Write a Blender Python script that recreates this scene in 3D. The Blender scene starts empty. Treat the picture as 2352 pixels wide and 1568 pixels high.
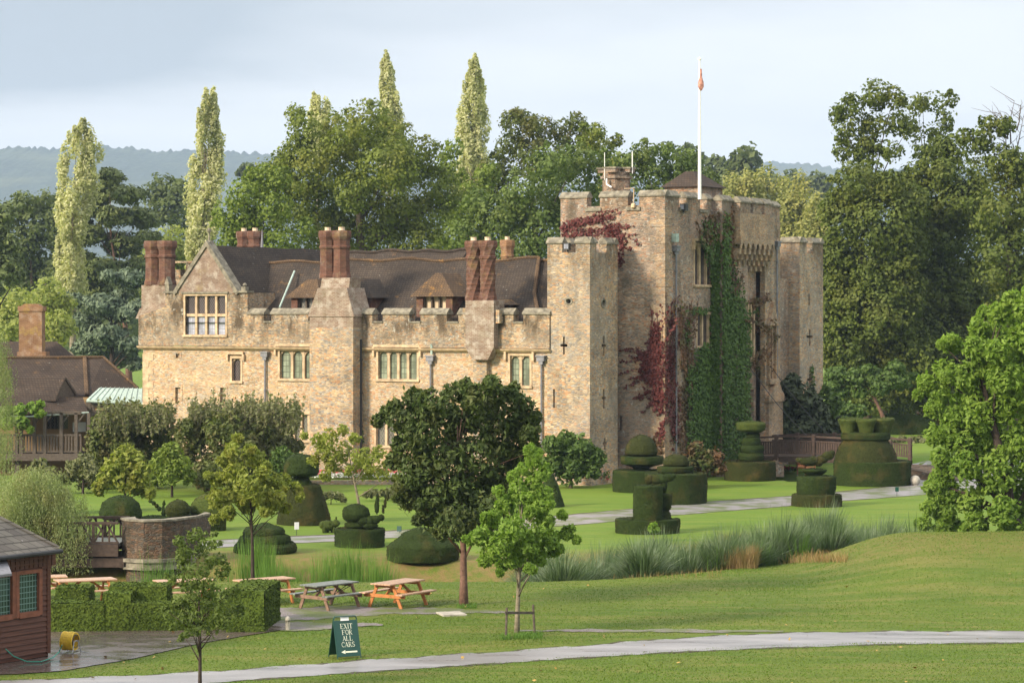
import bpy, math, random
import numpy as np
from mathutils import Vector, Matrix
rad = math.radians
S = bpy.context.scene
# ---------------------------------------------------------------- camera
F_PX, CX, HOR = 5900.0, 1176.0, 715.0      # focal length, centre and horizon measured on a 2352 px wide print
HC = 9.0                                   # eye height above the garden lawn
camd = bpy.data.cameras.new("camera"); cam = bpy.data.objects.new("camera", camd)
S.collection.objects.link(cam); S.camera = cam
camd.sensor_width = 22.2; camd.lens = 22.2 * F_PX / 2352.0
camd.shift_y = -(784.0 - HOR) / 2352.0
camd.clip_start = 0.5; camd.clip_end = 20000
cam.location = (0, 0, HC); cam.rotation_euler = (rad(90), 0, 0)
# ---------------------------------------------------------------- world, sun, exposure
SUN = Vector((-0.78, -0.55, 0.0)).normalized() * math.cos(rad(27)) + Vector((0, 0, math.sin(rad(27))))
world = bpy.data.worlds.new("World"); S.world = world; world.use_nodes = True
nt = world.node_tree; nt.nodes.clear()
def wn(t, **k):
    n = nt.nodes.new(t)
    for a, b in k.items(): setattr(n, a, b)
    return n
def wl(a, b): nt.links.new(a, b)
def wmath(op, a, b=None, c=None):
    n = wn('ShaderNodeMath', operation=op)
    for i, v in enumerate((a, b, c)):
        if v is None: continue
        if isinstance(v, (int, float)): n.inputs[i].default_value = v
        else: wl(v, n.inputs[i])
    return n.outputs[0]
def wrange(v, a, b, c=0.0, d=1.0):
    n = wn('ShaderNodeMapRange', interpolation_type='SMOOTHSTEP'); wl(v, n.inputs[0])
    for i, x in enumerate((a, b, c, d)): n.inputs[i + 1].default_value = x
    return n.outputs[0]
def wmix(f, a, b):
    n = wn('ShaderNodeMix', data_type='RGBA')
    if isinstance(f, (int, float)): n.inputs[0].default_value = f
    else: wl(f, n.inputs[0])
    for i, v in ((6, a), (7, b)):
        if isinstance(v, tuple): n.inputs[i].default_value = (*v, 1)
        else: wl(v, n.inputs[i])
    return n.outputs[2]
sky = wn('ShaderNodeTexSky', sky_type='NISHITA', sun_disc=False, sun_elevation=rad(27),
         sun_rotation=math.atan2(SUN.x, SUN.y) % (2 * math.pi), air_density=1.0, dust_density=2.0)
tc = wn('ShaderNodeTexCoord'); sp = wn('ShaderNodeSeparateXYZ'); wl(tc.outputs['Generated'], sp.inputs[0])
mp = wn('ShaderNodeMapping'); mp.inputs['Scale'].default_value = (2.6, 2.6, 13.0); wl(tc.outputs['Generated'], mp.inputs[0])
mp.inputs['Location'].default_value = (1.3, 0.4, 0.2)
nz = wn('ShaderNodeTexNoise'); nz.inputs['Scale'].default_value = 1.5; nz.inputs['Detail'].default_value = 6
nz.inputs['Roughness'].default_value = 0.5; wl(mp.outputs[0], nz.inputs['Vector'])
z = sp.outputs['Z']; x = sp.outputs['X']
zw = wmath('ADD', z, wmath('MULTIPLY', wmath('SUBTRACT', nz.outputs[0], 0.5), 0.05))
band = wmath('MULTIPLY', wmath('MULTIPLY', wrange(zw, 0.078, 0.098), wrange(zw, 0.165, 0.105)), wrange(x, 0.02, -0.17))
band2 = wmath('MULTIPLY', wrange(zw, 0.10, 0.2), 0.25)
cl = wmath('ADD', wmath('MULTIPLY', band, 0.9), wmath('MULTIPLY', wrange(nz.outputs[0], 0.38, 0.66), 0.42))
cl = wmath('MINIMUM', wmath('ADD', cl, band2), 1.0)
ccol = wmix(cl, (0.90, 0.915, 0.94), (0.47, 0.52, 0.575))
ccol = wmix(wrange(z, 0.16, 0.45), ccol, (0.86, 0.86, 0.85))
up = wrange(z, 0.13, 0.95, 1.0, 2.35)       # an overcast sky is brighter overhead
vm = wn('ShaderNodeVectorMath', operation='SCALE'); wl(ccol, vm.inputs[0]); wl(up, vm.inputs['Scale'])
bg1 = wn('ShaderNodeBackground'); bg1.inputs[1].default_value = 0.07; wl(sky.outputs[0], bg1.inputs[0])
bg2 = wn('ShaderNodeBackground'); bg2.inputs[1].default_value = 0.56; wl(vm.outputs[0], bg2.inputs[0])
mx = wn('ShaderNodeMixShader'); mx.inputs[0].default_value = 0.86
wo = wn('ShaderNodeOutputWorld'); wl(bg1.outputs[0], mx.inputs[1]); wl(bg2.outputs[0], mx.inputs[2]); wl(mx.outputs[0], wo.inputs[0])
sl = bpy.data.lights.new("sun", 'SUN'); sl.energy = 3.1; sl.angle = rad(11); sl.color = (1.0, 0.87, 0.68)
so = bpy.data.objects.new("sun", sl); S.collection.objects.link(so)
so.rotation_euler = SUN.to_track_quat('Z', 'Y').to_euler()
S.view_settings.view_transform = 'Standard'; S.view_settings.look = 'None'
S.view_settings.gamma = 1; S.view_settings.exposure = 1.08
try: S.view_settings.use_curve_mapping = False
except Exception: pass

# ---------------------------------------------------------------- helpers
C = S.collection
rng = np.random.default_rng(11)
def sm(t, a, b):
    t = np.clip((t - a) / (b - a), 0, 1); return t * t * (3 - 2 * t)
def W(px, py, Y):                          # a point of the print, at distance Y
    return Vector(((px - CX) * Y / F_PX, Y, HC - (py - HOR) * Y / F_PX))
CA = (-21.33, 147.4); CT = rad(-30)        # castle's north-west corner, and its turn
def to_castle(X, Y):
    dx, dy = X - CA[0], Y - CA[1]
    return dx * .8660254 - dy * .5, dx * .5 + dy * .8660254
def stream_c(X): return 89.6 + 9.0 * sm(X, 0.5, 15)
def terrain(X, Y):
    X = np.asarray(X, float); Y = np.asarray(Y, float)
    z = 7.3 * (1 - sm(Y, 4, 46))
    z = z + 0.10 * np.sin(X * .13 + 1) * np.sin(Y * .11) * sm(Y, 60, 70) * (1 - sm(Y, 120, 128))
    mound = sm(X, 9.2, 14.5) * sm(Y, 76, 91) * 1.0
    yc = stream_c(X)
    mound = mound * (1 - sm(Y, yc - 5.2, yc - 2))
    z = z + mound
    ch = sm(Y, yc - 3.9, yc - 1.6) * (1 - sm(Y, yc + 1.0, yc + 4.3))
    z = z - 1.55 * ch
    s = (X - CA[0]) * .8660254 - (Y - CA[1]) * .5; w = (X - CA[0]) * .5 + (Y - CA[1]) * .8660254
    m1 = sm(s, 33.9, 34.6) * (1 - sm(s, 40.2, 41.2)) * sm(w, 9.0, 9.8) * (1 - sm(w, 30, 32))
    m2 = sm(X, -60, -56) * (1 - sm(X, -20.5, -18.5)) * sm(Y, 141.5, 144) * (1 - sm(Y, 168, 172))
    z = z - 1.7 * np.maximum(m1, m2)
    z = z + 5 * sm(Y, 330, 900) + 10 * sm(Y, 900, 3000)
    return z
def tz(X, Y): return float(terrain(X, Y))
def G(px, py, y0=52, y1=900):              # where the sight line through a point of the print meets the ground
    dx, dz = (px - CX) / F_PX, (py - HOR) / F_PX
    ys = np.arange(y0, y1, 0.1); zz = terrain(dx * ys, ys); r = HC - dz * ys
    i = np.nonzero(r <= zz)[0]
    y = ys[i[0]] if len(i) else y1
    return Vector((dx * y, y, tz(dx * y, y)))
def link(o, parent=None):
    C.objects.link(o)
    if parent is not None: o.parent = parent
    return o
def tag(o, label=None, cat=None, group=None, kind=None):
    if label: o['label'] = label
    if cat: o['category'] = cat
    if group: o['group'] = group
    if kind: o['kind'] = kind
    return o
def empty(name, loc=(0, 0, 0), rz=0, label=None, cat=None, group=None):
    o = bpy.data.objects.new(name, None); o.empty_display_size = .3
    o.location = loc; o.rotation_euler = (0, 0, rz); link(o); return tag(o, label, cat, group)
def fastmesh(name, V, F, mat, parent=None, smooth=False):
    """V: (n,3) array, F: (m,4) or (m,3) array"""
    V = np.asarray(V, np.float32); F = np.asarray(F, np.int32)
    me = bpy.data.meshes.new(name); k = F.shape[1]
    me.vertices.add(len(V)); me.vertices.foreach_set('co', V.ravel())
    me.loops.add(F.size); me.loops.foreach_set('vertex_index', F.ravel())
    me.polygons.add(len(F)); me.polygons.foreach_set('loop_start', np.arange(0, F.size, k, dtype=np.int32))
    if smooth: me.polygons.foreach_set('use_smooth', np.ones(len(F), bool))
    me.update(calc_edges=True); me.materials.append(mat)
    o = bpy.data.objects.new(name, me); return link(o, parent)
class MB:
    def __init__(s): s.v = []; s.f = []
    def add(s, vs, fs):
        b = len(s.v); s.v += [tuple(q) for q in vs]; s.f += [tuple(b + i for i in f) for f in fs]
    def box(s, x0, x1, y0, y1, z0, z1):
        s.add([(x0, y0, z0), (x1, y0, z0), (x1, y1, z0), (x0, y1, z0), (x0, y0, z1), (x1, y0, z1), (x1, y1, z1), (x0, y1, z1)],
              [(3, 2, 1, 0), (4, 5, 6, 7), (0, 1, 5, 4), (1, 2, 6, 5), (2, 3, 7, 6), (3, 0, 4, 7)])
    def prism(s, poly, a0, a1, axis='y'):
        """extrude polygon: axis y -> poly in (x,z); axis x -> poly in (y,z); axis z -> poly in (x,y)"""
        mk = {'y': lambda p, a: (p[0], a, p[1]), 'x': lambda p, a: (a, p[0], p[1]), 'z': lambda p, a: (p[0], p[1], a)}[axis]
        n = len(poly)
        s.add([mk(p, a0) for p in poly] + [mk(p, a1) for p in poly],
              [tuple(range(n)), tuple(range(2 * n - 1, n - 1, -1))] + [(i, n + i, n + (i + 1) % n, (i + 1) % n) for i in range(n)])
    def tube(s, pts, r, seg=8, cap=True):
        pts = [Vector(p) for p in pts]; n = len(pts)
        rs = r if isinstance(r, (list, tuple)) else [r] * n
        vs = []; up = None
        for i, p in enumerate(pts):
            d = (pts[min(i + 1, n - 1)] - pts[max(i - 1, 0)])
            d = d.normalized() if d.length > 1e-9 else Vector((0, 0, 1))
            if up is None: up = Vector((0, 0, 1)) if abs(d.z) < .9 else Vector((1, 0, 0))
            a = d.cross(up).normalized(); b = a.cross(d).normalized(); up = b
            for k in range(seg):
                t = 2 * math.pi * k / seg; vs.append(p + (a * math.cos(t) + b * math.sin(t)) * rs[i])
        fs = [(i * seg + k, i * seg + (k + 1) % seg, (i + 1) * seg + (k + 1) % seg, (i + 1) * seg + k) for i in range(n - 1) for k in range(seg)]
        if cap: fs += [tuple(range(seg - 1, -1, -1)), tuple((n - 1) * seg + k for k in range(seg))]
        s.add(vs, fs)
    def bar(s, a, b, w, h):
        """rectangular bar from a to b, w wide, h high"""
        a, b = Vector(a), Vector(b); d = (b - a).normalized()
        up = Vector((0, 0, 1)) if abs(d.z) < .95 else Vector((0, 1, 0))
        q = d.cross(up).normalized() * w / 2; r = q.cross(d).normalized() * h / 2
        vs = [p + i * q + j * r for p in (a, b) for i, j in ((-1, -1), (1, -1), (1, 1), (-1, 1))]
        s.add(vs, [(3, 2, 1, 0), (4, 5, 6, 7), (0, 1, 5, 4), (1, 2, 6, 5), (2, 3, 7, 6), (3, 0, 4, 7)])
    def lathe(s, prof, c=(0, 0, 0), seg=16, twist=0.0, cap=True, ph=0.0):
        vs = []; n = len(prof)
        for i, (r, z_) in enumerate(prof):
            for k in range(seg):
                t = 2 * math.pi * k / seg + twist * i + ph
                vs.append((c[0] + r * math.cos(t), c[1] + r * math.sin(t), c[2] + z_))
        fs = [(i * seg + k, i * seg + (k + 1) % seg, (i + 1) * seg + (k + 1) % seg, (i + 1) * seg + k) for i in range(n - 1) for k in range(seg)]
        if cap: fs += [tuple(range(seg - 1, -1, -1)), tuple((n - 1) * seg + k for k in range(seg))]
        s.add(vs, fs)
    def build(s, name, mat, parent=None, smooth=False, bevel=0):
        me = bpy.data.meshes.new(name); me.from_pydata(s.v, [], s.f); me.update()
        import bmesh
        bm = bmesh.new(); bm.from_mesh(me)
        bmesh.ops.recalc_face_normals(bm, faces=bm.faces[:])
        if bevel: bmesh.ops.bevel(bm, geom=bm.edges[:], offset=bevel, segments=1, affect='EDGES', clamp_overlap=True)
        bm.to_mesh(me); bm.free()
        if smooth:
            for p in me.polygons: p.use_smooth = True
        me.materials.append(mat)
        return link(bpy.data.objects.new(name, me), parent)
def copy_tree(o, parent=None):
    c = o.copy(); C.objects.link(c); c.parent = parent
    for ch in [q for q in C.objects if q.parent == o]: copy_tree(ch, c)
    return c

# ---------------------------------------------------------------- materials
class NM:
    """small node-material writer"""
    def __init__(s, name, rough=.9, spec=.25):
        s.m = bpy.data.materials.new(name); s.m.use_nodes = True; s.t = s.m.node_tree; s.t.nodes.clear()
        s.o = s.t.nodes.new('ShaderNodeOutputMaterial'); s.b = s.t.nodes.new('ShaderNodeBsdfPrincipled')
        s.t.links.new(s.b.outputs[0], s.o.inputs[0]); s.b.inputs['Roughness'].default_value = rough
        s.b.inputs['Specular IOR Level'].default_value = spec
        s.tc = s.t.nodes.new('ShaderNodeTexCoord')
    def n(s, t, **k):
        q = s.t.nodes.new(t)
        for a, b in k.items(): setattr(q, a, b)
        return q
    def l(s, a, b): s.t.links.new(a, b)
    def set(s, sock, v):
        if isinstance(v, tuple) and len(v) == 3 and sock.type == 'RGBA': v = (*v, 1)
        if isinstance(v, (int, float, tuple)): sock.default_value = v
        else: s.l(v, sock)
    def map(s, scale, src='Object', loc=(0, 0, 0), rot=(0, 0, 0)):
        m = s.n('ShaderNodeMapping'); s.l(s.tc.outputs[src], m.inputs[0])
        m.inputs['Scale'].default_value = scale if isinstance(scale, tuple) else (scale,) * 3
        m.inputs['Location'].default_value = loc; m.inputs['Rotation'].default_value = rot; return m.outputs[0]
    def noise(s, vec, scale=1, det=4, rough=.55, dist=0):
        q = s.n('ShaderNodeTexNoise'); s.set(q.inputs['Vector'], vec); q.inputs['Scale'].default_value = scale
        q.inputs['Detail'].default_value = det; q.inputs['Roughness'].default_value = rough; q.inputs['Distortion'].default_value = dist; return q
    def ramp(s, v, stops, interp='LINEAR'):
        q = s.n('ShaderNodeValToRGB'); s.l(v, q.inputs[0]); r = q.color_ramp; r.interpolation = interp
        while len(r.elements) < len(stops): r.elements.new(.5)
        for e, (p, c) in zip(r.elements, stops): e.position = p; e.color = (*c, 1) if len(c) == 3 else c
        return q.outputs[0]
    def rng(s, v, a, b, c=0., d=1.):
        q = s.n('ShaderNodeMapRange'); s.l(v, q.inputs[0])
        for i, x_ in enumerate((a, b, c, d)): q.inputs[i + 1].default_value = x_
        return q.outputs[0]
    def mix(s, f, a, b, mode='MIX'):
        q = s.n('ShaderNodeMix', data_type='RGBA', blend_type=mode); s.set(q.inputs[0], f); s.set(q.inputs[6], a); s.set(q.inputs[7], b); return q.outputs[2]
    def math(s, op, a, b=0.0):
        q = s.n('ShaderNodeMath', operation=op); s.set(q.inputs[0], a); s.set(q.inputs[1], b); return q.outputs[0]
    def col(s, c): s.set(s.b.inputs['Base Color'], c); return s
    def bump(s, h, strength=.5, dist=.05):
        q = s.n('ShaderNodeBump'); q.inputs['Strength'].default_value = strength; q.inputs['Distance'].default_value = dist
        s.l(h, q.inputs['Height']); s.l(q.outputs[0], s.b.inputs['Normal']); return s
def plain(name, c, rough=.7, metal=0, var=.25, scale=6, spec=.3, bump=0):
    m = NM(name, rough, spec); v = m.noise(m.map(scale), 1, 5)
    d = tuple(q * (1 - var) for q in c); e = tuple(min(1, q * (1 + var)) for q in c)
    m.col(m.ramp(v.outputs[0], [(.3, d), (.7, e)])); m.b.inputs['Metallic'].default_value = metal
    if bump: m.bump(v.outputs[0], bump, .03)
    return m.m
def stone(name, cols, mortar, sc=(1.12, 1.12, 2.75), grey=.4, lichen=.25, stain=(.10, .085, .06), stain_amt=.5, tone=(.24, .22, .19), top=None):
    m = NM(name, .93, .15)
    d = m.noise(m.map(1.3), 1, 3); vm_ = m.n('ShaderNodeVectorMath', operation='MULTIPLY_ADD')
    m.l(d.outputs['Color'], vm_.inputs[0]); vm_.inputs[1].default_value = (.35, .35, .16); m.l(m.map(1.0), vm_.inputs[2])
    mp_ = m.n('ShaderNodeMapping'); mp_.inputs['Scale'].default_value = sc; m.l(vm_.outputs[0], mp_.inputs[0])
    v1 = m.n('ShaderNodeTexVoronoi'); m.l(mp_.outputs[0], v1.inputs['Vector']); v1.inputs['Randomness'].default_value = .85
    v2 = m.n('ShaderNodeTexVoronoi', feature='DISTANCE_TO_EDGE'); m.l(mp_.outputs[0], v2.inputs['Vector']); v2.inputs['Randomness'].default_value = .85
    sp_ = m.n('ShaderNodeSeparateColor'); m.l(v1.outputs['Color'], sp_.inputs[0])
    n_ = len(cols); c = m.ramp(sp_.outputs[0], [(i / n_, q) for i, q in enumerate(cols)], 'CONSTANT')
    c = m.mix(.65, c, m.ramp(sp_.outputs[1], [(0, (.66,) * 3), (1, (1.22,) * 3)]), 'MULTIPLY')
    pat = m.noise(m.map((.55, .55, .9), loc=(6, 2, 8)), 1, 5, .65); c = m.mix(.6, c, m.ramp(pat.outputs[0], [(.36, (.56, .54, .53)), (.5, (1, 1, 1)), (.64, (1.30, 1.17, 1.0))]), 'MULTIPLY')
    big = m.noise(m.map(.32, loc=(3, 1, 7)), 1, 4); c = m.mix(m.rng(big.outputs[0], .45, .66, 0, grey), c, tone)
    fine = m.noise(m.map(9.0), 1, 5, .65); c = m.mix(.3, c, m.ramp(fine.outputs[0], [(.25, (.6,) * 3), (.75, (1.3,) * 3)]), 'MULTIPLY')
    mf = m.rng(v2.outputs['Distance'], .02, .10, 1, 0); c = m.mix(m.math('MULTIPLY', mf, .45), c, mortar)
    st = m.noise(m.map((.9, .9, .35), loc=(9, 2, 4)), 1, 6, .6); c = m.mix(m.rng(st.outputs[0], .52, .74, 0, stain_amt), c, stain)
    if top:                                   # dirt and lichen washed down from the wall head
        so_ = m.n('ShaderNodeSeparateXYZ'); m.l(m.tc.outputs['Object'], so_.inputs[0]); wn_ = m.noise(m.map((1.1, 1.1, .5), loc=(2, 7, 3)), 1, 6, .7)
        f_ = m.math('MULTIPLY', m.rng(so_.outputs[2], top[0], top[1]), m.rng(wn_.outputs[0], .44, .60, 0, top[2])); c = m.mix(f_, c, (.105, .078, .052))
    li = m.noise(m.map(2.6, loc=(1, 5, 2)), 1, 6, .75); c = m.mix(m.rng(li.outputs[0], .58, .66, 0, lichen), c, (.50, .48, .42))
    og = m.noise(m.map(1.9, loc=(7, 3, 6)), 1, 6, .75); c = m.mix(m.rng(og.outputs[0], .60, .68, 0, lichen * .8), c, (.40, .23, .09))
    m.col(c)
    h = m.math('ADD', m.rng(v2.outputs['Distance'], 0, .18), m.math('MULTIPLY', fine.outputs[0], .5)); m.bump(h, .6, .05)
    return m.m
def brick(name, c1, c2, mortar, bw=.23, bh=.075, moss=(.30, .24, .08), moss_amt=.3, weather=.3):
    m = NM(name, .92, .15); sx = m.n('ShaderNodeSeparateXYZ'); m.l(m.tc.outputs['Object'], sx.inputs[0])
    cb = m.n('ShaderNodeCombineXYZ'); m.l(m.math('ADD', sx.outputs[0], sx.outputs[1]), cb.inputs[0]); m.l(sx.outputs[2], cb.inputs[1])
    b = m.n('ShaderNodeTexBrick'); m.l(cb.outputs[0], b.inputs['Vector']); b.inputs['Scale'].default_value = 1
    b.inputs['Brick Width'].default_value = bw; b.inputs['Row Height'].default_value = bh; b.inputs['Mortar Size'].default_value = .008
    b.inputs['Color1'].default_value = (*c1, 1); b.inputs['Color2'].default_value = (*c2, 1); b.inputs['Mortar'].default_value = (*mortar, 1)
    n_ = m.noise(m.map(1.6), 1, 6, .65); c = m.mix(.6, b.outputs[0], m.ramp(n_.outputs[0], [(.3, (.55,) * 3), (.7, (1.25,) * 3)]), 'MULTIPLY')
    n2 = m.noise(m.map(2.2, loc=(4, 4, 1)), 1, 6, .7); c = m.mix(m.rng(n2.outputs[0], .5, .68, 0, weather), c, (.50, .46, .40))
    n3 = m.noise(m.map(1.4, loc=(8, 1, 1)), 1, 6, .7); c = m.mix(m.rng(n3.outputs[0], .54, .7, 0, moss_amt), c, moss)
    m.col(c).bump(b.outputs['Fac'], -.4, .02); return m.m
def tiles(name, c1, c2, orange=.35, row=.11, wid=.17, lichen=(.38, .20, .06)):
    m = NM(name, .9, .2); sx = m.n('ShaderNodeSeparateXYZ'); m.l(m.tc.outputs['Object'], sx.inputs[0])
    cb = m.n('ShaderNodeCombineXYZ'); m.l(m.math('ADD', sx.outputs[0], sx.outputs[1]), cb.inputs[0]); m.l(sx.outputs[2], cb.inputs[1])
    b = m.n('ShaderNodeTexBrick'); m.l(cb.outputs[0], b.inputs['Vector']); b.inputs['Scale'].default_value = 1
    b.inputs['Brick Width'].default_value = wid; b.inputs['Row Height'].default_value = row; b.inputs['Mortar Size'].default_value = .014
    b.inputs['Color1'].default_value = (*c1, 1); b.inputs['Color2'].default_value = (*c2, 1)
    b.inputs['Mortar'].default_value = (*(q * .35 for q in c1), 1)
    n_ = m.noise(m.map((.5, .5, 1.2)), 1, 6, .6); c = m.mix(.7, b.outputs[0], m.ramp(n_.outputs[0], [(.3, (.6, .58, .56)), (.7, (1.35, 1.3, 1.2))]), 'MULTIPLY')
    n2 = m.noise(m.map(1.3, loc=(4, 4, 1)), 1, 8, .75); c = m.mix(m.rng(n2.outputs[0], .58, .72, 0, orange), c, lichen)
    n3 = m.noise(m.map(5, loc=(2, 4, 1)), 1, 4, .7); c = m.mix(m.rng(n3.outputs[0], .66, .72, 0, .5), c, (.42, .41, .38))
    m.col(c).bump(b.outputs['Fac'], -.7, .03); return m.m
def leafmat(name, dark, light, alt=None, alt_amt=.25, trans=.35, patch=.35):
    m = NM(name, .62, .3); g = m.n('ShaderNodeNewGeometry'); r = g.outputs['Random Per Island']
    big = m.noise(m.map(patch), 1, 3)
    f = m.math('ADD', m.math('MULTIPLY', r, .55), m.rng(big.outputs[0], .3, .7, 0, .45))
    c = m.mix(f, dark, light)
    if alt:
        n2 = m.noise(m.map(patch * 1.9, loc=(5, 3, 1)), 1, 4)
        c = m.mix(m.math('MULTIPLY', m.rng(n2.outputs[0], .48, .66), m.math('ADD', alt_amt, m.math('MULTIPLY', r, alt_amt))), c, alt)
    m.col(c)
    tr = m.n('ShaderNodeBsdfTranslucent'); m.l(m.mix(1.0, c, (1.15, 1.25, .6), 'MULTIPLY'), tr.inputs[0])
    ms = m.n('ShaderNodeMixShader'); ms.inputs[0].default_value = trans
    m.l(m.b.outputs[0], ms.inputs[1]); m.l(tr.outputs[0], ms.inputs[2]); m.l(ms.outputs[0], m.o.inputs[0]); return m.m
def yewmat(name, dark, light, brown=(.12, .075, .025), bamt=.35):
    m = NM(name, .85, .15); g = m.n('ShaderNodeNewGeometry')
    n1 = m.noise(m.map(14), 1, 5, .75); n2 = m.noise(m.map(1.1, loc=(2, 2, 2)), 1, 4)
    f = m.math('ADD', m.rng(n1.outputs[0], .35, .7, 0, .6), m.math('MULTIPLY', g.outputs['Random Per Island'], .4))
    c = m.mix(f, dark, light); c = m.mix(m.rng(n2.outputs[0], .5, .72, 0, bamt), c, brown)
    m.col(c).bump(n1.outputs[0], 1.0, .06); return m.m

HAZE = 0.00011
# ---------------------------------------------------------------- material list
M = {}
M['stone_low'] = stone('warm_rubble_stone', [(.50, .365, .225), (.42, .32, .21), (.56, .43, .30), (.49, .28, .16), (.53, .44, .34), (.37, .32, .26), (.53, .39, .24), (.55, .35, .19)], (.55, .44, .31), grey=.25, lichen=.1, stain_amt=.2, tone=(.34, .31, .26))
M['stone_up'] = stone('weathered_rubble_stone', [(.43, .32, .205), (.35, .265, .18), (.50, .385, .26), (.46, .27, .15), (.31, .275, .225), (.23, .20, .165), (.46, .34, .21)], (.40, .33, .25), grey=.45, lichen=.8, stain_amt=.75, tone=(.25, .215, .17), top=(7.1, 8.2, 1.0))
M['stone_tower'] = stone('tower_rubble_stone', [(.47, .35, .215), (.37, .29, .21), (.53, .41, .28), (.50, .29, .155), (.34, .31, .27), (.26, .23, .20), (.45, .33, .21)], (.43, .35, .26), grey=.6, lichen=.6, stain_amt=.6, tone=(.27, .25, .22), top=(8.5, 12.3, .7))
M['stone_gate'] = stone('gatehouse_sandstone', [(.42, .295, .205), (.33, .245, .175), (.50, .375, .275), (.43, .23, .135), (.31, .265, .23), (.22, .19, .16), (.41, .30, .215)], (.42, .35, .285), sc=(1.1, 1.1, 3.3), grey=.7, lichen=.8, stain_amt=.75, tone=(.21, .18, .155), top=(12.5, 15.2, .8))
M['ashlar_gate'] = stone('grey_brown_ashlar', [(.42, .31, .20), (.36, .27, .18), (.46, .34, .23), (.42, .26, .15), (.32, .27, .22)], (.30, .23, .17), sc=(1.4, 1.4, 2.6), grey=.4, lichen=.2, stain_amt=.8)
M['stone_dark'] = stone('dark_moss_stone', [(.12, .085, .06), (.09, .07, .052), (.145, .105, .075), (.12, .075, .05), (.085, .075, .062)], (.07, .055, .042), grey=.4, lichen=.15, stain_amt=.7, tone=(.11, .10, .085), stain=(.03, .032, .016))
M['ashlar'] = plain('dressed_stone', (.46, .34, .22), .9, var=.35, scale=3, bump=.4)
M['ashlar_grey'] = plain('weathered_coping_stone', (.19, .17, .13), .95, var=.5, scale=4, bump=.6)
M['brick_red'] = brick('red_chimney_brick', (.155, .068, .045), (.10, .046, .034), (.13, .09, .07), weather=.15)
M['brick_pale'] = brick('lime_washed_brick', (.26, .20, .15), (.19, .115, .08), (.33, .29, .24), weather=.6, moss=(.14, .12, .06), moss_amt=.5)
M['brick_orange'] = brick('lichened_orange_brick', (.27, .15, .08), (.20, .10, .055), (.30, .20, .12), moss=(.36, .26, .06), moss_amt=.8)
M['brick_gable'] = brick('pale_gable_brick', (.235, .165, .125), (.17, .11, .085), (.26, .215, .17), weather=.5)
M['tile'] = tiles('brown_clay_tiles', (.062, .048, .039), (.042, .034, .029), orange=.3)
M['tile_orange'] = tiles('orange_lichen_tiles', (.13, .085, .05), (.09, .06, .04), orange=.8, lichen=(.42, .21, .04))
M['tile_cottage'] = tiles('cottage_clay_tiles', (.068, .050, .040), (.048, .037, .031), orange=.25)
M['pot'] = plain('buff_chimney_pot', (.60, .48, .34), .8)
M['lead'] = plain('lead', (.20, .20, .22), .6, .3)
M['copper'] = plain('verdigris_copper', (.33, .41, .36), .6, var=.3)
M['iron'] = plain('dark_iron', (.035, .035, .037), .5)
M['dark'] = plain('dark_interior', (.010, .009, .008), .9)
M['wood_grey'] = plain('weathered_oak', (.095, .076, .060), .85, var=.35, scale=9, bump=.3)
M['wood_dark'] = plain('dark_stained_timber', (.060, .040, .030), .7, var=.35, scale=8, bump=.3)
M['plaster'] = plain('ochre_plaster', (.27, .18, .09), .9, var=.15, scale=2)
M['white_paint'] = plain('white_paint', (.78, .78, .76), .4, var=.05)
def pane_mat(name, base, lead, sx, sz, rough=.12, diag=False):
    m = NM(name, rough, .5); s = m.n('ShaderNodeSeparateXYZ'); m.l(m.tc.outputs['Object'], s.inputs[0])
    x_ = m.math('ADD', s.outputs[0], s.outputs[1]); z_ = s.outputs[2]
    if diag: x_, z_ = m.math('ADD', x_, m.math('MULTIPLY', z_, .7)), m.math('SUBTRACT', x_, m.math('MULTIPLY', z_, .7))
    fx = m.math('LESS_THAN', m.math('FRACT', m.math('MULTIPLY', x_, sx)), .16)
    fz = m.math('LESS_THAN', m.math('FRACT', m.math('MULTIPLY', z_, sz)), .14)
    nn = m.noise(m.map((2, 2, 1.2)), 1, 3); b = m.mix(m.rng(nn.outputs[0], .35, .65), tuple(q * .55 for q in base), tuple(q * 1.3 for q in base))
    m.col(m.mix(m.math('MAXIMUM', fx, fz), b, lead)); return m.m
M['pane_blind'] = pane_mat('leaded_glass_pale_blind', (.20, .23, .17), (.11, .12, .09), 4.5, 3.2)
M['pane_dark'] = pane_mat('leaded_glass_dark', (.045, .035, .04), (.16, .14, .13), 7, 7, diag=True)
M['pane_blue'] = pane_mat('leaded_glass_blue_curtain', (.36, .38, .46), (.22, .22, .25), 7, 5)
M['pane_grey'] = pane_mat('leaded_glass_grey', (.12, .12, .11), (.22, .20, .16), 6, 5, diag=True)
# vegetation
M['leaf_lime'] = leafmat('lime_tree_leaf', (.075, .105, .015), (.205, .25, .042), (.26, .22, .035), .22, patch=.16)
M['leaf_lime2'] = leafmat('bright_lime_leaf', (.095, .135, .018), (.23, .30, .05), patch=.2)
M['leaf_chestnut'] = leafmat('chestnut_leaf', (.060, .098, .020), (.165, .225, .050), (.18, .15, .04), .12, patch=.2)
M['leaf_dark'] = leafmat('dark_chestnut_leaf', (.050, .070, .014), (.135, .165, .036), (.17, .12, .03), .3, patch=.2)
M['leaf_oak'] = leafmat('oak_leaf', (.060, .085, .026), (.155, .19, .06), patch=.15)
M['leaf_poplar'] = leafmat('silver_poplar_sun_tinted_leaf', (.32, .33, .16), (.72, .69, .44), patch=.25, trans=.45)  # pale silver poplar leaf, lightened further so the colour carries sunlight
M['leaf_sunny'] = leafmat('yellow_green_sun_tinted_leaf', (.20, .25, .06), (.46, .47, .13), patch=.12, trans=.45)  # sunlight on these trees is put into the lighter yellow-green leaf colour
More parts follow.
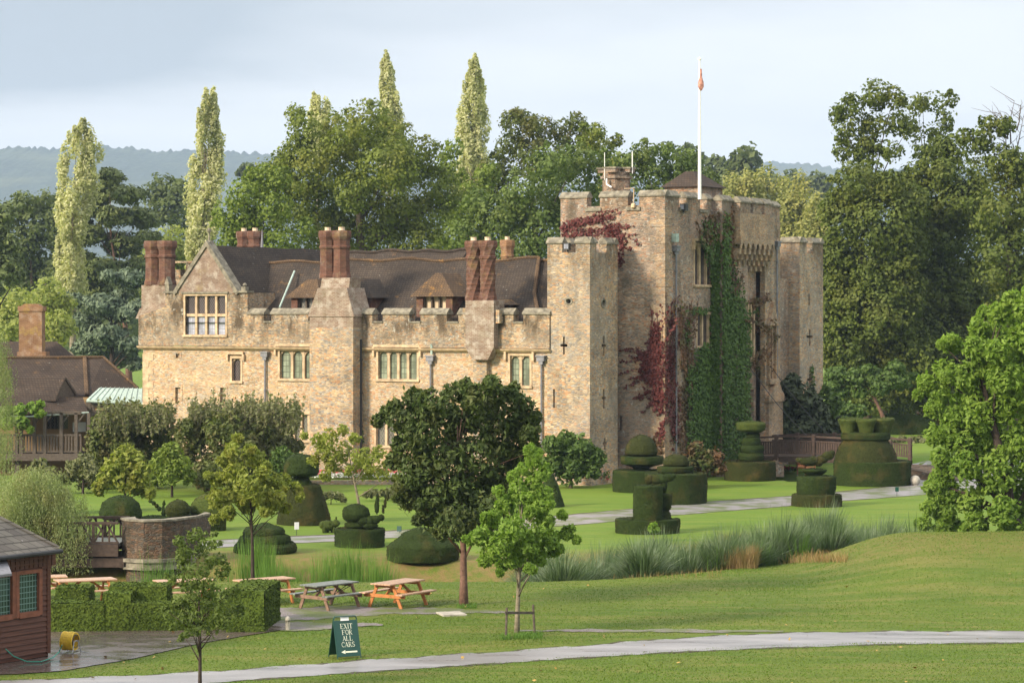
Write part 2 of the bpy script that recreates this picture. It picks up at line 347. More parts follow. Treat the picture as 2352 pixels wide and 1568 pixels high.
M['leaf_far'] = leafmat('far_yellow_sun_tinted_leaf', (.14, .17, .045), (.38, .36, .11), (.42, .34, .08), .2, patch=.12)  # yellowed leaf colour stands in for sun reaching the farther trees
M['leaf_pine'] = leafmat('pine_needles', (.065, .092, .028), (.165, .20, .060), trans=.1, patch=.3)
M['leaf_cedar'] = leafmat('blue_cedar_needles', (.070, .105, .062), (.17, .215, .13), trans=.1, patch=.3)
M['leaf_giant'] = leafmat('tall_lime_leaf', (.052, .078, .012), (.150, .190, .032), (.21, .16, .03), .12, patch=.2)
M['leaf_catalpa'] = leafmat('fresh_green_leaf', (.11, .20, .025), (.27, .38, .065), patch=.5, trans=.45)
M['leaf_front_dark'] = leafmat('glossy_dark_leaf', (.022, .042, .009), (.105, .150, .034), (.13, .10, .04), .2, patch=.8, trans=.25)
M['leaf_bright'] = leafmat('young_bright_leaf', (.11, .20, .024), (.26, .38, .065), patch=.8, trans=.45)
M['leaf_yellow'] = leafmat('yellow_green_cherry_leaf', (.15, .185, .028), (.32, .36, .075), (.34, .18, .05), .12, patch=.8, trans=.4)
M['leaf_olive'] = leafmat('sparse_olive_leaf', (.07, .105, .022), (.17, .225, .05), patch=.8)
M['leaf_willow'] = leafmat('willow_leaf', (.13, .17, .055), (.30, .35, .15), (.26, .19, .08), .25, patch=.6, trans=.35)
M['leaf_haw'] = leafmat('hawthorn_leaf', (.060, .082, .022), (.175, .205, .062), (.16, .10, .055), .3, patch=.7)
M['leaf_haw2'] = leafmat('dull_olive_leaf', (.08, .095, .036), (.25, .255, .12), patch=.7)
M['leaf_red'] = leafmat('crimson_creeper_leaf', (.065, .014, .014), (.165, .040, .034), patch=.8, trans=.2)
M['leaf_rust'] = leafmat('rusty_creeper_leaf', (.07, .035, .018), (.16, .085, .035), (.06, .09, .02), .6, patch=.6, trans=.2)
M['leaf_creeper'] = leafmat('green_creeper_leaf', (.036, .080, .011), (.100, .170, .028), patch=.6, trans=.2)
M['leaf_rhodo'] = leafmat('rhododendron_leaf', (.020, .032, .014), (.065, .085, .036), patch=.8, trans=.1)
M['leaf_bush'] = leafmat('bush_leaf', (.045, .085, .018), (.13, .20, .045), patch=.8)
M['yew'] = yewmat('clipped_yew', (.007, .014, .003), (.036, .058, .010))
M['yew_warm'] = yewmat('clipped_yew_bronzed', (.011, .015, .004), (.046, .054, .011), bamt=.6)
M['yew_light'] = yewmat('clipped_yew_fresh', (.024, .040, .008), (.085, .11, .022), bamt=.3)
M['box'] = yewmat('clipped_box_hedge', (.026, .048, .007), (.14, .20, .030), bamt=.1)
M['bark'] = plain('bark', (.10, .075, .055), .95, var=.4, scale=7, bump=.6)
M['bark_red'] = plain('cherry_bark', (.15, .085, .062), .85, var=.45, scale=8, bump=.6)
M['bark_pale'] = plain('pale_lichened_bark', (.20, .17, .12), .9, var=.4, scale=9, bump=.5)
M['bark_dark'] = plain('dark_bark', (.045, .032, .026), .9, var=.4, scale=9, bump=.5)

# ---------------------------------------------------------------- ground
def grass_material():
    m = NM('lawn_grass', .8, .2)
    at = m.n('ShaderNodeAttribute', attribute_name='dry'); dry = at.outputs['Fac']
    ag = m.n('ShaderNodeAttribute', attribute_name='garden'); gar = ag.outputs['Fac']
    n1 = m.noise(m.map(.16), 1, 5, .6); n2 = m.noise(m.map((.25, 1.1, 1)), 1, 5, .65); n3 = m.noise(m.map(16), 1, 5, .75); n4 = m.noise(m.map(2.2), 1, 5, .7)
    near = m.mix(m.rng(n1.outputs[0], .32, .68), (.070, .122, .010), (.120, .158, .018))
    near = m.mix(m.rng(n2.outputs[0], .46, .66, 0, .75), near, (.185, .175, .045))
    g = m.mix(m.rng(n1.outputs[0], .32, .68), (.088, .162, .011), (.140, .220, .020))
    w = m.n('ShaderNodeTexWave'); w.bands_direction = 'Y'; w.inputs['Scale'].default_value = .42; w.inputs['Distortion'].default_value = 1.2; m.l(m.map(1, rot=(0, 0, .35)), w.inputs[0])
    g = m.mix(m.math('MULTIPLY', w.outputs['Fac'], .34), g, (.085, .15, .02))
    g = m.mix(m.rng(n2.outputs[0], .42, .64, 0, .6), g, (.185, .215, .035)); g = m.mix(m.rng(n4.outputs[0], .5, .7, 0, .4), g, (.075, .14, .012)); c = m.mix(gar, near, g)
    dd = m.math('MULTIPLY', dry, m.rng(n4.outputs[0], .36, .60)); c = m.mix(dd, c, (.19, .135, .05))
    c = m.mix(.55, c, m.ramp(n3.outputs[0], [(.28, (.55, .6, .5)), (.72, (1.3, 1.28, 1.25))]), 'MULTIPLY')
    c = m.mix(.35, c, m.ramp(n4.outputs[0], [(.3, (.72, .78, .7)), (.7, (1.15, 1.1, 1.1))]), 'MULTIPLY')
    m.col(c).bump(n3.outputs[0], .9, .06); return m.m
M['grass'] = grass_material()
xs = np.concatenate([np.linspace(-4000, -120, 24), np.linspace(-110, -34, 20), np.arange(-32, 34, .5), np.linspace(36, 110, 20), np.linspace(120, 4000, 24)])
ys = np.concatenate([np.arange(-60, 54, 4), np.arange(54, 82, 1.), np.arange(82, 112, .5), np.arange(112, 178, 1.), np.arange(180, 420, 12), np.linspace(440, 7500, 40)])
XX, YY = np.meshgrid(xs, ys); ZZ = terrain(XX, YY); nx, ny = len(xs), len(ys)
idx = np.arange(nx * ny).reshape(ny, nx)
Fq = np.stack([idx[:-1, :-1], idx[:-1, 1:], idx[1:, 1:], idx[1:, :-1]], -1).reshape(-1, 4)
ground = fastmesh('ground', np.stack([XX, YY, ZZ], -1).reshape(-1, 3), Fq, M['grass'], smooth=True)
tag(ground, kind='structure')
yc = stream_c(XX)
dry = sm(YY, yc - 1, yc + 2) * (1 - sm(YY, yc + 5.0, yc + 9)) * (1 - sm(XX, 6, 12)) + .55 * sm(XX, 9, 13) * sm(YY, 84, 89) * (1 - sm(YY, 92, 94))
gar = sm(YY, yc + 3.5, yc + 8)
for nm, arr in (('dry', dry), ('garden', gar)):
    a = ground.data.attributes.new(nm, 'FLOAT', 'POINT'); a.data.foreach_set('value', arr.astype(np.float32).ravel())

def ground_z(X, Y):                        # height of the ground mesh itself (bilinear)
    i = min(max(np.searchsorted(xs, X) - 1, 0), nx - 2); j = min(max(np.searchsorted(ys, Y) - 1, 0), ny - 2)
    a = (X - xs[i]) / (xs[i + 1] - xs[i]); b = (Y - ys[j]) / (ys[j + 1] - ys[j])
    return (ZZ[j, i] * (1 - a) + ZZ[j, i + 1] * a) * (1 - b) + (ZZ[j + 1, i] * (1 - a) + ZZ[j + 1, i + 1] * a) * b
def interp(pts, x): return float(np.interp(x, [p[0] for p in pts], [p[1] for p in pts]))
def strip(name, top, bot, mat, lift=.012, step=18, rows=5, wob=.10, x0=None, x1=None):
    """ground sheet between two edge lines given on the print"""
    a = x0 if x0 is not None else max(top[0][0], bot[0][0]); b = x1 if x1 is not None else min(top[-1][0], bot[-1][0])
    V = []; n = int((b - a) / step) + 1
    ph = rng.uniform(0, 6, 6)
    for i in range(n + 1):
        px = a + (b - a) * i / n
        g1, g2 = G(px, interp(top, px)), G(px, interp(bot, px))
        wv = wob * (math.sin(px * .031 + ph[0]) + .6 * math.sin(px * .083 + ph[1]) + .5 * math.sin(px * .21 + ph[2]))
        wu = wob * (math.sin(px * .027 + ph[3]) + .6 * math.sin(px * .091 + ph[4]) + .5 * math.sin(px * .23 + ph[5]))
        g1.y += wv; g2.y += wu * .6
        for r_ in range(rows + 1):
            p = g1.lerp(g2, r_ / rows); V.append((p.x, p.y, ground_z(p.x, p.y) + lift))
    k = rows + 1
    F = [(i * k + r_, i * k + r_ + 1, (i + 1) * k + r_ + 1, (i + 1) * k + r_) for i in range(n) for r_ in range(rows)]
    return tag(fastmesh(name, V, F, mat, smooth=True), kind='structure')
def wet_asphalt():
    m = NM('wet_asphalt', .35, .5); n1 = m.noise(m.map((.35, 1.4, 1)), 1, 5, .6); n2 = m.noise(m.map(22), 1, 4, .7)
    c = m.mix(m.rng(n1.outputs[0], .3, .7), (.16, .155, .16), (.27, .26, .265)); c = m.mix(.5, c, m.ramp(n2.outputs[0], [(.3, (.7,) * 3), (.7, (1.25,) * 3)]), 'MULTIPLY')
    n3 = m.noise(m.map((.9, 3.0, 1)), 1, 6, .7); c = m.mix(m.rng(n3.outputs[0], .6, .75, 0, .5), c, (.16, .12, .09))
    m.col(c); m.set(m.b.inputs['Roughness'], m.rng(n1.outputs[0], .35, .65, .26, .5)); m.bump(n2.outputs[0], .15, .01); return m.m
def gravelm(name, a, b, rough=.8, spec=.3):
    m = NM(name, rough, spec); n1 = m.noise(m.map(14), 1, 5, .8); n2 = m.noise(m.map(.8), 1, 5, .6)
    c = m.mix(m.rng(n1.outputs[0], .3, .7), a, b); c = m.mix(m.rng(n2.outputs[0], .44, .58, 0, .85), c, (.09, .12, .025))
    m.col(c).bump(n1.outputs[0], .5, .03); return m.m
def paving():
    m = NM('wet_flagstones', .3, .5); b = m.n('ShaderNodeTexBrick'); m.l(m.map(1, rot=(0, 0, .3)), b.inputs['Vector']); b.inputs['Scale'].default_value = 1
    b.inputs['Brick Width'].default_value = .95; b.inputs['Row Height'].default_value = .6; b.inputs['Mortar Size'].default_value = .012
    b.inputs['Color1'].default_value = (.15, .12, .11, 1); b.inputs['Color2'].default_value = (.10, .08, .072, 1); b.inputs['Mortar'].default_value = (.06, .05, .04, 1)
    n1 = m.noise(m.map((.8, 1.6, 1)), 1, 6, .65); c = m.mix(m.rng(n1.outputs[0], .42, .62, 0, .75), b.outputs[0], (.10, .062, .045))
    m.col(c); m.set(m.b.inputs['Roughness'], m.rng(n1.outputs[0],   .40, .62, .07, .42)); m.bump(b.outputs['Fac'], -.15, .006); return m.m
M['asphalt'] = wet_asphalt(); M['gravel'] = gravelm('grey_gravel', (.10, .085, .08), (.24, .21, .21)); M['paving'] = paving()
M['path'] = gravelm('pale_wet_path', (.19, .175, .185), (.29, .27, .285), .38, .5)
path_front_top = [(-120, 1573), (0, 1565), (113, 1560), (330, 1551), (510, 1541), (612, 1534), (823, 1518), (1170, 1496), (1327, 1484), (1560, 1466), (1770, 1455), (2000, 1451), (2500, 1449)]
path_front_bot = [(-120, 1640), (200, 1596), (480, 1568), (840, 1543), (1327, 1511), (1560, 1497), (1770, 1488), (2050, 1479), (2500, 1474)]
M['soil'] = plain('dark_path_edge_soil', (.055, .045, .028), .95, var=.5, scale=9)
strip('path_edge', [(a, b - 1.6) for a, b in path_front_top], [(a, b + 1.8) for a, b in path_front_bot], M['soil'], lift=.006, wob=.13)
strip('path', path_front_top, path_front_bot, M['asphalt'])
strip('worn_track', [(1190, 1447), (1400, 1446), (1600, 1446), (1800, 1449)], [(1190, 1450), (1400, 1452), (1600, 1453), (1800, 1452)], M['gravel'], wob=.12, lift=.016)
gp_top = [(440, 1246), (522, 1240), (678, 1232), (770, 1229), (883, 1221), (1000, 1213), (1240, 1189), (1361, 1178), (1625, 1153), (1819, 1140), (1934, 1129.6), (2055, 1117), (2090, 1113)]
gp_bot = [(440, 1262), (522, 1256), (678, 1247), (770, 1243), (883, 1236), (1000, 1229), (1240, 1211), (1361, 1202), (1548, 1183), (1819, 1161), (1934, 1150), (2055, 1141), (2090, 1138)]
strip('garden_path_edge', [(a, b - 1.8) for a, b in gp_top], [(a, b + .6) for a, b in gp_bot], M['soil'], lift=.006, wob=.04, step=14)
strip('garden_path', gp_top, gp_bot, M['path'], wob=.05, step=14)
strip('forecourt', [(2090, 1060), (2170, 1056), (2500, 1058)], [(2090, 1138), (2170, 1133), (2500, 1120)], M['path'], wob=.05, step=14, lift=.018, rows=12)
strip('bridge_path', [(1780, 1093), (1935, 1085)], [(1780, 1101), (1935, 1101)], M['path'], wob=.02, step=14, lift=.02)
strip('gravel_area', [(600, 1404), (640, 1396), (760, 1393), (900, 1395), (1080, 1399), (1180, 1404)], [(600, 1430), (680, 1424), (800, 1418), (860, 1414), (900, 1409), (1000, 1410), (1180, 1407)], M['gravel'], wob=.18, rows=8, step=10)
strip('gravel_patch', [(600, 1428), (760, 1430), (880, 1434)], [(600, 1450), (690, 1449), (880, 1437)], M['gravel'], wob=.15, rows=4, step=10, lift=.02)
strip('terrace', [(-300, 1430), (100, 1430), (500, 1430), (660, 1440)], [(-300, 1572), (0, 1551), (150, 1541), (310, 1513), (460, 1478), (600, 1455), (660, 1446)], M['paving'], wob=.03, rows=10, lift=.022)
def water_mat():
    m = NM('dark_moat_water', .08, .5); m.col((.022, .024, .016)); n1 = m.noise(m.map((1.2, 3, 1)), 1, 4); m.bump(n1.outputs[0], .25, .05); return m.m
M['water'] = water_mat()
w_ = fastmesh('moat_water', [(-62, 141, -.95), (-18, 141, -.95), (-18, 172, -.95), (-62, 172, -.95)], [(0, 1, 2, 3)], M['water']); tag(w_, kind='structure')
def c2w(s, w, z=0): return (CA[0] + s * .8660254 + w * .5, CA[1] - s * .5 + w * .8660254, z)
w_ = fastmesh('gate_moat_water', [c2w(33.6, 1.5, -.95), c2w(41.2, 1.5, -.95), c2w(41.2, 32, -.95), c2w(33.6, 32, -.95)], [(0, 1, 2, 3)], M['water']); tag(w_, kind='structure')
sx_ = np.arange(-40, 41, 2.0); sc_ = stream_c(sx_)
w_ = fastmesh('stream_water', [(a, b - 3.4, -1.05) for a, b in zip(sx_, sc_)] + [(a, b + 3.6, -1.05) for a, b in zip(sx_, sc_)], [(i, i + 1, len(sx_) + i + 1, len(sx_) + i) for i in range(len(sx_) - 1)], M['water']); tag(w_, kind='structure')

# ---------------------------------------------------------------- hills
def hillmat():
    m = NM('wooded_hillside', .95, .1); v = m.n('ShaderNodeTexVoronoi'); m.l(m.map(.03), v.inputs['Vector']); sp_ = m.n('ShaderNodeSeparateColor'); m.l(v.outputs['Color'], sp_.inputs[0])
    c = m.mix(sp_.outputs[0], (.020, .032, .022), (.06, .08, .05)); n = m.noise(m.map(.004), 1, 4); c = m.mix(m.rng(n.outputs[0], .5, .7, 0, .4), c, (.13, .14, .06)); m.col(c); return m.m
M['hill'] = hillmat()
def hills(name, prof, Y0, depth, base=0, bumps=5.0):
    """prof: crest line on the print"""
    x0, x1 = prof[0][0], prof[-1][0]; n = int((x1 - x0) / 2.0); rows = 26; V = []
    cr = np.zeros(n + 1)
    r2 = np.random.default_rng(int(Y0))
    x = np.arange(n + 1)
    for k in range(int(n / 3.2)):           # tree tops along every row
        pass
    for j in range(rows + 1):
        t = j / rows; Y = Y0 - depth * (1 - t)
        jit = np.interp(x, np.arange(0, n + 4, 3), r2.uniform(0, 1, len(np.arange(0, n + 4, 3)))) * bumps; jit = np.convolve(jit, [.25, .5, .25], 'same') + r2.uniform(0, bumps * .12, n + 1)
        sp_ = r2.uniform(0, 1, n + 1) > .995
        for i in range(n + 1):
            px = x0 + (x1 - x0) * i / n
            top = HC - (interp(prof, px) - HOR) * Y0 / F_PX
            z = base + (top - base) * (t ** 0.75) + jit[i] * (1 if j == rows else .22)
            V.append(((px - CX) * Y0 / F_PX, Y, z))
    k = n + 1
    for i in range(n + 1): V.append((V[rows * k + i][0], Y0 + depth, base))
    F = [(j * k + i, j * k + i + 1, (j + 1) * k + i + 1, (j + 1) * k + i) for j in range(rows + 1) for i in range(n)]
    return tag(fastmesh(name, V, F, M['hill'], smooth=True), kind='structure')
hills('hills', [(-700, 330), (-200, 338), (0, 345), (60, 343), (120, 347), (240, 342), (310, 345), (360, 352), (420, 349), (520, 353), (620, 360), (700, 368), (900, 390), (1100, 430)], 5200, 1500, 15, 9)
hills('far_hills', [(1000, 470), (1400, 420), (1600, 400), (1700, 385), (1750, 376), (1800, 379), (1860, 381), (1930, 392), (2100, 395), (2400, 380), (3000, 370)], 5900, 1000, 15, 9)
# ---------------------------------------------------------------- the castle
castle = empty('castle', (CA[0], CA[1], 0), CT, 'large sandstone castle with battlements, brown roofs, brick chimneys and a tall creeper-clad gatehouse', 'castle')
_o = to_castle(0, 0)
def _dir(px):
    dx = (px - CX) / F_PX; return dx * .8660254 - .5, dx * .5 + .8660254
def Lw(px, py, w=0.):
    d = _dir(px); t = (w - _o[1]) / d[1]; return _o[0] + t * d[0], HC - t * (py - HOR) / F_PX
def Ls(px, py, s):
    d = _dir(px); t = (s - _o[0]) / d[0]; return _o[1] + t * d[1], HC - t * (py - HOR) / F_PX
def sw(px, w=0.): return Lw(px, HOR, w)[0]
def zw_(px, py, w=0.): return Lw(px, py, w)[1]
def wall(mb, a0, a1, z0, z1, plane, holes=(), depth=.4, axis='w'):
    """front sheet of a wall with real openings and their reveals"""
    A = sorted({a0, a1, *[min(max(q, a0), a1) for h in holes for q in h[:2]]}); Z = sorted({z0, z1, *[min(max(q, z0), z1) for h in holes for q in h[2:4]]})
    inh = lambda a, z: any(h[0] < a < h[1] and h[2] < z < h[3] for h in holes)
    P = (lambda a, z, d=0: (a, plane + d, z)) if axis == 'w' else (lambda a, z, d=0: (plane - d, a, z))
    nA, nZ = len(A) - 1, len(Z) - 1
    H = [[inh((A[i] + A[i + 1]) / 2, (Z[j] + Z[j + 1]) / 2) for j in range(nZ)] for i in range(nA)]
    for i in range(nA):
        for j in range(nZ):
            if not H[i][j]:
                mb.add([P(A[i], Z[j]), P(A[i + 1], Z[j]), P(A[i + 1], Z[j + 1]), P(A[i], Z[j + 1])], [(0, 1, 2, 3)])
            else:
                for (di, dj, e) in ((-1, 0, (A[i], Z[j], A[i], Z[j + 1])), (1, 0, (A[i + 1], Z[j], A[i + 1], Z[j + 1])), (0, -1, (A[i], Z[j], A[i + 1], Z[j])), (0, 1, (A[i], Z[j + 1], A[i + 1], Z[j + 1]))):
                    ii, jj = i + di, j + dj
                    if 0 <= ii < nA and 0 <= jj < nZ and H[ii][jj]: continue
                    mb.add([P(e[0], e[1]), P(e[2], e[3]), P(e[2], e[3], depth), P(e[0], e[1], depth)], [(0, 1, 2, 3)])
def xform(mb0, plane, axis):
    """turn a mesh written as (a, d, z) with d = depth into the wall's frame"""
    out = MB(); out.f = mb0.f
    out.v = [(a, plane + d, z) if axis == 'w' else (plane - d, a, z) for a, d, z in mb0.v]; return out
def window(h, n, rows, arched, pane, plane=0., axis='w', sill=True, hood=0, name='window', low=None, surround=.13, parent=None):
    a0, a1, z0, z1 = h; f = MB(); t = .09; m = .075
    f.box(a0 - surround, a0, -.03, .12, z0 - .02, z1 + surround); f.box(a1, a1 + surround, -.03, .12, z0 - .02, z1 + surround); f.box(a0, a1, -.03, .12, z1, z1 + surround)
    if sill: f.box(a0 - surround - .03, a1 + surround + .03, -.10, .2, z0 - .14, z0 - .02)
    wl_ = (a1 - a0) / n
    zr = [z0 + (z1 - z0) * k / rows for k in range(rows + 1)]
    for k in range(1, n): f.box(a0 + k * wl_ - m, a0 + k * wl_ + m, .06, .24, z0 - .02, z1)
    for q in zr[1:-1]: f.box(a0, a1, .075, .22, q - m, q + m)
    if arched:
        for k in range(n):
            x0, x1 = a0 + k * wl_ + (m if k else 0), a0 + (k + 1) * wl_ - (m if k < n - 1 else 0); xm = (x0 + x1) / 2; r = (x1 - x0) / 2; hh = r * 1.05
            for sgn, xe in ((-1, x0), (1, x1)):
                arc = [(xm + sgn * r * math.cos(q), z1 - .04 - hh + hh * math.sin(q)) for q in [math.pi / 2 * i / 5 for i in range(6)]]
                f.prism([(xe, z1)] + arc + [(xm, z1)], .09, .2)
    if hood:
        e = surround + .12
        f.box(a0 - e, a1 + e, -.16, .02, z1 + e - .02, z1 + e + .12)
        for xx in (a0 - e, a1 + e): f.box(xx - .06, xx + .06, -.16, .02, z1 + e - hood, z1 + e - .02)
    fr = xform(f, plane, axis).build(name, M['ashlar'], parent or castle)
    p = MB(); zz = [(z0, z1, pane)] if low is None else [(z0, zr[1], low), (zr[1], z1, pane)]
    for q0, q1, pm in zz:
        p = MB(); p.add([(a0, .19, q0), (a1, .19, q0), (a1, .19, q1), (a0, .19, q1)], [(0, 1, 2, 3)])
        xform(p, plane, axis).build('pane', M[pm], fr)
    return fr
def hw(x0, y0, x1, y1, w=0.):              # opening on a west-facing wall from its corners on the print
    xm = (x0 + x1) / 2; return (sw(x0, w), sw(x1, w), zw_(xm, y1, w), zw_(xm, y0, w))
def hs(x0, y0, x1, y1, s):                 # opening on a south-facing wall
    xm = (x0 + x1) / 2; return (Ls(x0, HOR, s)[0], Ls(x1, HOR, s)[0], Ls(xm, y1, s)[1], Ls(xm, y0, s)[1])
def merlons(parent, mt, spans, w0, w1, z0, z1, axis='w', capd=.07):
    for a0, a1 in spans:
        ch = .34; body, cap = MB(), MB()
        if axis == 'w': body.box(a0, a1, w0, w1, z0, z1 - ch)
        else: body.box(w0, w1, a0, a1, z0, z1 - ch)
        wm = (w0 + w1) / 2
        cap.prism([(w0 - capd, z1 - ch), (w1 + capd, z1 - ch), (w1 + capd, z1 - ch + .08), (wm + .05, z1), (wm - .05, z1), (w0 - capd, z1 - ch + .08)], a0 - .05, a1 + .05, 'x' if axis == 'w' else 'y')
        body.build('merlon', M[mt], parent); cap.build('merlon_cap', M['ashlar_grey'], parent)
SE_ = sw(1262, -.14); ZS = 6.86; ZC = 8.38; ZM = 9.18
# openings of the west wall
H2 = hw(643, 804, 722, 869); H3 = hw(869, 804, 958, 870); H4 = hw(1172, 817, 1217, 885)
H5 = hw(655, 951, 725, 1010); H6 = hw(864, 955, 950, 1023); Ha = hw(533, 823, 553, 874)
N1 = hw(403, 889, 415, 926); N2 = hw(506, 890, 518, 927); N3 = hw(404, 812, 413, 822)
for h in (H2, H3): pass
H2 = (H2[0], H2[1], H2[2], min(H2[3], ZS - .02)); H3 = (H3[0], H3[1], H3[2], min(H3[3], ZS - .02)); H4 = (H4[0], H4[1], H4[2], min(H4[3], ZS - .02))
b = MB(); s0 = sw(328.6)
wall(b, s0, 26.9, -1.6, ZS, 0., [H2, H3, H4, H5, H6, Ha, N1, N2, N3], .45)
b.add([(s0, 0, -1.6), (s0, 0, ZS), (s0, 12, ZS), (s0, 12, -1.6)], [(0, 1, 2, 3)]); b.build('lower_wall', M['stone_low'], castle)
b = MB(); sl_ = sw(318, -.14)
H1 = hw(426, 679, 518, 768, -.14)
sR = sw(568.6, -.14); zT = zw_(475, 672.6, -.14); sT0 = sw(379.6, -.14)
wall(b, sl_, sR, ZS + .2, ZC, -.14, [H1]); wall(b, sT0, sR, ZC, zT, -.14, [H1])
b.box(sR, SE_, -.14, .5, ZS + .2, ZC)
b.add([(SE_, -.14, ZS + .2), (SE_, 3, ZS + .2), (SE_, 3, ZC), (SE_, -.14, ZC)], [(0, 1, 2, 3)])
b.add([(sl_, -.14, ZS + .2), (sl_, 12, ZS + .2), (sl_, 12, ZC), (sl_, -.14, ZC)], [(0, 1, 2, 3)])
b.add([(sR, -.14, ZC), (sR, 2.5, ZC), (sR, 2.5, zT), (sR, -.14, zT)], [(0, 1, 2, 3)]); b.add([(sT0, -.14, ZC), (sT0, 2.5, ZC), (sT0, 2.5, zT), (sT0, -.14, zT)], [(0, 1, 2, 3)])
b.add([(sl_, -.14, ZC), (sT0, -.14, ZC), (sT0, -.14, ZC + .9), (sl_, -.14, ZC + .35)], [(0, 1, 2, 3)])
b.add([(sl_, -.14, ZC + .35), (sT0, -.14, ZC + .9), (sT0, 2, ZC + 1), (sl_, 2, ZC + .4)], [(0, 1, 2, 3)])
b.build('upper_wall', M['stone_up'], castle)
b = MB(); b.prism([(-.27, ZS + .17), (0.1, ZS + .17), (0.1, ZS - .02), (-.10, ZS - .02), (-.23, ZS + .08)], sl_ - .05, SE_ + .03, 'x'); b.build('string_course', M['ashlar'], castle)
# quoins of the left corner
b = MB(); zq = -1.4; k = 0
while zq < ZS - .4:
    L_ = .75 if k % 2 else .42; b.box(s0 - .02, s0 + L_, -.025, .3, zq, zq + .37); zq += .40; k += 1
b.build('quoins', M['ashlar'], castle)
cap = MB()
sp = [(568.6, 606), (623, 708), (826, 855), (879, 940), (966, 1026), (1053, 1072), (1142, 1179), (1202, 1262)]
merlons(castle, 'stone_up', [(sw(a, -.14), sw(c, -.14)) for a, c in sp], -.14, .42, ZC, ZM)
a_ = sw(606, -.14)
for q0, q1 in ((606, 623), (708, 714), (855, 879), (940, 966), (1026, 1053), (1179, 1202)): cap = MB(); cap.box(sw(q0, -.14), sw(q1, -.14), -.2, .5, ZC, ZC + .09); cap.build('crenel_sill', M['ashlar_grey'], castle)
# gable
zA = zw_(475.6, 566, -.14); sA = sw(475.6, -.14); sf0, sf1 = sw(406, -.14), sw(541, -.14)
b = MB(); b.prism([(sf0, zT), (sf1, zT), (sA, zA)], -.14, .3); b.build('gable', M['brick_gable'], castle)
b = MB()
for e in (sf0, sf1):
    d = Vector((sA - e, 0, zA - zT)).normalized(); nrm = Vector((-d.z, 0, d.x)) * (1 if e < sA else -1) * .22
    p0, p1 = (e - d.x * .15, zT - d.z * .15), (sA, zA)
    b.prism([p0, p1, (sA, zA + .34), (p0[0] + nrm.x, p0[1] + nrm.z)], -.24, .42)
b.box(sT0 - .06, sf0 + .1, -.26, .4, zT, zT + .11); b.box(sf1 - .1, sR + .06, -.26, .4, zT, zT + .11)
b.box(sT0 + .02, sT0 + .3, -.2, .1, zT + .1, zT + .5); b.prism([(sT0 - .01, zT + .5), (sT0 + .33, zT + .5), (sT0 + .16, zT + .95)], -.22, .12)
b.box(sR - .4, sR - .1, -.2, .1, zT + .1, zT + .35); b.lathe([(.05, 0), (.13, .08), (.05, .2)], (sR - .25, -.05, zT + .35), 8)
b.lathe([(.14, 0), (.06, .1), (.035, .5), (.12, .6), (.13, .7), (.02, .8)], (sA, .05, zA + .25), 8)
b.box(sw(418, -.14), sw(525, -.14), -.24, -.1, zw_(475, 674.5, -.14), zw_(475, 670, -.14))
b.build('gable_coping', M['ashlar_grey'], castle)
window(H1, 4, 2, False, 'pane_dark', -.14, low='pane_blue', surround=.12)
window(H2, 3, 1, True, 'pane_blind', 0., hood=.5); window(H3, 4, 1, True, 'pane_blind', 0., hood=.5); window(H4, 2, 1, True, 'pane_blind', 0., hood=.5)
window(H5, 4, 1, False, 'pane_grey', 0.); window(H6, 4, 1, False, 'pane_grey', 0.)
window(Ha, 1, 1, True, 'pane_dark', 0., hood=.35)
for h in (N1, N2, N3):
    b = MB(); b.box(h[0], h[1], .14, .3, h[2], h[3])
    b.box(h[0] - .12, h[0], -.02, .1, h[2], h[3] + .1); b.box(h[1], h[1] + .12, -.02, .1, h[2], h[3] + .1); b.box(h[0], h[1], -.02, .1, h[3], h[3] + .1)
    b.build('blind_niche', M['stone_low'], castle)
# roofs
T0 = sw(1257, -.05)
def zr_(px, py, w): return Lw(px, py, w)[1]
zR1 = zr_(950, 598, 5.0); sE = sw(1238, 5.0); sV = sw(587, 5.0)
def wavy(mb, pts, nseg, ph, amp=.07):       # ridge with an old roof's sag
    (x0, y0, z0), (x1, y1, z1) = pts; return [(x0 + (x1 - x0) * i / nseg, y0 + (y1 - y0) * i / nseg, z0 + (z1 - z0) * i / nseg + amp * math.sin(i * 1.1 + ph) + amp * .6 * math.sin(i * .37 + ph * 2)) for i in range(nseg + 1)]
def slope(mb, lo, hi, rows=1):
    n = len(lo); mb.add(lo + hi, [(i, i + 1, n + i + 1, n + i) for i in range(n - 1)])
b = MB(); N = 30
e_ = wavy(b, ((sR - .6, .45, 8.15), (sw(1244, .5), .45, 8.15)), N, 0, .0); r_ = wavy(b, ((sV - 1.4, 5.0, zR1), (sE, 5.0, zR1)), N, 1); k_ = wavy(b, ((sR, 9.5, 8.6), (sE, 9.5, 8.6)), N, 0, 0)
mid = [((p[0] + q[0]) / 2 + (0 if i < N else -.35), (p[1] + q[1]) / 2, (p[2] + q[2]) / 2 - .10) for i, (p, q) in enumerate(zip(e_, r_))]
slope(b, e_, mid); slope(b, mid, r_); slope(b, k_, r_)
b.add([e_[-1], mid[-1], r_[-1], (r_[-1][0], 9.5, 8.6), (r_[-1][0], 5, 8.1)], [(0, 1, 2, 3, 4)])
b.build('main_roof', M['tile'], castle)
b = MB()
zL = zR1 - .1; slope(b, [(sE - .6, .9, 8.15), (T0 - .05, .9, 8.15)], [(sE - .6, 5.2, zL), (T0 - .05, 5.2, zL)]); slope(b, [(sE - .6, 9.5, 8.4), (T0 - .05, 9.5, 8.4)], [(sE - .6, 5.2, zL), (T0 - .05, 5.2, zL)]); b.build('link_roof', M['tile'], castle)
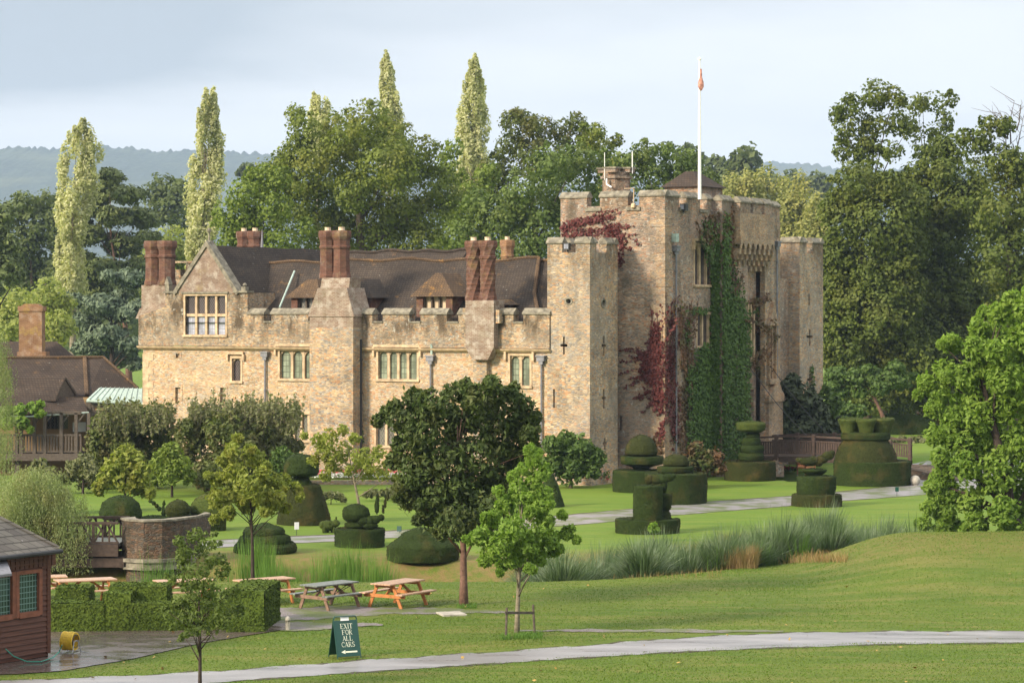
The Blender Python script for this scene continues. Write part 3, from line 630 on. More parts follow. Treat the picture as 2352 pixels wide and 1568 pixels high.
b = MB(); b.tube([(p[0], p[1], p[2] + .02) for p in r_], .10, 6); b.tube([(e_[-1][0] + .02, e_[-1][1], e_[-1][2]), (mid[-1][0], mid[-1][1], mid[-1][2] + .03), (r_[-1][0], r_[-1][1], r_[-1][2])], .11, 6)
b.tube([(sE, 5.2, zL + .03), (T0 - .05, 5.2, zL + .03)], .12, 6); b.build('ridge_tiles', M['tile_orange'], castle)
zR2 = zr_(800, 583, 12); b = MB()
r2 = wavy(b, ((sw(500, 12), 12, zR2 - .02), (sw(1076, 12), 12, zR2 + .12)), 40, 2, .06); lo = [(p[0], 7.0, 8.8) for p in r2]; hi = [(p[0], 16, 8.8) for p in r2]
slope(b, lo, r2); slope(b, hi, r2); b.add([lo[-1], r2[-1], hi[-1]], [(0, 1, 2)]); b.build('rear_roof', M['tile'], castle)
b = MB(); b.tube([(p[0], p[1], p[2] + .02) for p in r2], .12, 6); b.build('ridge_tiles', M['tile'], castle)
b = MB(); zg = zA + .05; hw_ = (zg - 8.2) * (sf1 - sA) / (zA - zT)
g0 = [(sA, .3 + i * 1.3, zg + .03 * math.sin(i * 2)) for i in range(10)]
slope(b, [(sA + hw_, p[1], 8.2) for p in g0], g0); slope(b, [(sA - hw_, p[1], 8.2) for p in g0], g0)
b.build('gable_roof', M['tile'], castle)
# dormers
def dormer(px0, px1, pxa, pxb, pye, pya, pybot, wfront, light, orange):
    w = wfront; s0_, s1_ = sw(px0, w), sw(px1, w); ze = zw_((px0 + px1) / 2, pye, w); za = zw_(pxa, pya, w + 1.1); sa, sb = sw(pxa, w + 1.1), sw(pxb, w + 1.1); zb = zw_(px0, pybot, w)
    d = MB(); bx0, bx1 = s0_ + .28, s1_ - .28
    d.box(bx0, bx0 + .42, w + .15, w + 3.2, zb, ze); d.box(bx1 - .42, bx1, w + .15, w + 3.2, zb, ze); d.box(bx0 + .42, bx1 - .42, w + .5, w + 3.2, zb, ze); d.box(bx0 + .42, bx1 - .42, w + .15, w + .5, zb, zb + .35)
    o = d.build('dormer', M['brick_red'], castle)
    r = MB(); y1 = w + 3.6; ym = w + 1.2
    r.add([(s0_, w - .1, ze), (s1_, w - .1, ze), (s1_, y1, ze), (s0_, y1, ze), (sa, ym, za), (sb, ym, za), (sb, y1, za), (sa, y1, za)],
          [(0, 1, 5, 4), (1, 2, 6, 5), (3, 0, 4, 7), (4, 5, 6, 7), (3, 2, 1, 0)]); r.build('dormer_roof', M['tile_orange'] if orange else M['tile'], o)
    f = MB(); q0, q1 = bx0 + .42, bx1 - .42; nn = 3 if q1 - q0 > 1.2 else 2
    for i in range(nn + 1):
        xx = q0 + (q1 - q0) * i / nn; f.box(xx - .05, xx + .05, w + .25, w + .48, zb + .3, ze - .002)
    f.build('frame', M['wood_grey'], o)
    p = MB(); p.add([(q0, w + .42, zb + .35), (q1, w + .42, zb + .35), (q1, w + .42, ze), (q0, w + .42, ze)], [(0, 1, 2, 3)]); p.build('pane', M[light], o)
M['pane_buff'] = plain('buff_blind', (.55, .42, .28), .5)
dormer(656, 738, 704, 726, 684, 641, 728, 1.0, 'pane_grey', True)
dormer(796, 858, 806, 834, 684, 640, 728, 1.0, 'pane_dark', False)
dormer(943, 1046, 998, 1012, 681, 627, 740, 1.0, 'pane_buff', True)
dormer(1136, 1172, 1142, 1168, 700, 688, 730, 1.0, 'pane_dark', True)
# chimneys: shafts stand on stacks
def shafts(parent, lst, z0, z1, w, mat, r=None, twist=0, capw=.2, pots=True, base=.35):
    for (pa, pb) in lst:
        a, c = sw(pa, w), sw(pb, w); cx = (a + c) / 2; R = (c - a) / 2 * 1.03; h = z1 - z0
        s = MB(); prof = [(R * 1.13, 0), (R * 1.13, base * .4), (R, base)]
        n = 14 if twist else 2; prof += [(R * (.97 if not twist else .94 + .05 * (i % 2)), base + (h - 1.05 - base) * (i + 1) / n) for i in range(n)]
        prof += [(R * 1.0, h - 1.0), (R * 1.10, h - .95), (R * 1.10, h - .85), (R * .98, h - .8), (R * 1.0, h - .55), (R * 1.12, h - .42), (R * 1.20, h - .34), (R * 1.2, h - .12), (R * 1.12, h)]
        s.lathe(prof, (cx, w, z0), 8, twist=twist, ph=math.pi / 8)
        o = s.build('chimney_shaft', mat, parent)
        if pots:
            p = MB(); p.lathe([(R * .42, -.1), (R * .36, .1), (R * .40, .19)], (cx, w, z1), 10); p.build('chimney_pot', M['pot'], parent)
# left chimney, on the corner
b = MB(); w = .9
za_, zb_, zc_ = zw_(350, 655, w), zw_(350, 700, w), ZC + .2
b.box(sw(336, w), sw(401, w), w - .45, w + .5, zb_ - .2, za_); b.prism([(sw(326, w), zc_), (sw(405, w), zc_), (sw(401, w), zb_ - .2), (sw(336, w), zb_ - .2)], w - .6, w + .6)
c1 = b.build('chimney', M['brick_pale'], castle); shafts(c1, [(337.5, 367.5), (368, 399)], za_, zw_(350, 553.5, w), w, M['brick_red'], pots=False)
# rear chimneys
w = 10.0; b = MB(); z9 = zr_(570, 531, w); b.box(sw(547, w), sw(598, w), w - .4, w + .4, 9, z9 - 1.6); c2 = b.build('chimney', M['brick_red'], castle); shafts(c2, [(548, 573), (573, 599)], z9 - 1.7, z9, w, M['brick_red'], pots=True, base=.2)
w = 8.5; b = MB(); z9 = zr_(1165, 551, w); b.box(sw(1154, w), sw(1176, w), w - .3, w + .3, 9, z9 - 1.4); c3 = b.build('chimney', M['brick_orange'], castle); shafts(c3, [(1153, 1177.5)], z9 - 1.5, z9, w, M['brick_orange'], base=.2)
# great breast chimney
w = -1.0; sa, sb = sw(711, w), sw(811, w); zt = zw_(760, 727, w)
b = MB(); b.box(sa, sb, w, .02, -1.6, zt - .6); b.build('chimney_breast', M['stone_tower'], castle)
b = MB(); b.box(sa + .001, sb - .001, w + .02, .5, zt - .6, zt); b.prism([(sa - .07, zt), (sb + .07, zt), (sb + .05, zt + .12), (sw(797, w), zw_(760, 661, w)), (sw(731, w), zw_(760, 661, w)), (sa - .05, zt + .12)], w - .04, .7)
b.prism([(sw(731, w), zw_(760, 661, w)), (sw(797, w), zw_(760, 661, w)), (sw(799, w), zw_(760, 638, w)), (sw(735, w), zw_(760, 638, w))], w + .2, .3)
c4 = b.build('chimney', M['brick_pale'], castle); shafts(c4, [(738, 768), (769, 800)], zw_(760, 638, w), zw_(760, 529, w), -.35, M['brick_red'])
# twisted chimney
w = -.62; b = MB(); sa, sb = sw(1069, w), sw(1134, w); zt = zw_(1100, 690, w); zb_ = zw_(1100, 797, w)
b.box(sa, sb, w, .5, zb_, zt); b.prism([(sa, zb_), (sb, zb_), (sw(1120, w), zw_(1100, 826, w)), (sw(1085, w), zw_(1100, 826, w))], w, .02)
c5 = b.build('chimney', M['brick_pale'], castle)
shafts(c5, [(1073, 1103), (1104.5, 1136)], zt, zw_(1100, 552, w), -.1, M['brick_red'], twist=.10)
b = MB(); b.box(sw(1087, -.3), sw(1118, -.3), -.32, .02, -1.6, zw_(1100, 826, w)); b.box(sw(1060, w), sw(1069, w), -.5, .4, ZC, zt - .4); b.box(sw(1136, w), sw(1144, w), -.5, .4, ZC, zt - .5); b.build('buttress', M['stone_tower'], castle)
# rainwater pipes
def pipe(px, pyt, pyb, w, head=True, mat='lead', tw=.055, hx=.22, s=None):
    m = MB()
    if s is None: a, zt_ = Lw(px, pyt, w); zb = zw_(px, pyb, w); P = lambda da, dd, z: (a + da, w + dd, z)
    else: a, zt_ = Ls(px, pyt, s); zb = Ls(px, pyb, s)[1]; P = lambda da, dd, z: (s - dd, a + da, z)
    m.tube([P(0, -.12, zb), P(0, -.12, zt_ - .2)], tw, 8)
    z = zb + .8
    while z < zt_ - .6: m.tube([P(0, -.12, z), P(0, -.12, z + .1)], tw * 1.5, 8); z += 1.8
    if head:
        q = [P(-hx, -.26, 0), P(hx, .0, 0)]; x0, x1 = sorted((q[0][0], q[1][0])); y0, y1 = sorted((q[0][1], q[1][1]))
        m.box(x0, x1, y0, y1, zt_ - .25, zt_); m.box(x0 - .05, x1 + .05, y0 - .04, y1, zt_ - .02, zt_ + .05)
        m.box(x0 + .1, x1 - .1, y0 + .04, y1, zt_ - .42, zt_ - .25)
    return m.build('rainwater_pipe', M[mat], castle)
pipe(611.6, 809, 1080, 0); pipe(991.7, 818, 1080, 0); pipe(1246, 818, 1080, 0); pipe(832, 770, 1090, -.15, False, 'iron', .07)
b = MB(); q = Lw(991.7, 806, -.15); b.tube([(q[0], -.16, q[1] - .2), (q[0], -.16, q[1] + .25), (q[0] - .05, -.2, q[1] + .35)], .07, 6); b.build('copper_finial', M['copper'], castle)
b = MB(); p0, p1 = Lw(679, 627, 4.0), Lw(645, 706, .7); b.tube([(p0[0], 4.0 - .12, p0[1] + .1), (p1[0], .58, p1[1])], .06, 6); b.build('copper_flashing', M['copper'], castle)
b = MB()
b.lathe([(.32, 0), (.1, .4), (.05, 1.0), (.02, 1.5)], (sw(602, 9), 9, zr_(602, 585, 9)), 8); b.build('ventilator', M['lead'], castle)
# low battlements behind the left chimneys
b = MB(); w = 9; s1, s2 = sw(400, w), sw(450, w); z9 = zw_(430, 600, w); b.box(s1, s2, w, w + .5, 8, z9 - .9); b.box(s1 + .9, s2, w, w + .5, z9 - .9, z9 - .1); b.box(s1 - .1, s2 + .1, w - .1, w + .6, z9 - .1, z9 + .02); b.box(s1, s1 + .5, w, w + .5, z9 - 1.1, z9 - .5); b.build('rear_parapet', M['stone_up'], castle)

# corner tower (south-west)
def slit_holes(px, y0, y1, arm0=None, arm1=None, wpx=4.2, armw=18, armh=6, f=hw, pl=0., cy=None):
    hs_ = [f(px - wpx / 2, y0, px + wpx / 2, y1, pl)]
    if cy: hs_.append(f(px - armw / 2, cy - armh / 2, px + armw / 2, cy + armh / 2, pl))
    return hs_
T0, T1 = sw(1257, -.05), sw(1355, -.05); TW = Ls(1418.6, HOR, T1)[0]; ZT = 12.86; ZTC = ZT - .8
hA = slit_holes(1295, 773, 814, f=hw, pl=-.05, cy=793, armw=16) + slit_holes(1272.4, 893, 936, f=hw, pl=-.05, wpx=4) + [hw(1299, 684.5, 1313, 698.5, -.05)]
hB = slit_holes(1387, 771, 817, f=hs, pl=T1, cy=793.5, armw=10, wpx=4) + slit_holes(1387, 894, 938, f=hs, pl=T1, cy=914, armw=9, wpx=4) + slit_holes(1389, 1005, 1033, f=hs, pl=T1, cy=1018, armw=9, wpx=4) + [hs(1381.5, 687, 1390.5, 705, T1)]
b = MB(); wall(b, T0, T1, 1.0, ZTC, -.05, hA, .5); wall(b, -.05, TW, 1.0, ZTC, T1, hB, .5, 's')
b.add([(T0, -.05, 1), (T0, 5, 1), (T0, 5, ZTC), (T0, -.05, ZTC)], [(0, 1, 2, 3)]); b.add([(T0, TW, 1), (T1, TW, 1), (T1, TW, ZTC), (T0, TW, ZTC)], [(0, 1, 2, 3)])
b.add([(T0, -.05, ZTC), (T1, -.05, ZTC), (T1, TW, ZTC), (T0, TW, ZTC)], [(0, 1, 2, 3)])
b.add([(T0 - .0, -.05, 1), (T1, -.05, 1), (T1 + .3, -.35, -1.6), (T0 - .1, -.35, -1.6)], [(0, 1, 2, 3)]); b.add([(T1, -.05, 1), (T1, TW, 1), (T1 + .3, TW + .3, -1.6), (T1 + .3, -.35, -1.6)], [(0, 1, 2, 3)])
tower = b.build('corner_tower', M['stone_tower'], castle)
b = MB(); b.box(T0 + .6, T1 - .6, .55, TW - .6, 0, ZTC - .3); b.build('interior_shade_box', M['dark'], tower)  # near-black box painted as the shade seen through the tower slits
def round_frame(h, plane, axis, parent):
    a0, a1, z0, z1 = h; ca, cz, r = (a0 + a1) / 2, (z0 + z1) / 2, (a1 - a0) / 2; rz = (z1 - z0) / 2; m = MB(); K = 16
    ring = [(ca + r * .82 * math.cos(t), cz + rz * .82 * math.sin(t)) for t in [2 * math.pi * i / K for i in range(K)]]
    out = [(ca + 1.25 * r * math.cos(t), cz + 1.25 * rz * math.sin(t)) for t in [2 * math.pi * i / K for i in range(K)]]
    vs = [(a, -.03, z) for a, z in out] + [(a, -.03, z) for a, z in ring] + [(a, .35, z) for a, z in ring] + [(ca + (a - ca) * 1.15, .02, cz + (z - cz) * 1.15) for a, z in out]
    fs = [(i, (i + 1) % K, K + (i + 1) % K, K + i) for i in range(K)] + [(K + i, K + (i + 1) % K, 2 * K + (i + 1) % K, 2 * K + i) for i in range(K)] + [(i, (i + 1) % K, 3 * K + (i + 1) % K, 3 * K + i) for i in range(K)]
    m.add(vs, fs); xform(m, plane, axis).build('round_opening', M['ashlar_grey'], parent)
round_frame(hA[-1], -.05, 'w', tower); round_frame(hB[-1], T1, 's', tower)
th = .4
merlons(tower, 'stone_tower', [(T0, sw(1291, -.05)), (sw(1322, -.05), T1)], -.05, -.05 + th, ZTC, ZT)
merlons(tower, 'stone_tower', [(-.049, Ls(1370, HOR, T1)[0]), (Ls(1393, HOR, T1)[0], TW)], T1 - th, T1 - .001, ZTC, ZT, 's')
merlons(tower, 'stone_tower', [(T0, T0 + .9), (T1 - .9, T1)], TW - th, TW, ZTC, ZT)
merlons(tower, 'stone_tower', [(.4, 1.3), (TW - 1.2, TW - .4)], T0, T0 + th, ZTC, ZT, 's')
def floodlight(s, w, z, parent, face=(0, -1)):
    m = MB(); a = MB()
    m.box(s - .17, s + .17, w - .22 if face[1] else w - .17, w - .04 if face[1] else w + .17, z - .18, z + .18); m.box(s - .03, s + .03, w - .1, w + .02, z - .3, z - .18)
    o = m.build('floodlight', M['iron'], parent)
    a.box(s - .12, s + .12, w - .235, w - .221, z - .12, z + .12); a.build('lens', M['pane_blue'], o)
q = Lw(1304, 566, -.1); floodlight(q[0], -.05, q[1], castle)

# gatehouse
G0 = 4.0; GS = sw(1527, G0); GL = sw(1287.5, G0); ZG = zw_(1290, 441.5, G0); ZGC = ZG - 1.0
wA = Ls(1635, HOR, GS)[0]; sAf = sw(1658, wA); wAe = Ls(1718, HOR, sAf)[0]; wB = Ls(1757, HOR, sAf)[0]; wBe = Ls(1791, HOR, sAf)[0]; GW = wBe
g1 = hs(1595, 564, 1640, 653, GS); g2 = hs(1601, 722, 1646, 793, GS); g3 = hw(1422, 955, 1428, 988, G0)
b = MB(); wall(b, GL, GS, -1.6, ZGC, G0, [g3], .4)
wall(b, G0, wA, -1.6, ZGC, GS, [g1, g2], .45, 's')
gw0 = wAe; gd = (gw0 + .3, wB - .3, -1.6, 4.6); gv = (gw0 + .35, wB - .35, 6.2, 9.4)
wall(b, wAe, wB, -1.6, ZGC, GS + .05, [gd, gv], .8, 's')
b.add([(GL, G0, -1.6), (GL, GW, -1.6), (GL, GW, ZGC), (GL, G0, ZGC)], [(0, 1, 2, 3)]); b.add([(GL, GW, -1.6), (GS, GW, -1.6), (GS, GW, ZGC), (GL, GW, ZGC)], [(0, 1, 2, 3)])
b.add([(GL, G0, ZGC), (GS, G0, ZGC), (GS, GW, ZGC), (GL, GW, ZGC)], [(0, 1, 2, 3)])
gate = b.build('gatehouse', M['stone_gate'], castle)
b = MB(); b.box(GL + .5, GS - .6, G0 + .5, GW - 1, -1, ZGC - .3); b.build('interior_shade_box', M['dark'], gate)  # black box standing in for unlit rooms behind the gatehouse openings
b = MB(); zq = -1.4; k = 0
while zq < ZGC - .4:
    L_ = .85 if k % 2 else .5; b.box(GS - L_, GS + .025, G0 - .025, G0 + (1.3 - L_), zq, zq + .42); zq += .45; k += 1
b.build('quoins', M['ashlar_gate'], gate)
b = MB(); b.box(GS - .01, sAf, wA, wAe, -1.6, ZGC - .002); b.build('gate_turret', M['stone_gate'], gate)
b = MB(); b.box(GS + .3, sAf, wB, wBe, -1.6, ZGC - .002)
tB = b.build('gate_turret', M['stone_tower'], gate)
b = MB(); zq = -1.4; k = 0
while zq < ZGC - .6:
    L_ = .7 if k % 2 else .35; b.box(sAf - .3, sAf + .02, wBe - L_ * .7, wBe + .022, zq, zq + .40); zq += .43; k += 1
b.build('quoins', M['ashlar_gate'], gate)
# niche with a pointed canopy on the far turret, and the sloping foot of its buttress
b = MB(); y0, y1 = wB + .25, wBe - .75; z0, z1 = 5.2, 8.2; X_ = sAf
for y in (y0, y1 - .1): b.box(X_, X_ + .18, y, y + .1, z0, z1)
b.box(X_, X_ + .12, (y0 + y1) / 2 - .04, (y0 + y1) / 2 + .04, z0, z1 - .2); b.prism([(y0 - .1, z1), (y1 + .1, z1), ((y0 + y1) / 2, z1 + 1.3)], X_, X_ + .24, 'x'); b.box(X_, X_ + .26, y0 - .1, y1 + .1, z0 - .3, z0)
b.prism([(wB - .05, 3.9), (wBe - .02, 3.9), (wBe - .02, 4.3), ((wB + wBe) / 2, 5.0), (wB - .05, 4.3)], X_, X_ + .3, 'x'); b.box(X_, X_ + .22, wB + .05, wBe - .04, -1.6, 3.9)
b.build('canopied_niche', M['ashlar_gate'], gate)
# machicolated parapet over the gate
sM = sAf + .42; m0, m1 = Ls(1700, HOR, sM)[0], Ls(1777, HOR, sM)[0]; zb_ = Ls(1735, 562, sM)[1]
b = MB(); b.box(sM - .45, sM, m0, m1, zb_, ZGC - .003); b.build('machicolation_wall', M['ashlar_gate'], gate)
b = MB(); nC = 7; cw = (m1 - m0) / nC
for i in range(nC + 1):
    y = m0 + i * cw
    for j in range(4): b.box(sAf - .9, sM + .02 - j * .17, y - .13, y + .13, zb_ - .25 - .3 * (j + 1), zb_ - .25 - .3 * j - .001)
for i in range(nC):
    y0, y1 = m0 + i * cw + .13, m0 + (i + 1) * cw - .13; ym = (y0 + y1) / 2; r = (y1 - y0) / 2
    for sg, ye in ((-1, y0 - .13), (1, y1 + .13)):
        arc = [(ym + sg * r * math.cos(t), zb_ - .25 + r * 1.6 * math.sin(t)) for t in [math.pi / 2 * k / 5 for k in range(6)]]
        b.prism([(ye, zb_ + .45)] + [(ye, zb_ - .25)] + arc + [(ym, zb_ + .45)], sM - .02, sM + .06, 'x')
b.build('corbels', M['ashlar_gate'], gate)
# gate arch and the tracery window over it
b = MB(); 
for i in range(4): y = gv[0] + (gv[1] - gv[0]) * (i + .5) / 4; b.box(GS - .1, GS + .2, y - .08, y + .08, gv[2], gv[3])
b.build('mullions', M['ashlar'], gate)
window(g1, 3, 1, True, 'pane_dark', GS, 's', hood=.5); window(g2, 3, 1, False, 'pane_dark', GS, 's')
# parapet
th = .5; cap = MB(); body = MB()
merlons(gate, 'stone_gate', [(GL, sw(1348, G0)), (sw(1378, G0), sw(1442, G0)), (sw(1468, G0), GS)], G0, G0 + th, ZGC, ZG)
fs_ = [(G0 + .001, Ls(1560, HOR, GS)[0]), (Ls(1576, HOR, GS)[0], Ls(1608, HOR, GS)[0]), (Ls(1624, HOR, GS)[0], wA)]
merlons(gate, 'stone_gate', fs_, GS - th, GS - .001, ZGC, ZG, 's')
merlons(gate, 'stone_gate', [(wA, m0 - .1)], sAf - th, sAf, ZGC, ZG - .05, 's')
merlons(gate, 'stone_gate', [(m0 + i * (m1 - m0) / 3 + (.25 if i else .0), m0 + (i + 1) * (m1 - m0) / 3 - .15) for i in range(3)], sM - th, sM - .001, ZGC, ZG - .1, 's')
merlons(gate, 'stone_gate', [(m1 + .1, wBe)], sAf - th, sAf - .002, ZGC, ZG - .14, 's')
merlons(gate, 'stone_gate', [(GL + i * 1.6, GL + i * 1.6 + 1.0) for i in range(4)], GW - th, GW, ZGC, ZG - .1)
body.box(GL, GS - .01, G0 + .01, G0 + th - .01, ZGC - .05, ZGC + .2)
body.build('parapet', M['stone_gate'], gate)
for q0, q1 in ((1348, 1378), (1442, 1468)): cap = MB(); cap.box(sw(q0 - 3, G0), sw(q1 + 3, G0), G0 - .08, G0 + .4, ZGC - .06, ZGC + .12); cap.build('crenel_sill', M['ashlar_grey'], gate)
for q0, q1 in ((1560, 1576), (1608, 1624)): cap = MB(); cap.box(GS - .4, GS + .08, Ls(q0 - 2, HOR, GS)[0], Ls(q1 + 2, HOR, GS)[0], ZGC - .06, ZGC + .12); cap.build('crenel_sill', M['ashlar_grey'], gate)
q = Ls(1570, 476, GS + .1); floodlight(GS + .12, q[0], q[1], castle, (1, 0))
b = MB(); q = Lw(1455, 465, G0 - .1); b.tube([(q[0], G0 - .05, q[1] + .7), (q[0], G0 - .1, q[1])], .03, 5); b.lathe([(.0, .0), (.13, .08), (.13, .25), (.05, .32)], (q[0], G0 - .12, q[1] - .35), 8); b.tube([(q[0] - .6, G0, q[1] + .75), (q[0], G0, q[1] + .75)], .02, 5)
b.build('bracket_lamp', M['ashlar'], gate)
pipe(1548.6, 566, 1050, 0, s=GS); pipe(1780.5, 556, 1000, 0, s=sAf)
b = MB(); q = Ls(1548.6, 545, GS + .1); b.box(GS + .02, GS + .3, q[0] - .17, q[0] + .17, q[1] - .25, q[1] + .2); b.build('copper_hopper', M['copper'], gate)
# stair turret and pyramid roof on top of the gatehouse
def octo(mb, c, r, z0, z1, seg=8): mb.lathe([(r, z0), (r, z1)], (c[0], c[1], 0), seg, ph=math.pi / 8)
w = 9.0; c = (sw(1415.5, w), w); R = (sw(1445, w) - sw(1387, w)) / 2; Z = lambda y: zw_(1415, y, w)
b = MB(); octo(b, c, R * .97, ZGC - .2, Z(408)); octo(b, c, R * 1.12, Z(411), Z(405)); octo(b, c, R * .95, Z(405), Z(396)); ca_ = MB()
for k in range(8):
    if k % 2: continue
    t = k * math.pi / 4 + .2
    x_, y_ = c[0] + R * .82 * math.cos(t), c[1] + R * .82 * math.sin(t); b.box(x_ - .3, x_ + .3, y_ - .3, y_ + .3, Z(397), Z(389)); ca_.box(x_ - .36, x_ + .36, y_ - .36, y_ + .36, Z(389), Z(385))
o = b.build('stair_turret', M['stone_gate'], gate); ca_.build('turret_caps', M['ashlar_grey'], gate)
b = MB(); b.tube([(c[0] + 1.0, c[1], Z(400)), (c[0] + 1.0, c[1], Z(350))], .03, 5); b.build('antenna', M['white_paint'], o); b = MB(); b.tube([(c[0] - .25, c[1] - R * 1.15, Z(415)), (c[0] - .25, c[1] - R * 1.15, Z(352))], .02, 5)
b.tube([(c[0] - .1, c[1] - R * 1.2, Z(412)), (c[0] - .1, c[1] - R * 1.2, Z(425)), (c[0] + .2, c[1] - R * 1.2, Z(432))], .05, 6); b.build('antenna', M['white_paint'], o)
w = 11.0; Z = lambda y: zw_(1590, y, w); a0, a1, m_0, m_1 = sw(1546, w), sw(1642, w), sw(1580, w), sw(1597, w)
b = MB(); y0, y1 = w - 1.6, w + 1.6
b.add([(a0, y0, Z(432)), (a1, y0, Z(432)), (a1, y1, Z(432)), (a0, y1, Z(432)), (m_0, w - .3, Z(394)), (m_1, w - .3, Z(394)), (m_1, w + .3, Z(394)), (m_0, w + .3, Z(394))], [(0, 1, 5, 4), (1, 2, 6, 5), (2, 3, 7, 6), (3, 0, 4, 7), (4, 5, 6, 7)])
o = b.build('pyramid_roof', M['tile_cottage'], gate); b = MB(); b.box(a0 + .2, a1 - .2, y0 + .2, y1 - .2, ZGC - .2, Z(432)); b.build('lantern_wall', M['stone_gate'], gate)

# far corner tower
sE2 = GS - .1; e1 = Ls(1890.5, HOR, sE2)[0]; e0 = Ls(1836.5, HOR, sE2)[0]; sE1 = sE2 - 3.2; Yt = Ls(1860, 545, sE2)[1]; ZF = Yt; ZFC = ZF - .95
b = MB()
hF = slit_holes(1858.7, 675, 701, f=hs, pl=sE2, wpx=3.6) + slit_holes(1859.7, 757, 794, f=hs, pl=sE2, cy=773, armw=14, wpx=3.6) + slit_holes(1860, 860, 884, f=hs, pl=sE2, cy=871, armw=12, wpx=3.6)
wall(b, e0, e1, -1.6, ZFC, sE2, hF, .4, 's')
wall(b, sE1, sE2, -1.6, ZFC, e0, [], .4)
b.add([(sE1, e1, -1.6), (sE2, e1, -1.6), (sE2, e1, ZFC), (sE1, e1, ZFC)], [(0, 1, 2, 3)]); b.add([(sE1, e0, -1.6), (sE1, e1, -1.6), (sE1, e1, ZFC), (sE1, e0, ZFC)], [(0, 1, 2, 3)]); b.add([(sE1, e0, ZFC), (sE2, e0, ZFC), (sE2, e1, ZFC), (sE1, e1, ZFC)], [(0, 1, 2, 3)])
ft = b.build('corner_tower', M['stone_tower'], castle)
b = MB(); b.box(sE1 + .5, sE2 - .5, e0 + .45, e1 - .5, 0, ZFC - .3); b.build('interior_shade_box', M['dark'], ft)  # darkness behind the far tower's slits, put in as a near-black box
merlons(ft, 'stone_tower', [(e0 + .001, Ls(1853, HOR, sE2)[0]), (Ls(1866, HOR, sE2)[0], e1)], sE2 - .45, sE2 - .001, ZFC, ZF, 's')
merlons(ft, 'stone_tower', [(sE1, sE1 + 1.1), (sE2 - 1.2, sE2)], e0, e0 + .45, ZFC, ZF); merlons(ft, 'stone_tower', [(sE1, sE1 + 1.1), (sE2 - 1.2, sE2)], e1 - .45, e1, ZFC, ZF)
b = MB(); b.box(GL + .5, GS - .8, GW - .01, e0 + .01, -1.6, ZFC - 1.5); b.box(sE1 + .5, GS - .8, GW, e0 + .2, -1.6, 8.4); b.build('curtain_wall', M['stone_gate'], castle)
b = MB(); b.box(.5, GL + .2, 10, 16, -1.6, 8.5); b.build('inner_wall', M['stone_up'], castle)
print('gate', G0, GL, GS, wA, sAf, wB, wBe, 'far', e0, e1, 'ZG', ZG, ZF)

# ---------------------------------------------------------------- flagpole
p = W(1607, 458, 136.5 + 1.2); z1 = W(1607, 140, 137.7).z
pole = MB(); pole.tube([(0, 0, 0), (0, 0, (z1 - p.z) * .5), (0, 0, z1 - p.z)], [.10, .08, .045], 10)
fp = empty('flagpole', p, 0, 'tall white flagpole on the gatehouse roof with a furled flag near its top', 'flagpole')
pole.build('pole', M['white_paint'], fp); f = MB(); f.lathe([(.0, 0), (.09, .05), (.1, .12), (.0, .2)], (0, 0, z1 - p.z), 8); f.build('finial', M['white_paint'], fp)
M['flag_red'] = plain('red_and_cream_flag_cloth', (.42, .20, .155), .8, var=.7, scale=7)
f = MB(); zt = W(1607, 160, 137.7).z - p.z; zb = W(1607, 208, 137.7).z - p.z; n = 10
for k, (r, zz) in enumerate([(.05, zt), (.07, zt - .5), (.08, zb + .65), (.15, zb + .42), (.16, zb + .2), (.06, zb)]):
    f.v += [(.06 + r * math.cos(t) * 1.0, -.10 + r * .6 * math.sin(t), zz + .04 * math.sin(3 * t)) for t in [2 * math.pi * i / n for i in range(n)]]
f.f = [(k * n + i, k * n + (i + 1) % n, (k + 1) * n + (i + 1) % n, (k + 1) * n + i) for k in range(5) for i in range(n)]
f.build('flag', M['flag_red'], fp)
# ---------------------------------------------------------------- timber cottage range on the left
class Fr:
    """a vertical frame: origin (ox, oy), turned by ang; pt() finds the point of plane y=k seen at a point of the print"""
    def __init__(s, ox, oy, ang): s.o = (ox, oy); s.a = ang; s.c, s.s = math.cos(ang), math.sin(ang)
    def loc(s, X, Y): dx, dy = X - s.o[0], Y - s.o[1]; return dx * s.c + dy * s.s, -dx * s.s + dy * s.c
    def pt(s, px, py, k=0.):
        ox, oy = s.loc(0, 0); dx = (px - CX) / F_PX; ex, ey = dx * s.c + s.s, -dx * s.s + s.c
        t = (k - oy) / ey; return ox + t * ex, HC - t * (py - HOR) / F_PX
def slab(mb, pts, t=.08):
    """sheet of roof through 3D points, t thick"""
    n = len(pts); lo = [(p[0], p[1], p[2] - t) for p in pts]
    mb.add(list(pts) + lo, [tuple(range(n)), tuple(range(2 * n - 1, n - 1, -1))] + [(i, n + i, n + (i + 1) % n, (i + 1) % n) for i in range(n)])
cf = Fr(-24.5, 150.0, 0); ct = empty('timber_cottage', (-24.5, 150, 0), 0, 'low old cottage with brown tiled roofs and a timber veranda over the moat', 'cottage')
def cp(px, py, k=0.): a, z = cf.pt(px, py, k); return (a, k, z)
b = MB(); slab(b, [cp(-60, 912, 1), cp(200, 909, 1), cp(195, 823, 5), cp(-60, 823, 5)]); slab(b, [cp(200, 909, 1), cp(318, 893, 3.2), cp(238, 822, 5), cp(195, 823, 5)])
slab(b, [cp(-60, 823, 5), cp(238, 822, 5), cp(318, 893, 8), cp(-60, 893, 9)]); b.build('main_roof', M['tile_cottage'], ct)
b = MB(); b.tube([cp(195, 822, 4.95), cp(200, 908, .95)], .14, 6); b.tube([cp(-60, 821, 5), cp(238, 820, 5), cp(316, 891, 3.2)], .1, 6); b.build('ridge_tiles', M['tile_orange'], ct)
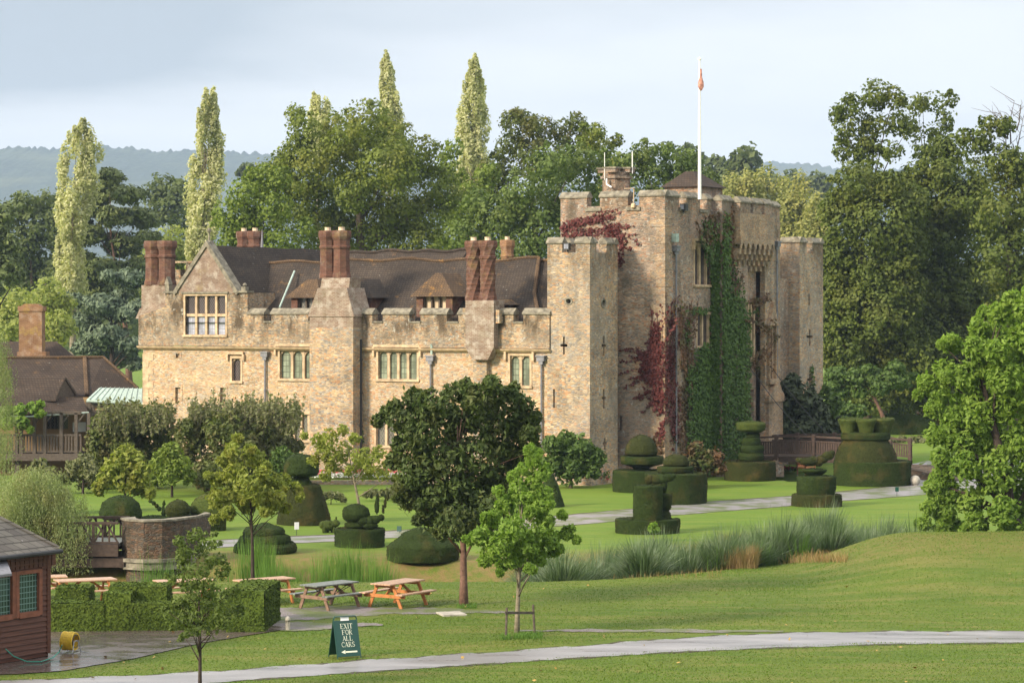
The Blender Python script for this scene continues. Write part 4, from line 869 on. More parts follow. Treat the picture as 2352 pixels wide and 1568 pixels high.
b = MB(); slab(b, [cp(-60, 850, 5.5), cp(205, 850, 5.5), cp(130, 784, 8), cp(-60, 784, 8)]); slab(b, [cp(205, 850, 5.5), cp(210, 850, 10), cp(130, 784, 8)]); b.build('rear_roof', M['tile_cottage'], ct)
b = MB(); p0 = cp(47, 822, 5.8); p1 = cp(99.6, 703, 5.8); b.box(p0[0], p1[0], 5.3, 6.4, 4, p1[2] - .3); b.box(p0[0] - .06, p1[0] + .06, 5.24, 6.46, p1[2] - .3, p1[2]); b.prism([(p0[0] + .1, p1[2]), (p1[0] - .1, p1[2]), (p1[0] - .3, p1[2] + .14), (p0[0] + .3, p1[2] + .14)], 5.4, 6.3); b.box(p0[0] - .1, p1[0] + .25, 5.2, 6.5, 4, cp(50, 815, 5.8)[2] + .2)
b.build('chimney', M['brick_orange'], ct)
# front gable wing: ridge runs left-right with its boarded gable end turned to the right
b = MB(); k0, k1, k2 = -1.6, -.1, 1.4; ea = cp(128, 920, k0); ap = cp(150, 868, k1); eb = cp(180, 913, k2); xl = cf.pt(-60, 900, k1)[0]; zE = (ea[2] + eb[2]) / 2
slab(b, [(xl, k0, zE), (ea[0], k0, zE), (ap[0], k1, ap[2]), (xl, k1, ap[2])]); slab(b, [(xl, k1, ap[2]), (ap[0], k1, ap[2]), (eb[0], k2, zE), (xl, k2, zE)])
b.build('wing_roof', M['tile_cottage'], ct)
b = MB(); b.add([(ea[0] - .05, k0 + .1, zE - .06), (ap[0] - .03, k1, ap[2] - .1), (eb[0] - .05, k2, zE - .06)], [(0, 1, 2)]); b.add([(ea[0] + .02, k0, zE), (ea[0] + .02, k0, zE + .14), (ap[0] + .02, k1, ap[2] + .1), (ap[0] + .02, k1, ap[2] - .06)], [(0, 1, 2, 3)]); b.add([(eb[0] + .02, k2, zE), (eb[0] + .02, k2, zE + .14), (ap[0] + .02, k1, ap[2] + .1), (ap[0] + .02, k1, ap[2] - .06)], [(0, 1, 2, 3)])
b.build('gable_boards', M['wood_grey'], ct)
b = MB(); q = [cp(-60, 952, -3.0), cp(62, 956, -3.0), cp(203, 946, -1.8), cp(190, 912, k1 - .3), cp(80, 914, k0), cp(-60, 914, k0)]; slab(b, q); b.build('veranda_roof', M['tile_cottage'], ct)
b = MB(); b.tube([cp(-60, 953, -3.05), cp(62, 957, -3.05), cp(204, 947, -1.85)], .06, 6); b.build('gutter', M['copper'], ct)
# copper roofed link
b = MB(); r0, r1, r2, r3 = cp(199, 917, -1.4), cp(331, 924, -1.4), cp(331, 892, 1.2), cp(228, 890, 1.2); slab(b, [r0, r1, r2, r3], .12)
for i in range(10):
    t = (i + .5) / 10; a = Vector(r0).lerp(Vector(r1), t); c = Vector(r3).lerp(Vector(r2), t); b.bar(a + Vector((0, 0, .03)), c + Vector((0, 0, .02)), .04, .05)
b.tube([(p[0], p[1] - .05, p[2] - .1) for p in (r0, r1)], .07, 6); b.build('copper_roof', M['copper'], ct)
b = MB(); a0 = cf.pt(200, 0, -1.1)[0]; a1 = cf.pt(330, 0, -1.1)[0]; zt = r0[2] - .12; wh = (cf.pt(219, 0, -1.1)[0], cf.pt(252, 0, -1.1)[0], cp(0, 980, -1.1)[2], cp(0, 942, -1.1)[2])
wall(b, a0, a1, -1.3, zt, -1.1, [wh], .3); b.add([(a0, -1.1, -1.3), (a0, 3, -1.3), (a0, 3, zt), (a0, -1.1, zt)], [(0, 1, 2, 3)]); b.build('link_wall', M['plaster'], ct)
b = MB(); b.box(a0, a1, -1.18, -1.0, zt - .35, zt - .05); b.box(a0, a1, -1.17, -1.0, wh[2] - .22, wh[2] - .05); b.box(a0 - .05, a0 + .22, -1.2, -.9, -1.3, zt); b.box(wh[1] + .05, wh[1] + .2, -1.15, -1.0, -1.3, zt - .35); b.box(a0 + .22, wh[0] - .05, -1.14, -1.0, wh[2] - .05, zt - .35)
for i in range(5): x_ = wh[0] + (wh[1] - wh[0]) * i / 4; b.box(x_ - .035, x_ + .035, -1.16, -1.02, wh[2] - .05, wh[3])
b.build('link_timbers', M['wood_grey'], ct); b = MB(); b.add([(wh[0], -.9, wh[2]), (wh[1], -.9, wh[2]), (wh[1], -.9, wh[3]), (wh[0], -.9, wh[3])], [(0, 1, 2, 3)]); b.build('pane', M['pane_dark'], ct)
# walls behind the veranda, deck, posts, balustrade
xv0, xv1 = cf.pt(-60, 0, -.2)[0], cf.pt(204, 0, -.2)[0]; zd = cp(0, 1042, -2.8)[2]; ze = cp(0, 950, -2.8)[2]
hwin = (cf.pt(108, 0, -.2)[0], cf.pt(135, 0, -.2)[0], cp(0, 985, -.2)[2], cp(0, 955, -.2)[2]); hdoor = (cf.pt(142, 0, -.2)[0], cf.pt(156, 0, -.2)[0], cp(0, 985, -.2)[2], cp(0, 955, -.2)[2])
b = MB(); wall(b, xv0, xv1, -1.3, 4.0, -.2, [hwin, hdoor], .3); b.build('veranda_wall', M['plaster'], ct)
b = MB()
for h in (hwin, hdoor): b.add([(h[0], 0, h[2]), (h[1], 0, h[2]), (h[1], 0, h[3]), (h[0], 0, h[3])], [(0, 1, 2, 3)])
b.build('pane', M['pane_dark'], ct)
b = MB(); b.box(xv0, xv1 + .2, -2.95, -.2, zd - .25, zd); b.box(xv0, xv1 + .2, -3.0, -2.9, zd - .38, zd + .02); b.build('deck', M['wood_grey'], ct)
b = MB()
for px in (-20, 38, 49, 79, 103, 141, 175, 204):
    x_ = cf.pt(px, 0, -2.85)[0]; b.box(x_ - .09, x_ + .09, -2.95, -2.75, zd, ze + .05)
    b.bar((x_, -2.85, ze - .6), (x_ + .45, -2.85, ze - .02), .07, .07)
for px in (38, 103, 204): x_ = cf.pt(px, 0, -2.85)[0]; b.box(x_ - .13, x_ + .13, -2.7, -2.45, -1.6, zd - .3)
for h in (hwin,):
    for i in range(4): x_ = h[0] + (h[1] - h[0]) * i / 3; b.box(x_ - .04, x_ + .04, -.26, -.1, h[2], h[3])
b.box(xv0, xv1, -2.95, -2.75, ze - .02, ze + .14); b.build('veranda_post', M['wood_grey'], ct)
b = MB(); b.box(xv0, xv1, -2.9, -2.8, zd + 1.02, zd + 1.14); b.box(xv0, xv1, -2.9, -2.8, zd + .1, zd + .18); x_ = xv0
while x_ < xv1: b.box(x_, x_ + .09, -2.885, -2.815, zd + .18, zd + 1.02); x_ += .17
b.build('balustrade', M['wood_grey'], ct)
b = MB(); b.box(xv1 - .9, xv1 - .15, -.42, -.3, 2.0, 2.55); b.build('notice_board', M['white_paint'], ct)

# ---------------------------------------------------------------- cedar hut, bottom left
M['shingle'] = tiles('grey_roof_shingles', (.17, .16, .145), (.11, .10, .095), orange=.1, row=.16, wid=.3, lichen=(.18, .18, .09))
def boardmat(name, c1, c2, row):
    m = NM(name, .6, .35); s_ = m.n('ShaderNodeSeparateXYZ'); m.l(m.tc.outputs['Object'], s_.inputs[0]); cb = m.n('ShaderNodeCombineXYZ')
    m.l(m.math('MULTIPLY', m.math('ADD', s_.outputs[0], s_.outputs[1]), .3), cb.inputs[0]); m.l(m.math('MULTIPLY', s_.outputs[2], 9.0), cb.inputs[1])
    n1 = m.noise(cb.outputs[0], 3, 5, .7); c = m.mix(m.rng(n1.outputs[0], .3, .7), c1, c2); m.col(c).bump(n1.outputs[0], .3, .01); return m.m
M['cedar'] = boardmat('stained_cedar_boards', (.048, .017, .010), (.135, .052, .030), .15)
M['cedar_trim'] = plain('red_brown_window_timber', (.20, .075, .045), .5, var=.3, scale=6)
ha = math.atan2(.842, .539); hf = Fr(-12.14, 67.2, ha); ht = empty('cedar_hut', (-12.14, 67.2, 0), ha, 'dark red-brown cedar hut with a grey shingle roof, at the bottom left', 'hut')
ze = hf.pt(110, 1268, 0)[1]
gR = [hf.pt(41, 1360, 0)[0], hf.pt(86.5, 1360, 0)[0]]; zc0, zc1 = hf.pt(63, 1404, 0)[1], hf.pt(63, 1317, 0)[1]
wR = (gR[0], gR[1], zc0, zc1); wL = (gR[0] - .25 - (gR[1] - gR[0]), gR[0] - .25, zc0, zc1)
b = MB(); n_ = 19
for i in range(n_):
    z0, z1 = .12 + (ze - .12) * i / n_, .12 + (ze - .12) * (i + 1) / n_
    for (x0, x1) in ((-7, wL[0] - .12), (wR[1] + .12, -.04)) if (z1 > zc0 - .12 and z0 < zc1 + .1) else ((-7, -.04),):
        b.add([(x0, -.045, z0), (x1, -.045, z0), (x1, -.012, z1), (x0, -.012, z1), (x0, .02, z0), (x1, .02, z0)], [(0, 1, 2, 3), (0, 4, 5, 1)])
b.box(-7, wL[0] - .1, 0, .1, 0, ze); b.box(wR[1] + .1, 0, 0, .1, 0, ze); b.box(wL[0] - .1, wR[1] + .1, 0, .1, 0, zc0 - .1); b.box(wL[0] - .1, wR[1] + .1, 0, .1, zc1 + .08, ze)
b.box(-7, 0, 3.9, 4, 0, ze); b.box(-.1, 0, .1, 3.9, 0, ze); b.build('wall', M['cedar'], ht)
b = MB(); b.box(-7.1, .06, .05, 4, -.1, .12); b.build('plinth', M['dark'], ht)
b = MB(); b.box(-.08, .05, -.055, .05, .08, ze); b.build('corner_board', M['cedar'], ht)
for h in (wL, wR):
    b = MB(); b.box(h[0] - .12, h[0], -.06, .06, h[2] - .12, h[3] + .1); b.box(h[1], h[1] + .12, -.06, .06, h[2] - .12, h[3] + .1); b.box(h[0], h[1], -.06, .06, h[3], h[3] + .1); b.box(h[0], h[1], -.08, .06, h[2] - .14, h[2]); o = b.build('window', M['cedar_trim'], ht)
    b = MB(); b.add([(h[0], .03, h[2]), (h[1], .03, h[2]), (h[1], .03, h[3]), (h[0], .03, h[3])], [(0, 1, 2, 3)]); 
    if 'pane_hut' not in M: M['pane_hut'] = pane_mat('green_leaded_glass', (.030, .065, .050), (.16, .26, .25), 9.5, 7.0, .15)
    b.build('pane', M['pane_hut'], o)
b = MB(); ov = .30; X1 = .10; Y0_, Y1_ = -ov, 4 + ov; zr = ze + .10; ym = 2.0; hp = 1.75
ridge = [(-5.2, ym, zr + hp), (X1 - 2.3, ym, zr + hp)]
slab(b, [(-7.5, Y0_, zr), (X1, Y0_, zr), ridge[1], ridge[0]], .05); slab(b, [(X1, Y0_, zr), (X1, Y1_, zr), ridge[1]], .05); slab(b, [(X1, Y1_, zr), (-7.5, Y1_, zr), ridge[0], ridge[1]], .05); slab(b, [(-7.5, Y1_, zr), (-7.5, Y0_, zr), ridge[0]], .05)
b.build('roof', M['shingle'], ht)
b = MB(); b.tube([(X1, Y0_, zr + .03), (ridge[1][0], ym, zr + hp + .03), (X1, Y1_, zr + .03)], .05, 6); b.tube([(ridge[1][0], ym, zr + hp + .03), (-5.2, ym, zr + hp + .03)], .05, 6); b.build('hip_tiles', M['shingle'], ht)
b = MB(); b.tube([(-7.5, Y0_ - .05, zr - .06), (X1 + .02, Y0_ - .05, zr - .06), (X1 + .05, Y1_, zr - .06)], .06, 8); b.build('gutter', M['iron'], ht)
b = MB(); b.box(-7.4, X1 - .05, Y0_ + .03, .0, zr - .12, zr - .06); b.box(.05, X1 - .05, 0, Y1_ - .03, zr - .12, zr - .06)
x_ = -7.2
while x_ < .2: b.box(x_, x_ + .14, -.045, .02, zr - .45, zr - .12); x_ += .17
b.build('soffit', M['cedar'], ht)
q = hf.pt(8, 1306, -.9); b = MB(); slab(b, [(q[0] - 2.2, -1.0, q[1] - .12), (hf.pt(27, 1316, -1.0)[0], -1.0, q[1] - .12), (hf.pt(24, 1300, -.2)[0], -.06, q[1] + .12), (q[0] - 2.2, -.06, q[1] + .12)], .06); b.build('canopy', M['lead'], ht)

# ---------------------------------------------------------------- footbridge at the stream (left)
bf = Fr(-13.5, 91.8, 0); bt = empty('footbridge', (-13.5, 91.8, 0), 0, 'dark timber footbridge with crossed railings ending in a mossy curved stone abutment', 'footbridge')
def bp(px, py, k=0.): a, z = bf.pt(px, py, k); return (a, k, z)
x0, x1, x2 = bp(270, 0)[0], bp(366, 0)[0], bp(437, 0)[0]; zt = bp(350, 1193)[2]
def arcpoly(off, x0=x0, x1=x1, x2=x2): return [(x0 - off, 3.0), (x0 - off, 1.0 - off), (x0 + .25 - off * .7, .35 - off), (x0 + .7, 0 - off), ((x0 + x1) / 2 + .2, -.12 - off), (x1 + .1, 0 - off), (x1 + .5 + off * .7, .35 - off), (x2, 1.6 - off), (x2, 3.0)]
b = MB(); b.prism(arcpoly(0), bp(300, 1283)[2], bp(300, 1249)[2], 'z')
def band_(mb, off, z0, z1, t=.38):
    o_, i_ = arcpoly(off)[1:-1], arcpoly(-t)[1:-1]; o_ = o_ + [(x2 + .35, 3.2 - off)]; i_ = i_ + [(x2 + .1, 3.2 + t)]
    for p, q, r_, s_ in zip(o_[:-1], o_[1:], i_[1:], i_[:-1]): mb.prism([p, q, r_, s_], z0, z1, 'z')
band_(b, 0, bp(300, 1249)[2], zt - .07); b.build('abutment', M['stone_dark'], bt)
b = MB(); band_(b, .04, zt - .07, zt, .42); b.build('coping', M['ashlar_grey'], bt)
b = MB(); b.prism(arcpoly(-.4), bp(300, 1249)[2] - .02, bp(300, 1249)[2] + .01, 'z'); b.build('abutment_floor', M['path'], bt)
b = MB(); b.prism(arcpoly(.14), bp(300, 1291)[2], bp(300, 1283)[2], 'z'); b.prism(arcpoly(.06), bp(300, 1303)[2], bp(300, 1291)[2], 'z'); b.prism(arcpoly(.12), bp(300, 1308)[2], bp(300, 1303)[2], 'z'); b.build('cornice', M['ashlar_grey'], bt)
b = MB(); b.prism(arcpoly(-.05), -1.9, bp(300, 1308)[2], 'z'); b.build('foundation', M['stone_dark'], bt)
xa = bp(40, 0)[0]; zdk = bp(230, 1249)[2]
b = MB(); b.box(xa, x0, .3, 3.0, zdk - .12, zdk); b.build('deck', M['path'], bt)
b = MB(); b.box(xa, x0, .1, .3, zdk - .45, zdk - .02); b.box(xa, x0, 2.8, 3.0, zdk - .45, zdk - .02); b.box(xa, x0 + .2, .2, 2.9, zdk - .85, zdk - .5); b.build('beam', M['wood_dark'], bt)
for yy in (.2, 2.85):
    b = MB(); zt2 = bp(230, 1199)[2]; b.box(xa, x0, yy - .05, yy + .05, zt2 - .09, zt2); b.box(xa, x0, yy - .035, yy + .035, zdk, zdk + .07); step = (x0 - xa) / 4
    for i in range(4):
        a0, a1 = xa + step * i, xa + step * (i + 1); am = (a0 + a1) / 2
        b.box(a0 - .05, a0 + .05, yy - .045, yy + .045, zdk, zt2); b.box(am - .15, am - .09, yy - .03, yy + .03, zdk, zt2); b.box(am + .09, am + .15, yy - .03, yy + .03, zdk, zt2)
        b.bar((a0, yy, zdk), (am, yy, zt2), .06, .06); b.bar((am, yy, zt2), (a1, yy, zdk), .06, .06); b.bar((a0, yy, zt2 - .05), (a0 + .35, yy, zdk + .5), .05, .05)
    b.build('railing', M['wood_dark'], bt)

# ---------------------------------------------------------------- drawbridge to the gate
wm = (wAe + wB) / 2 + .2; g_ = c2w(GS, wm); db = empty('drawbridge', (g_[0], g_[1], 0), CT, 'brown timber bridge with slatted railings leading out from the castle gate', 'bridge')
LB = 9.2; HB = 1.45; zdk = lambda t: .85 + .22 * math.sin(math.pi * min(max(t / LB, 0), 1)) - .0 * t
N_ = 22
b = MB()
for i in range(N_):
    t0, t1 = LB * i / N_, LB * (i + 1) / N_; b.add([(t0, -HB, zdk(t0)), (t1, -HB, zdk(t1)), (t1, HB, zdk(t1)), (t0, HB, zdk(t0)), (t0, -HB, zdk(t0) - .3), (t1, -HB, zdk(t1) - .3), (t1, HB, zdk(t1) - .3), (t0, HB, zdk(t0) - .3)], [(0, 1, 2, 3), (7, 6, 5, 4), (0, 4, 5, 1), (2, 6, 7, 3)])
b.build('deck', M['wood_dark'], db)
b = MB(); b.box(LB - .9, LB + 1.0, -HB - .2, HB + .2, -1.5, .62); b.prism([(LB + 1.0, -.1), (LB + 1.0, .6), (LB + 4.5, -.1)], -HB - .2, HB + .2); b.build('abutment', M['stone_dark'], db)
M['rail'] = plain('brown_bridge_timber', (.070, .046, .036), .75, var=.3, scale=8)
for y in (-HB, HB):
    b = MB()
    for i in range(N_):
        t0, t1 = LB * i / N_, LB * (i + 1) / N_
        for dz, th_ in ((1.08, .10), (.82, .07), (.16, .07)): b.bar((t0, y, zdk(t0) + dz), (t1, y, zdk(t1) + dz), .08, th_)
        for k in range(3): t = t0 + (t1 - t0) * (k + .5) / 3; b.box(t - .05, t + .05, y - .02, y + .02, zdk(t) + .16, zdk(t) + .82)
    for i in range(5): t = .15 + (LB - .3) * i / 4; b.box(t - .09, t + .09, y - .09, y + .09, zdk(t) - .2, zdk(t) + 1.2)
    b.build('railing', M['rail'], db)
    b = MB(); a = Vector((.45, y * .98, 6.3)); c = Vector((LB * .47, y * .98, zdk(5) + 1.0)); b.tube([a.lerp(c, k / 8) - Vector((0, 0, .25 * math.sin(math.pi * k / 8))) for k in range(9)], .022, 5); b.build('chain', M['iron'], db)
g = G(1786, 1090); b = MB(); b.box(-.32, .32, -.3, .3, -.1, .62); b.box(-.38, .38, -.36, .36, .62, .74); b.prism([(-.34, .74), (.34, .74), (0, .95)], -.3, .3)
o = b.build('stone_pier', M['stone_gate']); o.location = g; tag(o, 'short square stone pier at the foot of the castle bridge', 'pier')

# ---------------------------------------------------------------- picnic tables
M['pine_wood'] = plain('orange_pine', (.40, .155, .048), .55, var=.25, scale=9); M['pine_top'] = plain('wet_pine_top', (.46, .29, .19), .3, var=.25, scale=9); M['grey_wood'] = plain('aged_grey_wood', (.20, .125, .085), .6, var=.35, scale=9); M['grey_top'] = plain('aged_grey_top', (.155, .17, .155), .35, var=.3, scale=9)
def picnic(top, wood, label):
    r = empty('picnic_table', label=label, cat='picnic table', group='picnic tables on the lawn')
    L_ = .92; b = MB()
    for i in range(6): y = -.375 + .125 * i + .0625; b.box(-L_, L_, y - .058, y + .058, .715, .755)
    b.build('table_top', top, r, bevel=.004)
    for sg in (-1, 1):
        b = MB()
        for i in range(2): y = sg * (.62 + .125 * i); b.box(-L_, L_, y - .058, y + .058, .425, .465)
        b.build('seat', top, r, bevel=.004)
    for sx_ in (-.66, .66):
        for sg in (-1, 1): b = MB(); b.bar((sx_, sg * .28, .71), (sx_, sg * .60, 0), .045, .10); b.build('leg', wood, r)
        b = MB(); b.box(sx_ - .066, sx_ - .024, -.76, .76, .325, .424); b.build('seat_beam', wood, r); b = MB(); b.box(sx_ - .066, sx_ - .024, -.36, .36, .63, .714); b.build('top_beam', wood, r)
        b = MB(); b.bar((sx_, 0, .37), (sx_ * .22, 0, .70), .045, .07); b.build('brace', wood, r)
    return r
tp = picnic(M['pine_top'], M['pine_wood'], ''); tg = picnic(M['grey_top'], M['grey_wood'], '')
def place(o, px, Y, rot): X = (px - CX) * Y / F_PX; o.location = (X, Y, ground_z(X, Y)); o.rotation_euler = (0, 0, rad(rot))
place(tp, 914, 78.2, 57); tp['label'] = 'orange pine picnic table nearest the reddish tree trunk, rightmost of the row'
place(tg, 757, 77.9, 50); tg['label'] = 'dark grey weathered picnic table with crossed metal braces'
b = MB()
for sx_ in (-1, 1): b.tube([(sx_ * .62, -.2, .70), (sx_ * .2, .0, .38)], .012, 5); b.tube([(sx_ * .62, .2, .70), (sx_ * .2, .0, .38)], .012, 5); b.tube([(sx_ * .66, -.3, .66), (sx_ * .66, .3, .38)], .012, 5)
b.build('metal_brace', M['iron'], tg)
for px, Y, r_, lb in ((607, 79.3, 38, 'orange picnic table half behind the end of the hedge, just left of the grey table'), (424, 79.2, 22, 'orange picnic table behind the hedge, seen through the thin sapling'), (196, 79.6, 24, 'orange picnic table behind the hedge nearest the footbridge'), (85, 80.5, 15, 'orange picnic table mostly hidden behind the cedar hut')):
    c = copy_tree(tp); place(c, px, Y, r_); c['label'] = lb

# ---------------------------------------------------------------- A-board sign
M['sign_green'] = plain('sign_green_paint', (.006, .052, .038), .35, var=.1, spec=.5); M['sign_cream'] = plain('sign_cream_lettering', (.80, .80, .62), .5, var=.03)
g = G(792, 1509.5); sg = empty('sandwich_board', g, rad(27), 'green A-board reading EXIT FOR ALL CARS over an arrow, on grass by the path', 'sign')
hh, sp_, hwid = .98, .30, .315
th_ = math.atan2(sp_, hh); Lp = math.hypot(hh, sp_)
def panel(front):
    r = Matrix.Rotation(-th_ if front else th_, 4, 'X'); return Matrix.Translation((0, 0, hh)) @ r
def tmb(mb, mat_): mb.v = [tuple(mat_ @ Vector(v)) for v in mb.v]; return mb
# panel coordinates: u right, v down from the hinge
for fr_, nm in ((True, 'front_panel'), (False, 'back_panel')):
    b = MB(); b.box(-hwid, hwid, -.012, .012, -Lp + .06, -.02); o = tmb(b, panel(fr_)).build(nm, M['sign_green'], sg)
    b = MB()
    for s_ in (-1, 1): b.tube([(s_ * (hwid + .012), 0, .02), (s_ * (hwid + .012), 0, -Lp)], .014, 6)
    b.tube([(-hwid - .012, 0, .02), (-hwid + .03, 0, .09), (hwid - .03, 0, .09), (hwid + .012, 0, .02)], .014, 6); b.tube([(-hwid, 0, -Lp + .07), (hwid, 0, -Lp + .07)], .01, 6); tmb(b, panel(fr_)).build('frame', M['sign_green'], sg)
b = MB(); b.box(-.13, .10, -.03, -.014, -.03, .085); tmb(b, panel(True)).build('paper_note', M['white_paint'], sg)
# serif capitals drawn as strokes on a 1 x 1.4 cell
def arcp(cx, cy, rx, ry, a0, a1, n=10): return [(cx + rx * math.cos(rad(a0 + (a1 - a0) * i / n)), cy + ry * math.sin(rad(a0 + (a1 - a0) * i / n))) for i in range(n + 1)]
GL_ = {'E': [([(.2, 0), (.2, 1.4)], .2), ([(.05, .04), (.9, .04)], .08), ([(.05, 1.36), (.88, 1.36)], .08), ([(.2, .72), (.68, .72)], .08), ([(.88, 0), (.88, .3)], .08), ([(.86, 1.4), (.86, 1.1)], .08), ([(.68, .6), (.68, .86)], .07)],
 'X': [([(.15, 1.4), (.85, 0)], .2), ([(.82, 1.4), (.18, 0)], .08), ([(0, 1.36), (.35, 1.36)], .07), ([(.65, 1.36), (1, 1.36)], .07), ([(0, .04), (.38, .04)], .07), ([(.62, .04), (1, .04)], .07)],
 'I': [([(.3, 0), (.3, 1.4)], .2), ([(.08, .04), (.52, .04)], .07), ([(.08, 1.36), (.52, 1.36)], .07)],
 'T': [([(.5, 0), (.5, 1.36)], .2), ([(.02, 1.35), (.98, 1.35)], .09), ([(.04, 1.4), (.04, 1.08)], .07), ([(.96, 1.4), (.96, 1.08)], .07), ([(.28, .04), (.72, .04)], .07)],
 'F': [([(.2, 0), (.2, 1.4)], .2), ([(.02, .04), (.42, .04)], .07), ([(.05, 1.36), (.86, 1.36)], .08), ([(.2, .72), (.66, .72)], .08), ([(.84, 1.4), (.84, 1.08)], .08), ([(.66, .6), (.66, .86)], .07)],
 'O': [(arcp(.52, .7, .42, .66, 0, 360, 20), .15)],
 'R': [([(.2, 0), (.2, 1.4)], .2), ([(.02, .04), (.42, .04)], .07), ([(.05, 1.36), (.45, 1.36)] + arcp(.45, 1.04, .34, .32, 90, -90) + [(.2, .72)], .1), ([(.48, .72), (.86, .04), (1.0, .04)], .17)],
 'A': [([(.12, 0), (.5, 1.38)], .08), ([(.46, 1.4), (.88, 0)], .2), ([(.25, .5), (.72, .5)], .08), ([(-.02, .04), (.3, .04)], .07), ([(.66, .04), (1.04, .04)], .07)],
 'L': [([(.2, 0), (.2, 1.4)], .2), ([(.02, 1.36), (.42, 1.36)], .07), ([(.05, .04), (.88, .04)], .08), ([(.86, 0), (.86, .34)], .08)],
 'C': [(arcp(.55, .7, .45, .66, 48, 312, 18), .14), ([(.88, 1.36), (.88, 1.0)], .07)],
 'S': [(arcp(.47, 1.04, .3, .32, 40, 270, 12) + arcp(.47, .37, .34, .34, 90, -140, 12), .15), ([(.74, 1.38), (.74, 1.08)], .06), ([(.13, .34), (.13, .02)], .06)]}
def word(mb, txt, cx, z0, h):
    sc = h / 1.4; ws = {'I': .62}; tot = sum(ws.get(c, 1.06) for c in txt) * sc; x = cx - tot / 2
    for c in txt:
        for pts, wd in GL_[c]:
            for (a0, b0), (a1, b1) in zip(pts[:-1], pts[1:]):
                A_, B_ = Vector((x + a0 * sc, -.0145, z0 + b0 * sc)), Vector((x + a1 * sc, -.0145, z0 + b1 * sc)); d = (B_ - A_).normalized(); n_ = Vector((-d.z, 0, d.x)) * wd * sc * .38; e = d * wd * sc * .12
                mb.add([A_ - e + n_, B_ + e + n_, B_ + e - n_, A_ - e - n_], [(0, 1, 2, 3)])
        x += ws.get(c, 1.06) * sc
b = MB()
for t, z0, in (('EXIT', -.235), ('FOR', -.395), ('ALL', -.555), ('CARS', -.715)): word(b, t, .015, z0, .128)
zc = -.845; b.add([(-.10, -.0145, zc - .02), (.24, -.0145, zc - .02), (.24, -.0145, zc + .02), (-.10, -.0145, zc + .02)], [(0, 1, 2, 3)]); b.add([(-.21, -.0145, zc), (-.09, -.0145, zc - .055), (-.11, -.0145, zc), (-.09, -.0145, zc + .055)], [(0, 1, 2, 3)])
tmb(b, panel(True)).build('lettering', M['sign_cream'], sg)

# ---------------------------------------------------------------- small things on the lawn
g = G(661, 1447); bl = empty('bollard_light', g, 0, 'small grey domed bollard light at the corner of the hedge', 'bollard')
M['concrete'] = plain('pale_concrete', (.36, .33, .28), .85); b = MB(); b.lathe([(.075, 0), (.065, .22)], (0, 0, 0), 12); b.build('post', M['concrete'], bl)
b = MB(); b.lathe([(.05, .2), (.05, .27)], (0, 0, 0), 12)
for k in range(8): t = k * math.pi / 4; b.box(.06 * math.cos(t) - .01, .06 * math.cos(t) + .01, .06 * math.sin(t) - .01, .06 * math.sin(t) + .01, .02, .28)
b.build('grille', M['concrete'], bl); b = MB(); b.lathe([(.08, .27), (.085, .31), (.07, .36), (.035, .395), (.005, .405)], (0, 0, 0), 12); b.build('dome_cap', M['concrete'], bl, smooth=True)
g = G(1037, 1411); b = MB(); b.box(-.36, .36, -.42, .42, -.05, .05); b.box(-.12, -.06, -.42, .42, .05, .055); o = b.build('drain_cover', M['concrete'], bevel=.01); o.location = g; o.rotation_euler = (0, 0, .3); tag(o, 'flat pale concrete drain cover in the grass', 'drain cover')
M['hose'] = plain('yellow_hose', (.62, .42, .04), .45, var=.15); M['steel'] = plain('galvanised_steel', (.38, .39, .40), .35, .7, var=.1); M['green_hose'] = plain('green_hose', (.03, .26, .19), .45, var=.1)
g = G(160, 1500); hr = empty('hose_reel', g, rad(-20), 'yellow garden hose wound on a metal frame reel on the wet paving', 'hose reel')
b = MB()
for k in range(9):
    for j in range(3):
        x_ = -.16 + k * .04; R = .19 + j * .022 + .006 * math.sin(k * 5 + j); b.tube([(x_ + .01 * math.sin(3 * t), R * math.cos(t), .33 + R * math.sin(t)) for t in [2 * math.pi * i / 20 for i in range(21)]], .013, 5, False)
b.build('hose', M['hose'], hr)
b = MB()
for s_ in (-1, 1): b.lathe([(.21, 0), (.21, .01)], (0, 0, 0), 20) if False else None; b.tube([(s_ * .2, -.20, .02), (s_ * .2, -.12, .33), (s_ * .2, 0, .35), (s_ * .2, .12, .33), (s_ * .2, .24, .02)], .013, 6); b.tube([(s_ * .2, -.26, .02), (s_ * .2, .3, .02)], .013, 6)
b.tube([(-.2, -.26, .02), (.2, -.26, .02)], .013, 6); b.tube([(-.2, .3, .02), (.2, .3, .02)], .013, 6); b.tube([(-.24, 0, .33), (.26, 0, .33), (.26, 0, .20)], .012, 6); b.tube([(.2, .28, .03), (.45, .1, .03), (.6, .0, .03)], .014, 6)
b.build('stand', M['steel'], hr)
b = MB()
for s_ in (-.185, .185): b.tube([(s_, .17 * math.cos(t), .33 + .17 * math.sin(t)) for t in [2 * math.pi * i / 20 for i in range(21)]], .012, 5, False)
b.build('drum', M['iron'], hr)
pts = [(-30, 1440, .9), (0, 1478, .5), (31, 1506, .16), (62, 1518.5, .03), (94, 1518.5, .03), (122, 1509, .03), (136, 1496, .1), (144, 1477, .33)]
hp_ = []
for px, py, z in pts: Y = (HC - z) * F_PX / (py - HOR) if z < .4 or px > 100 else 65.6; Y = 66.2 if px < 0 else Y; hp_.append(((px - CX) * Y / F_PX, Y, z))
hp_[0] = ((-13.6), 65.2, .75); hp_[1] = W(0, 1478, 65.8)
b = MB(); cc = []
for i in range(len(hp_) - 1):
    for t in range(6): cc.append(Vector(hp_[i]).lerp(Vector(hp_[i + 1]), t / 6))
b.tube(cc, .014, 6); o = b.build('garden_hose', M['green_hose']); tag(o, 'thin green hose running along the hut to the yellow reel', 'hose')
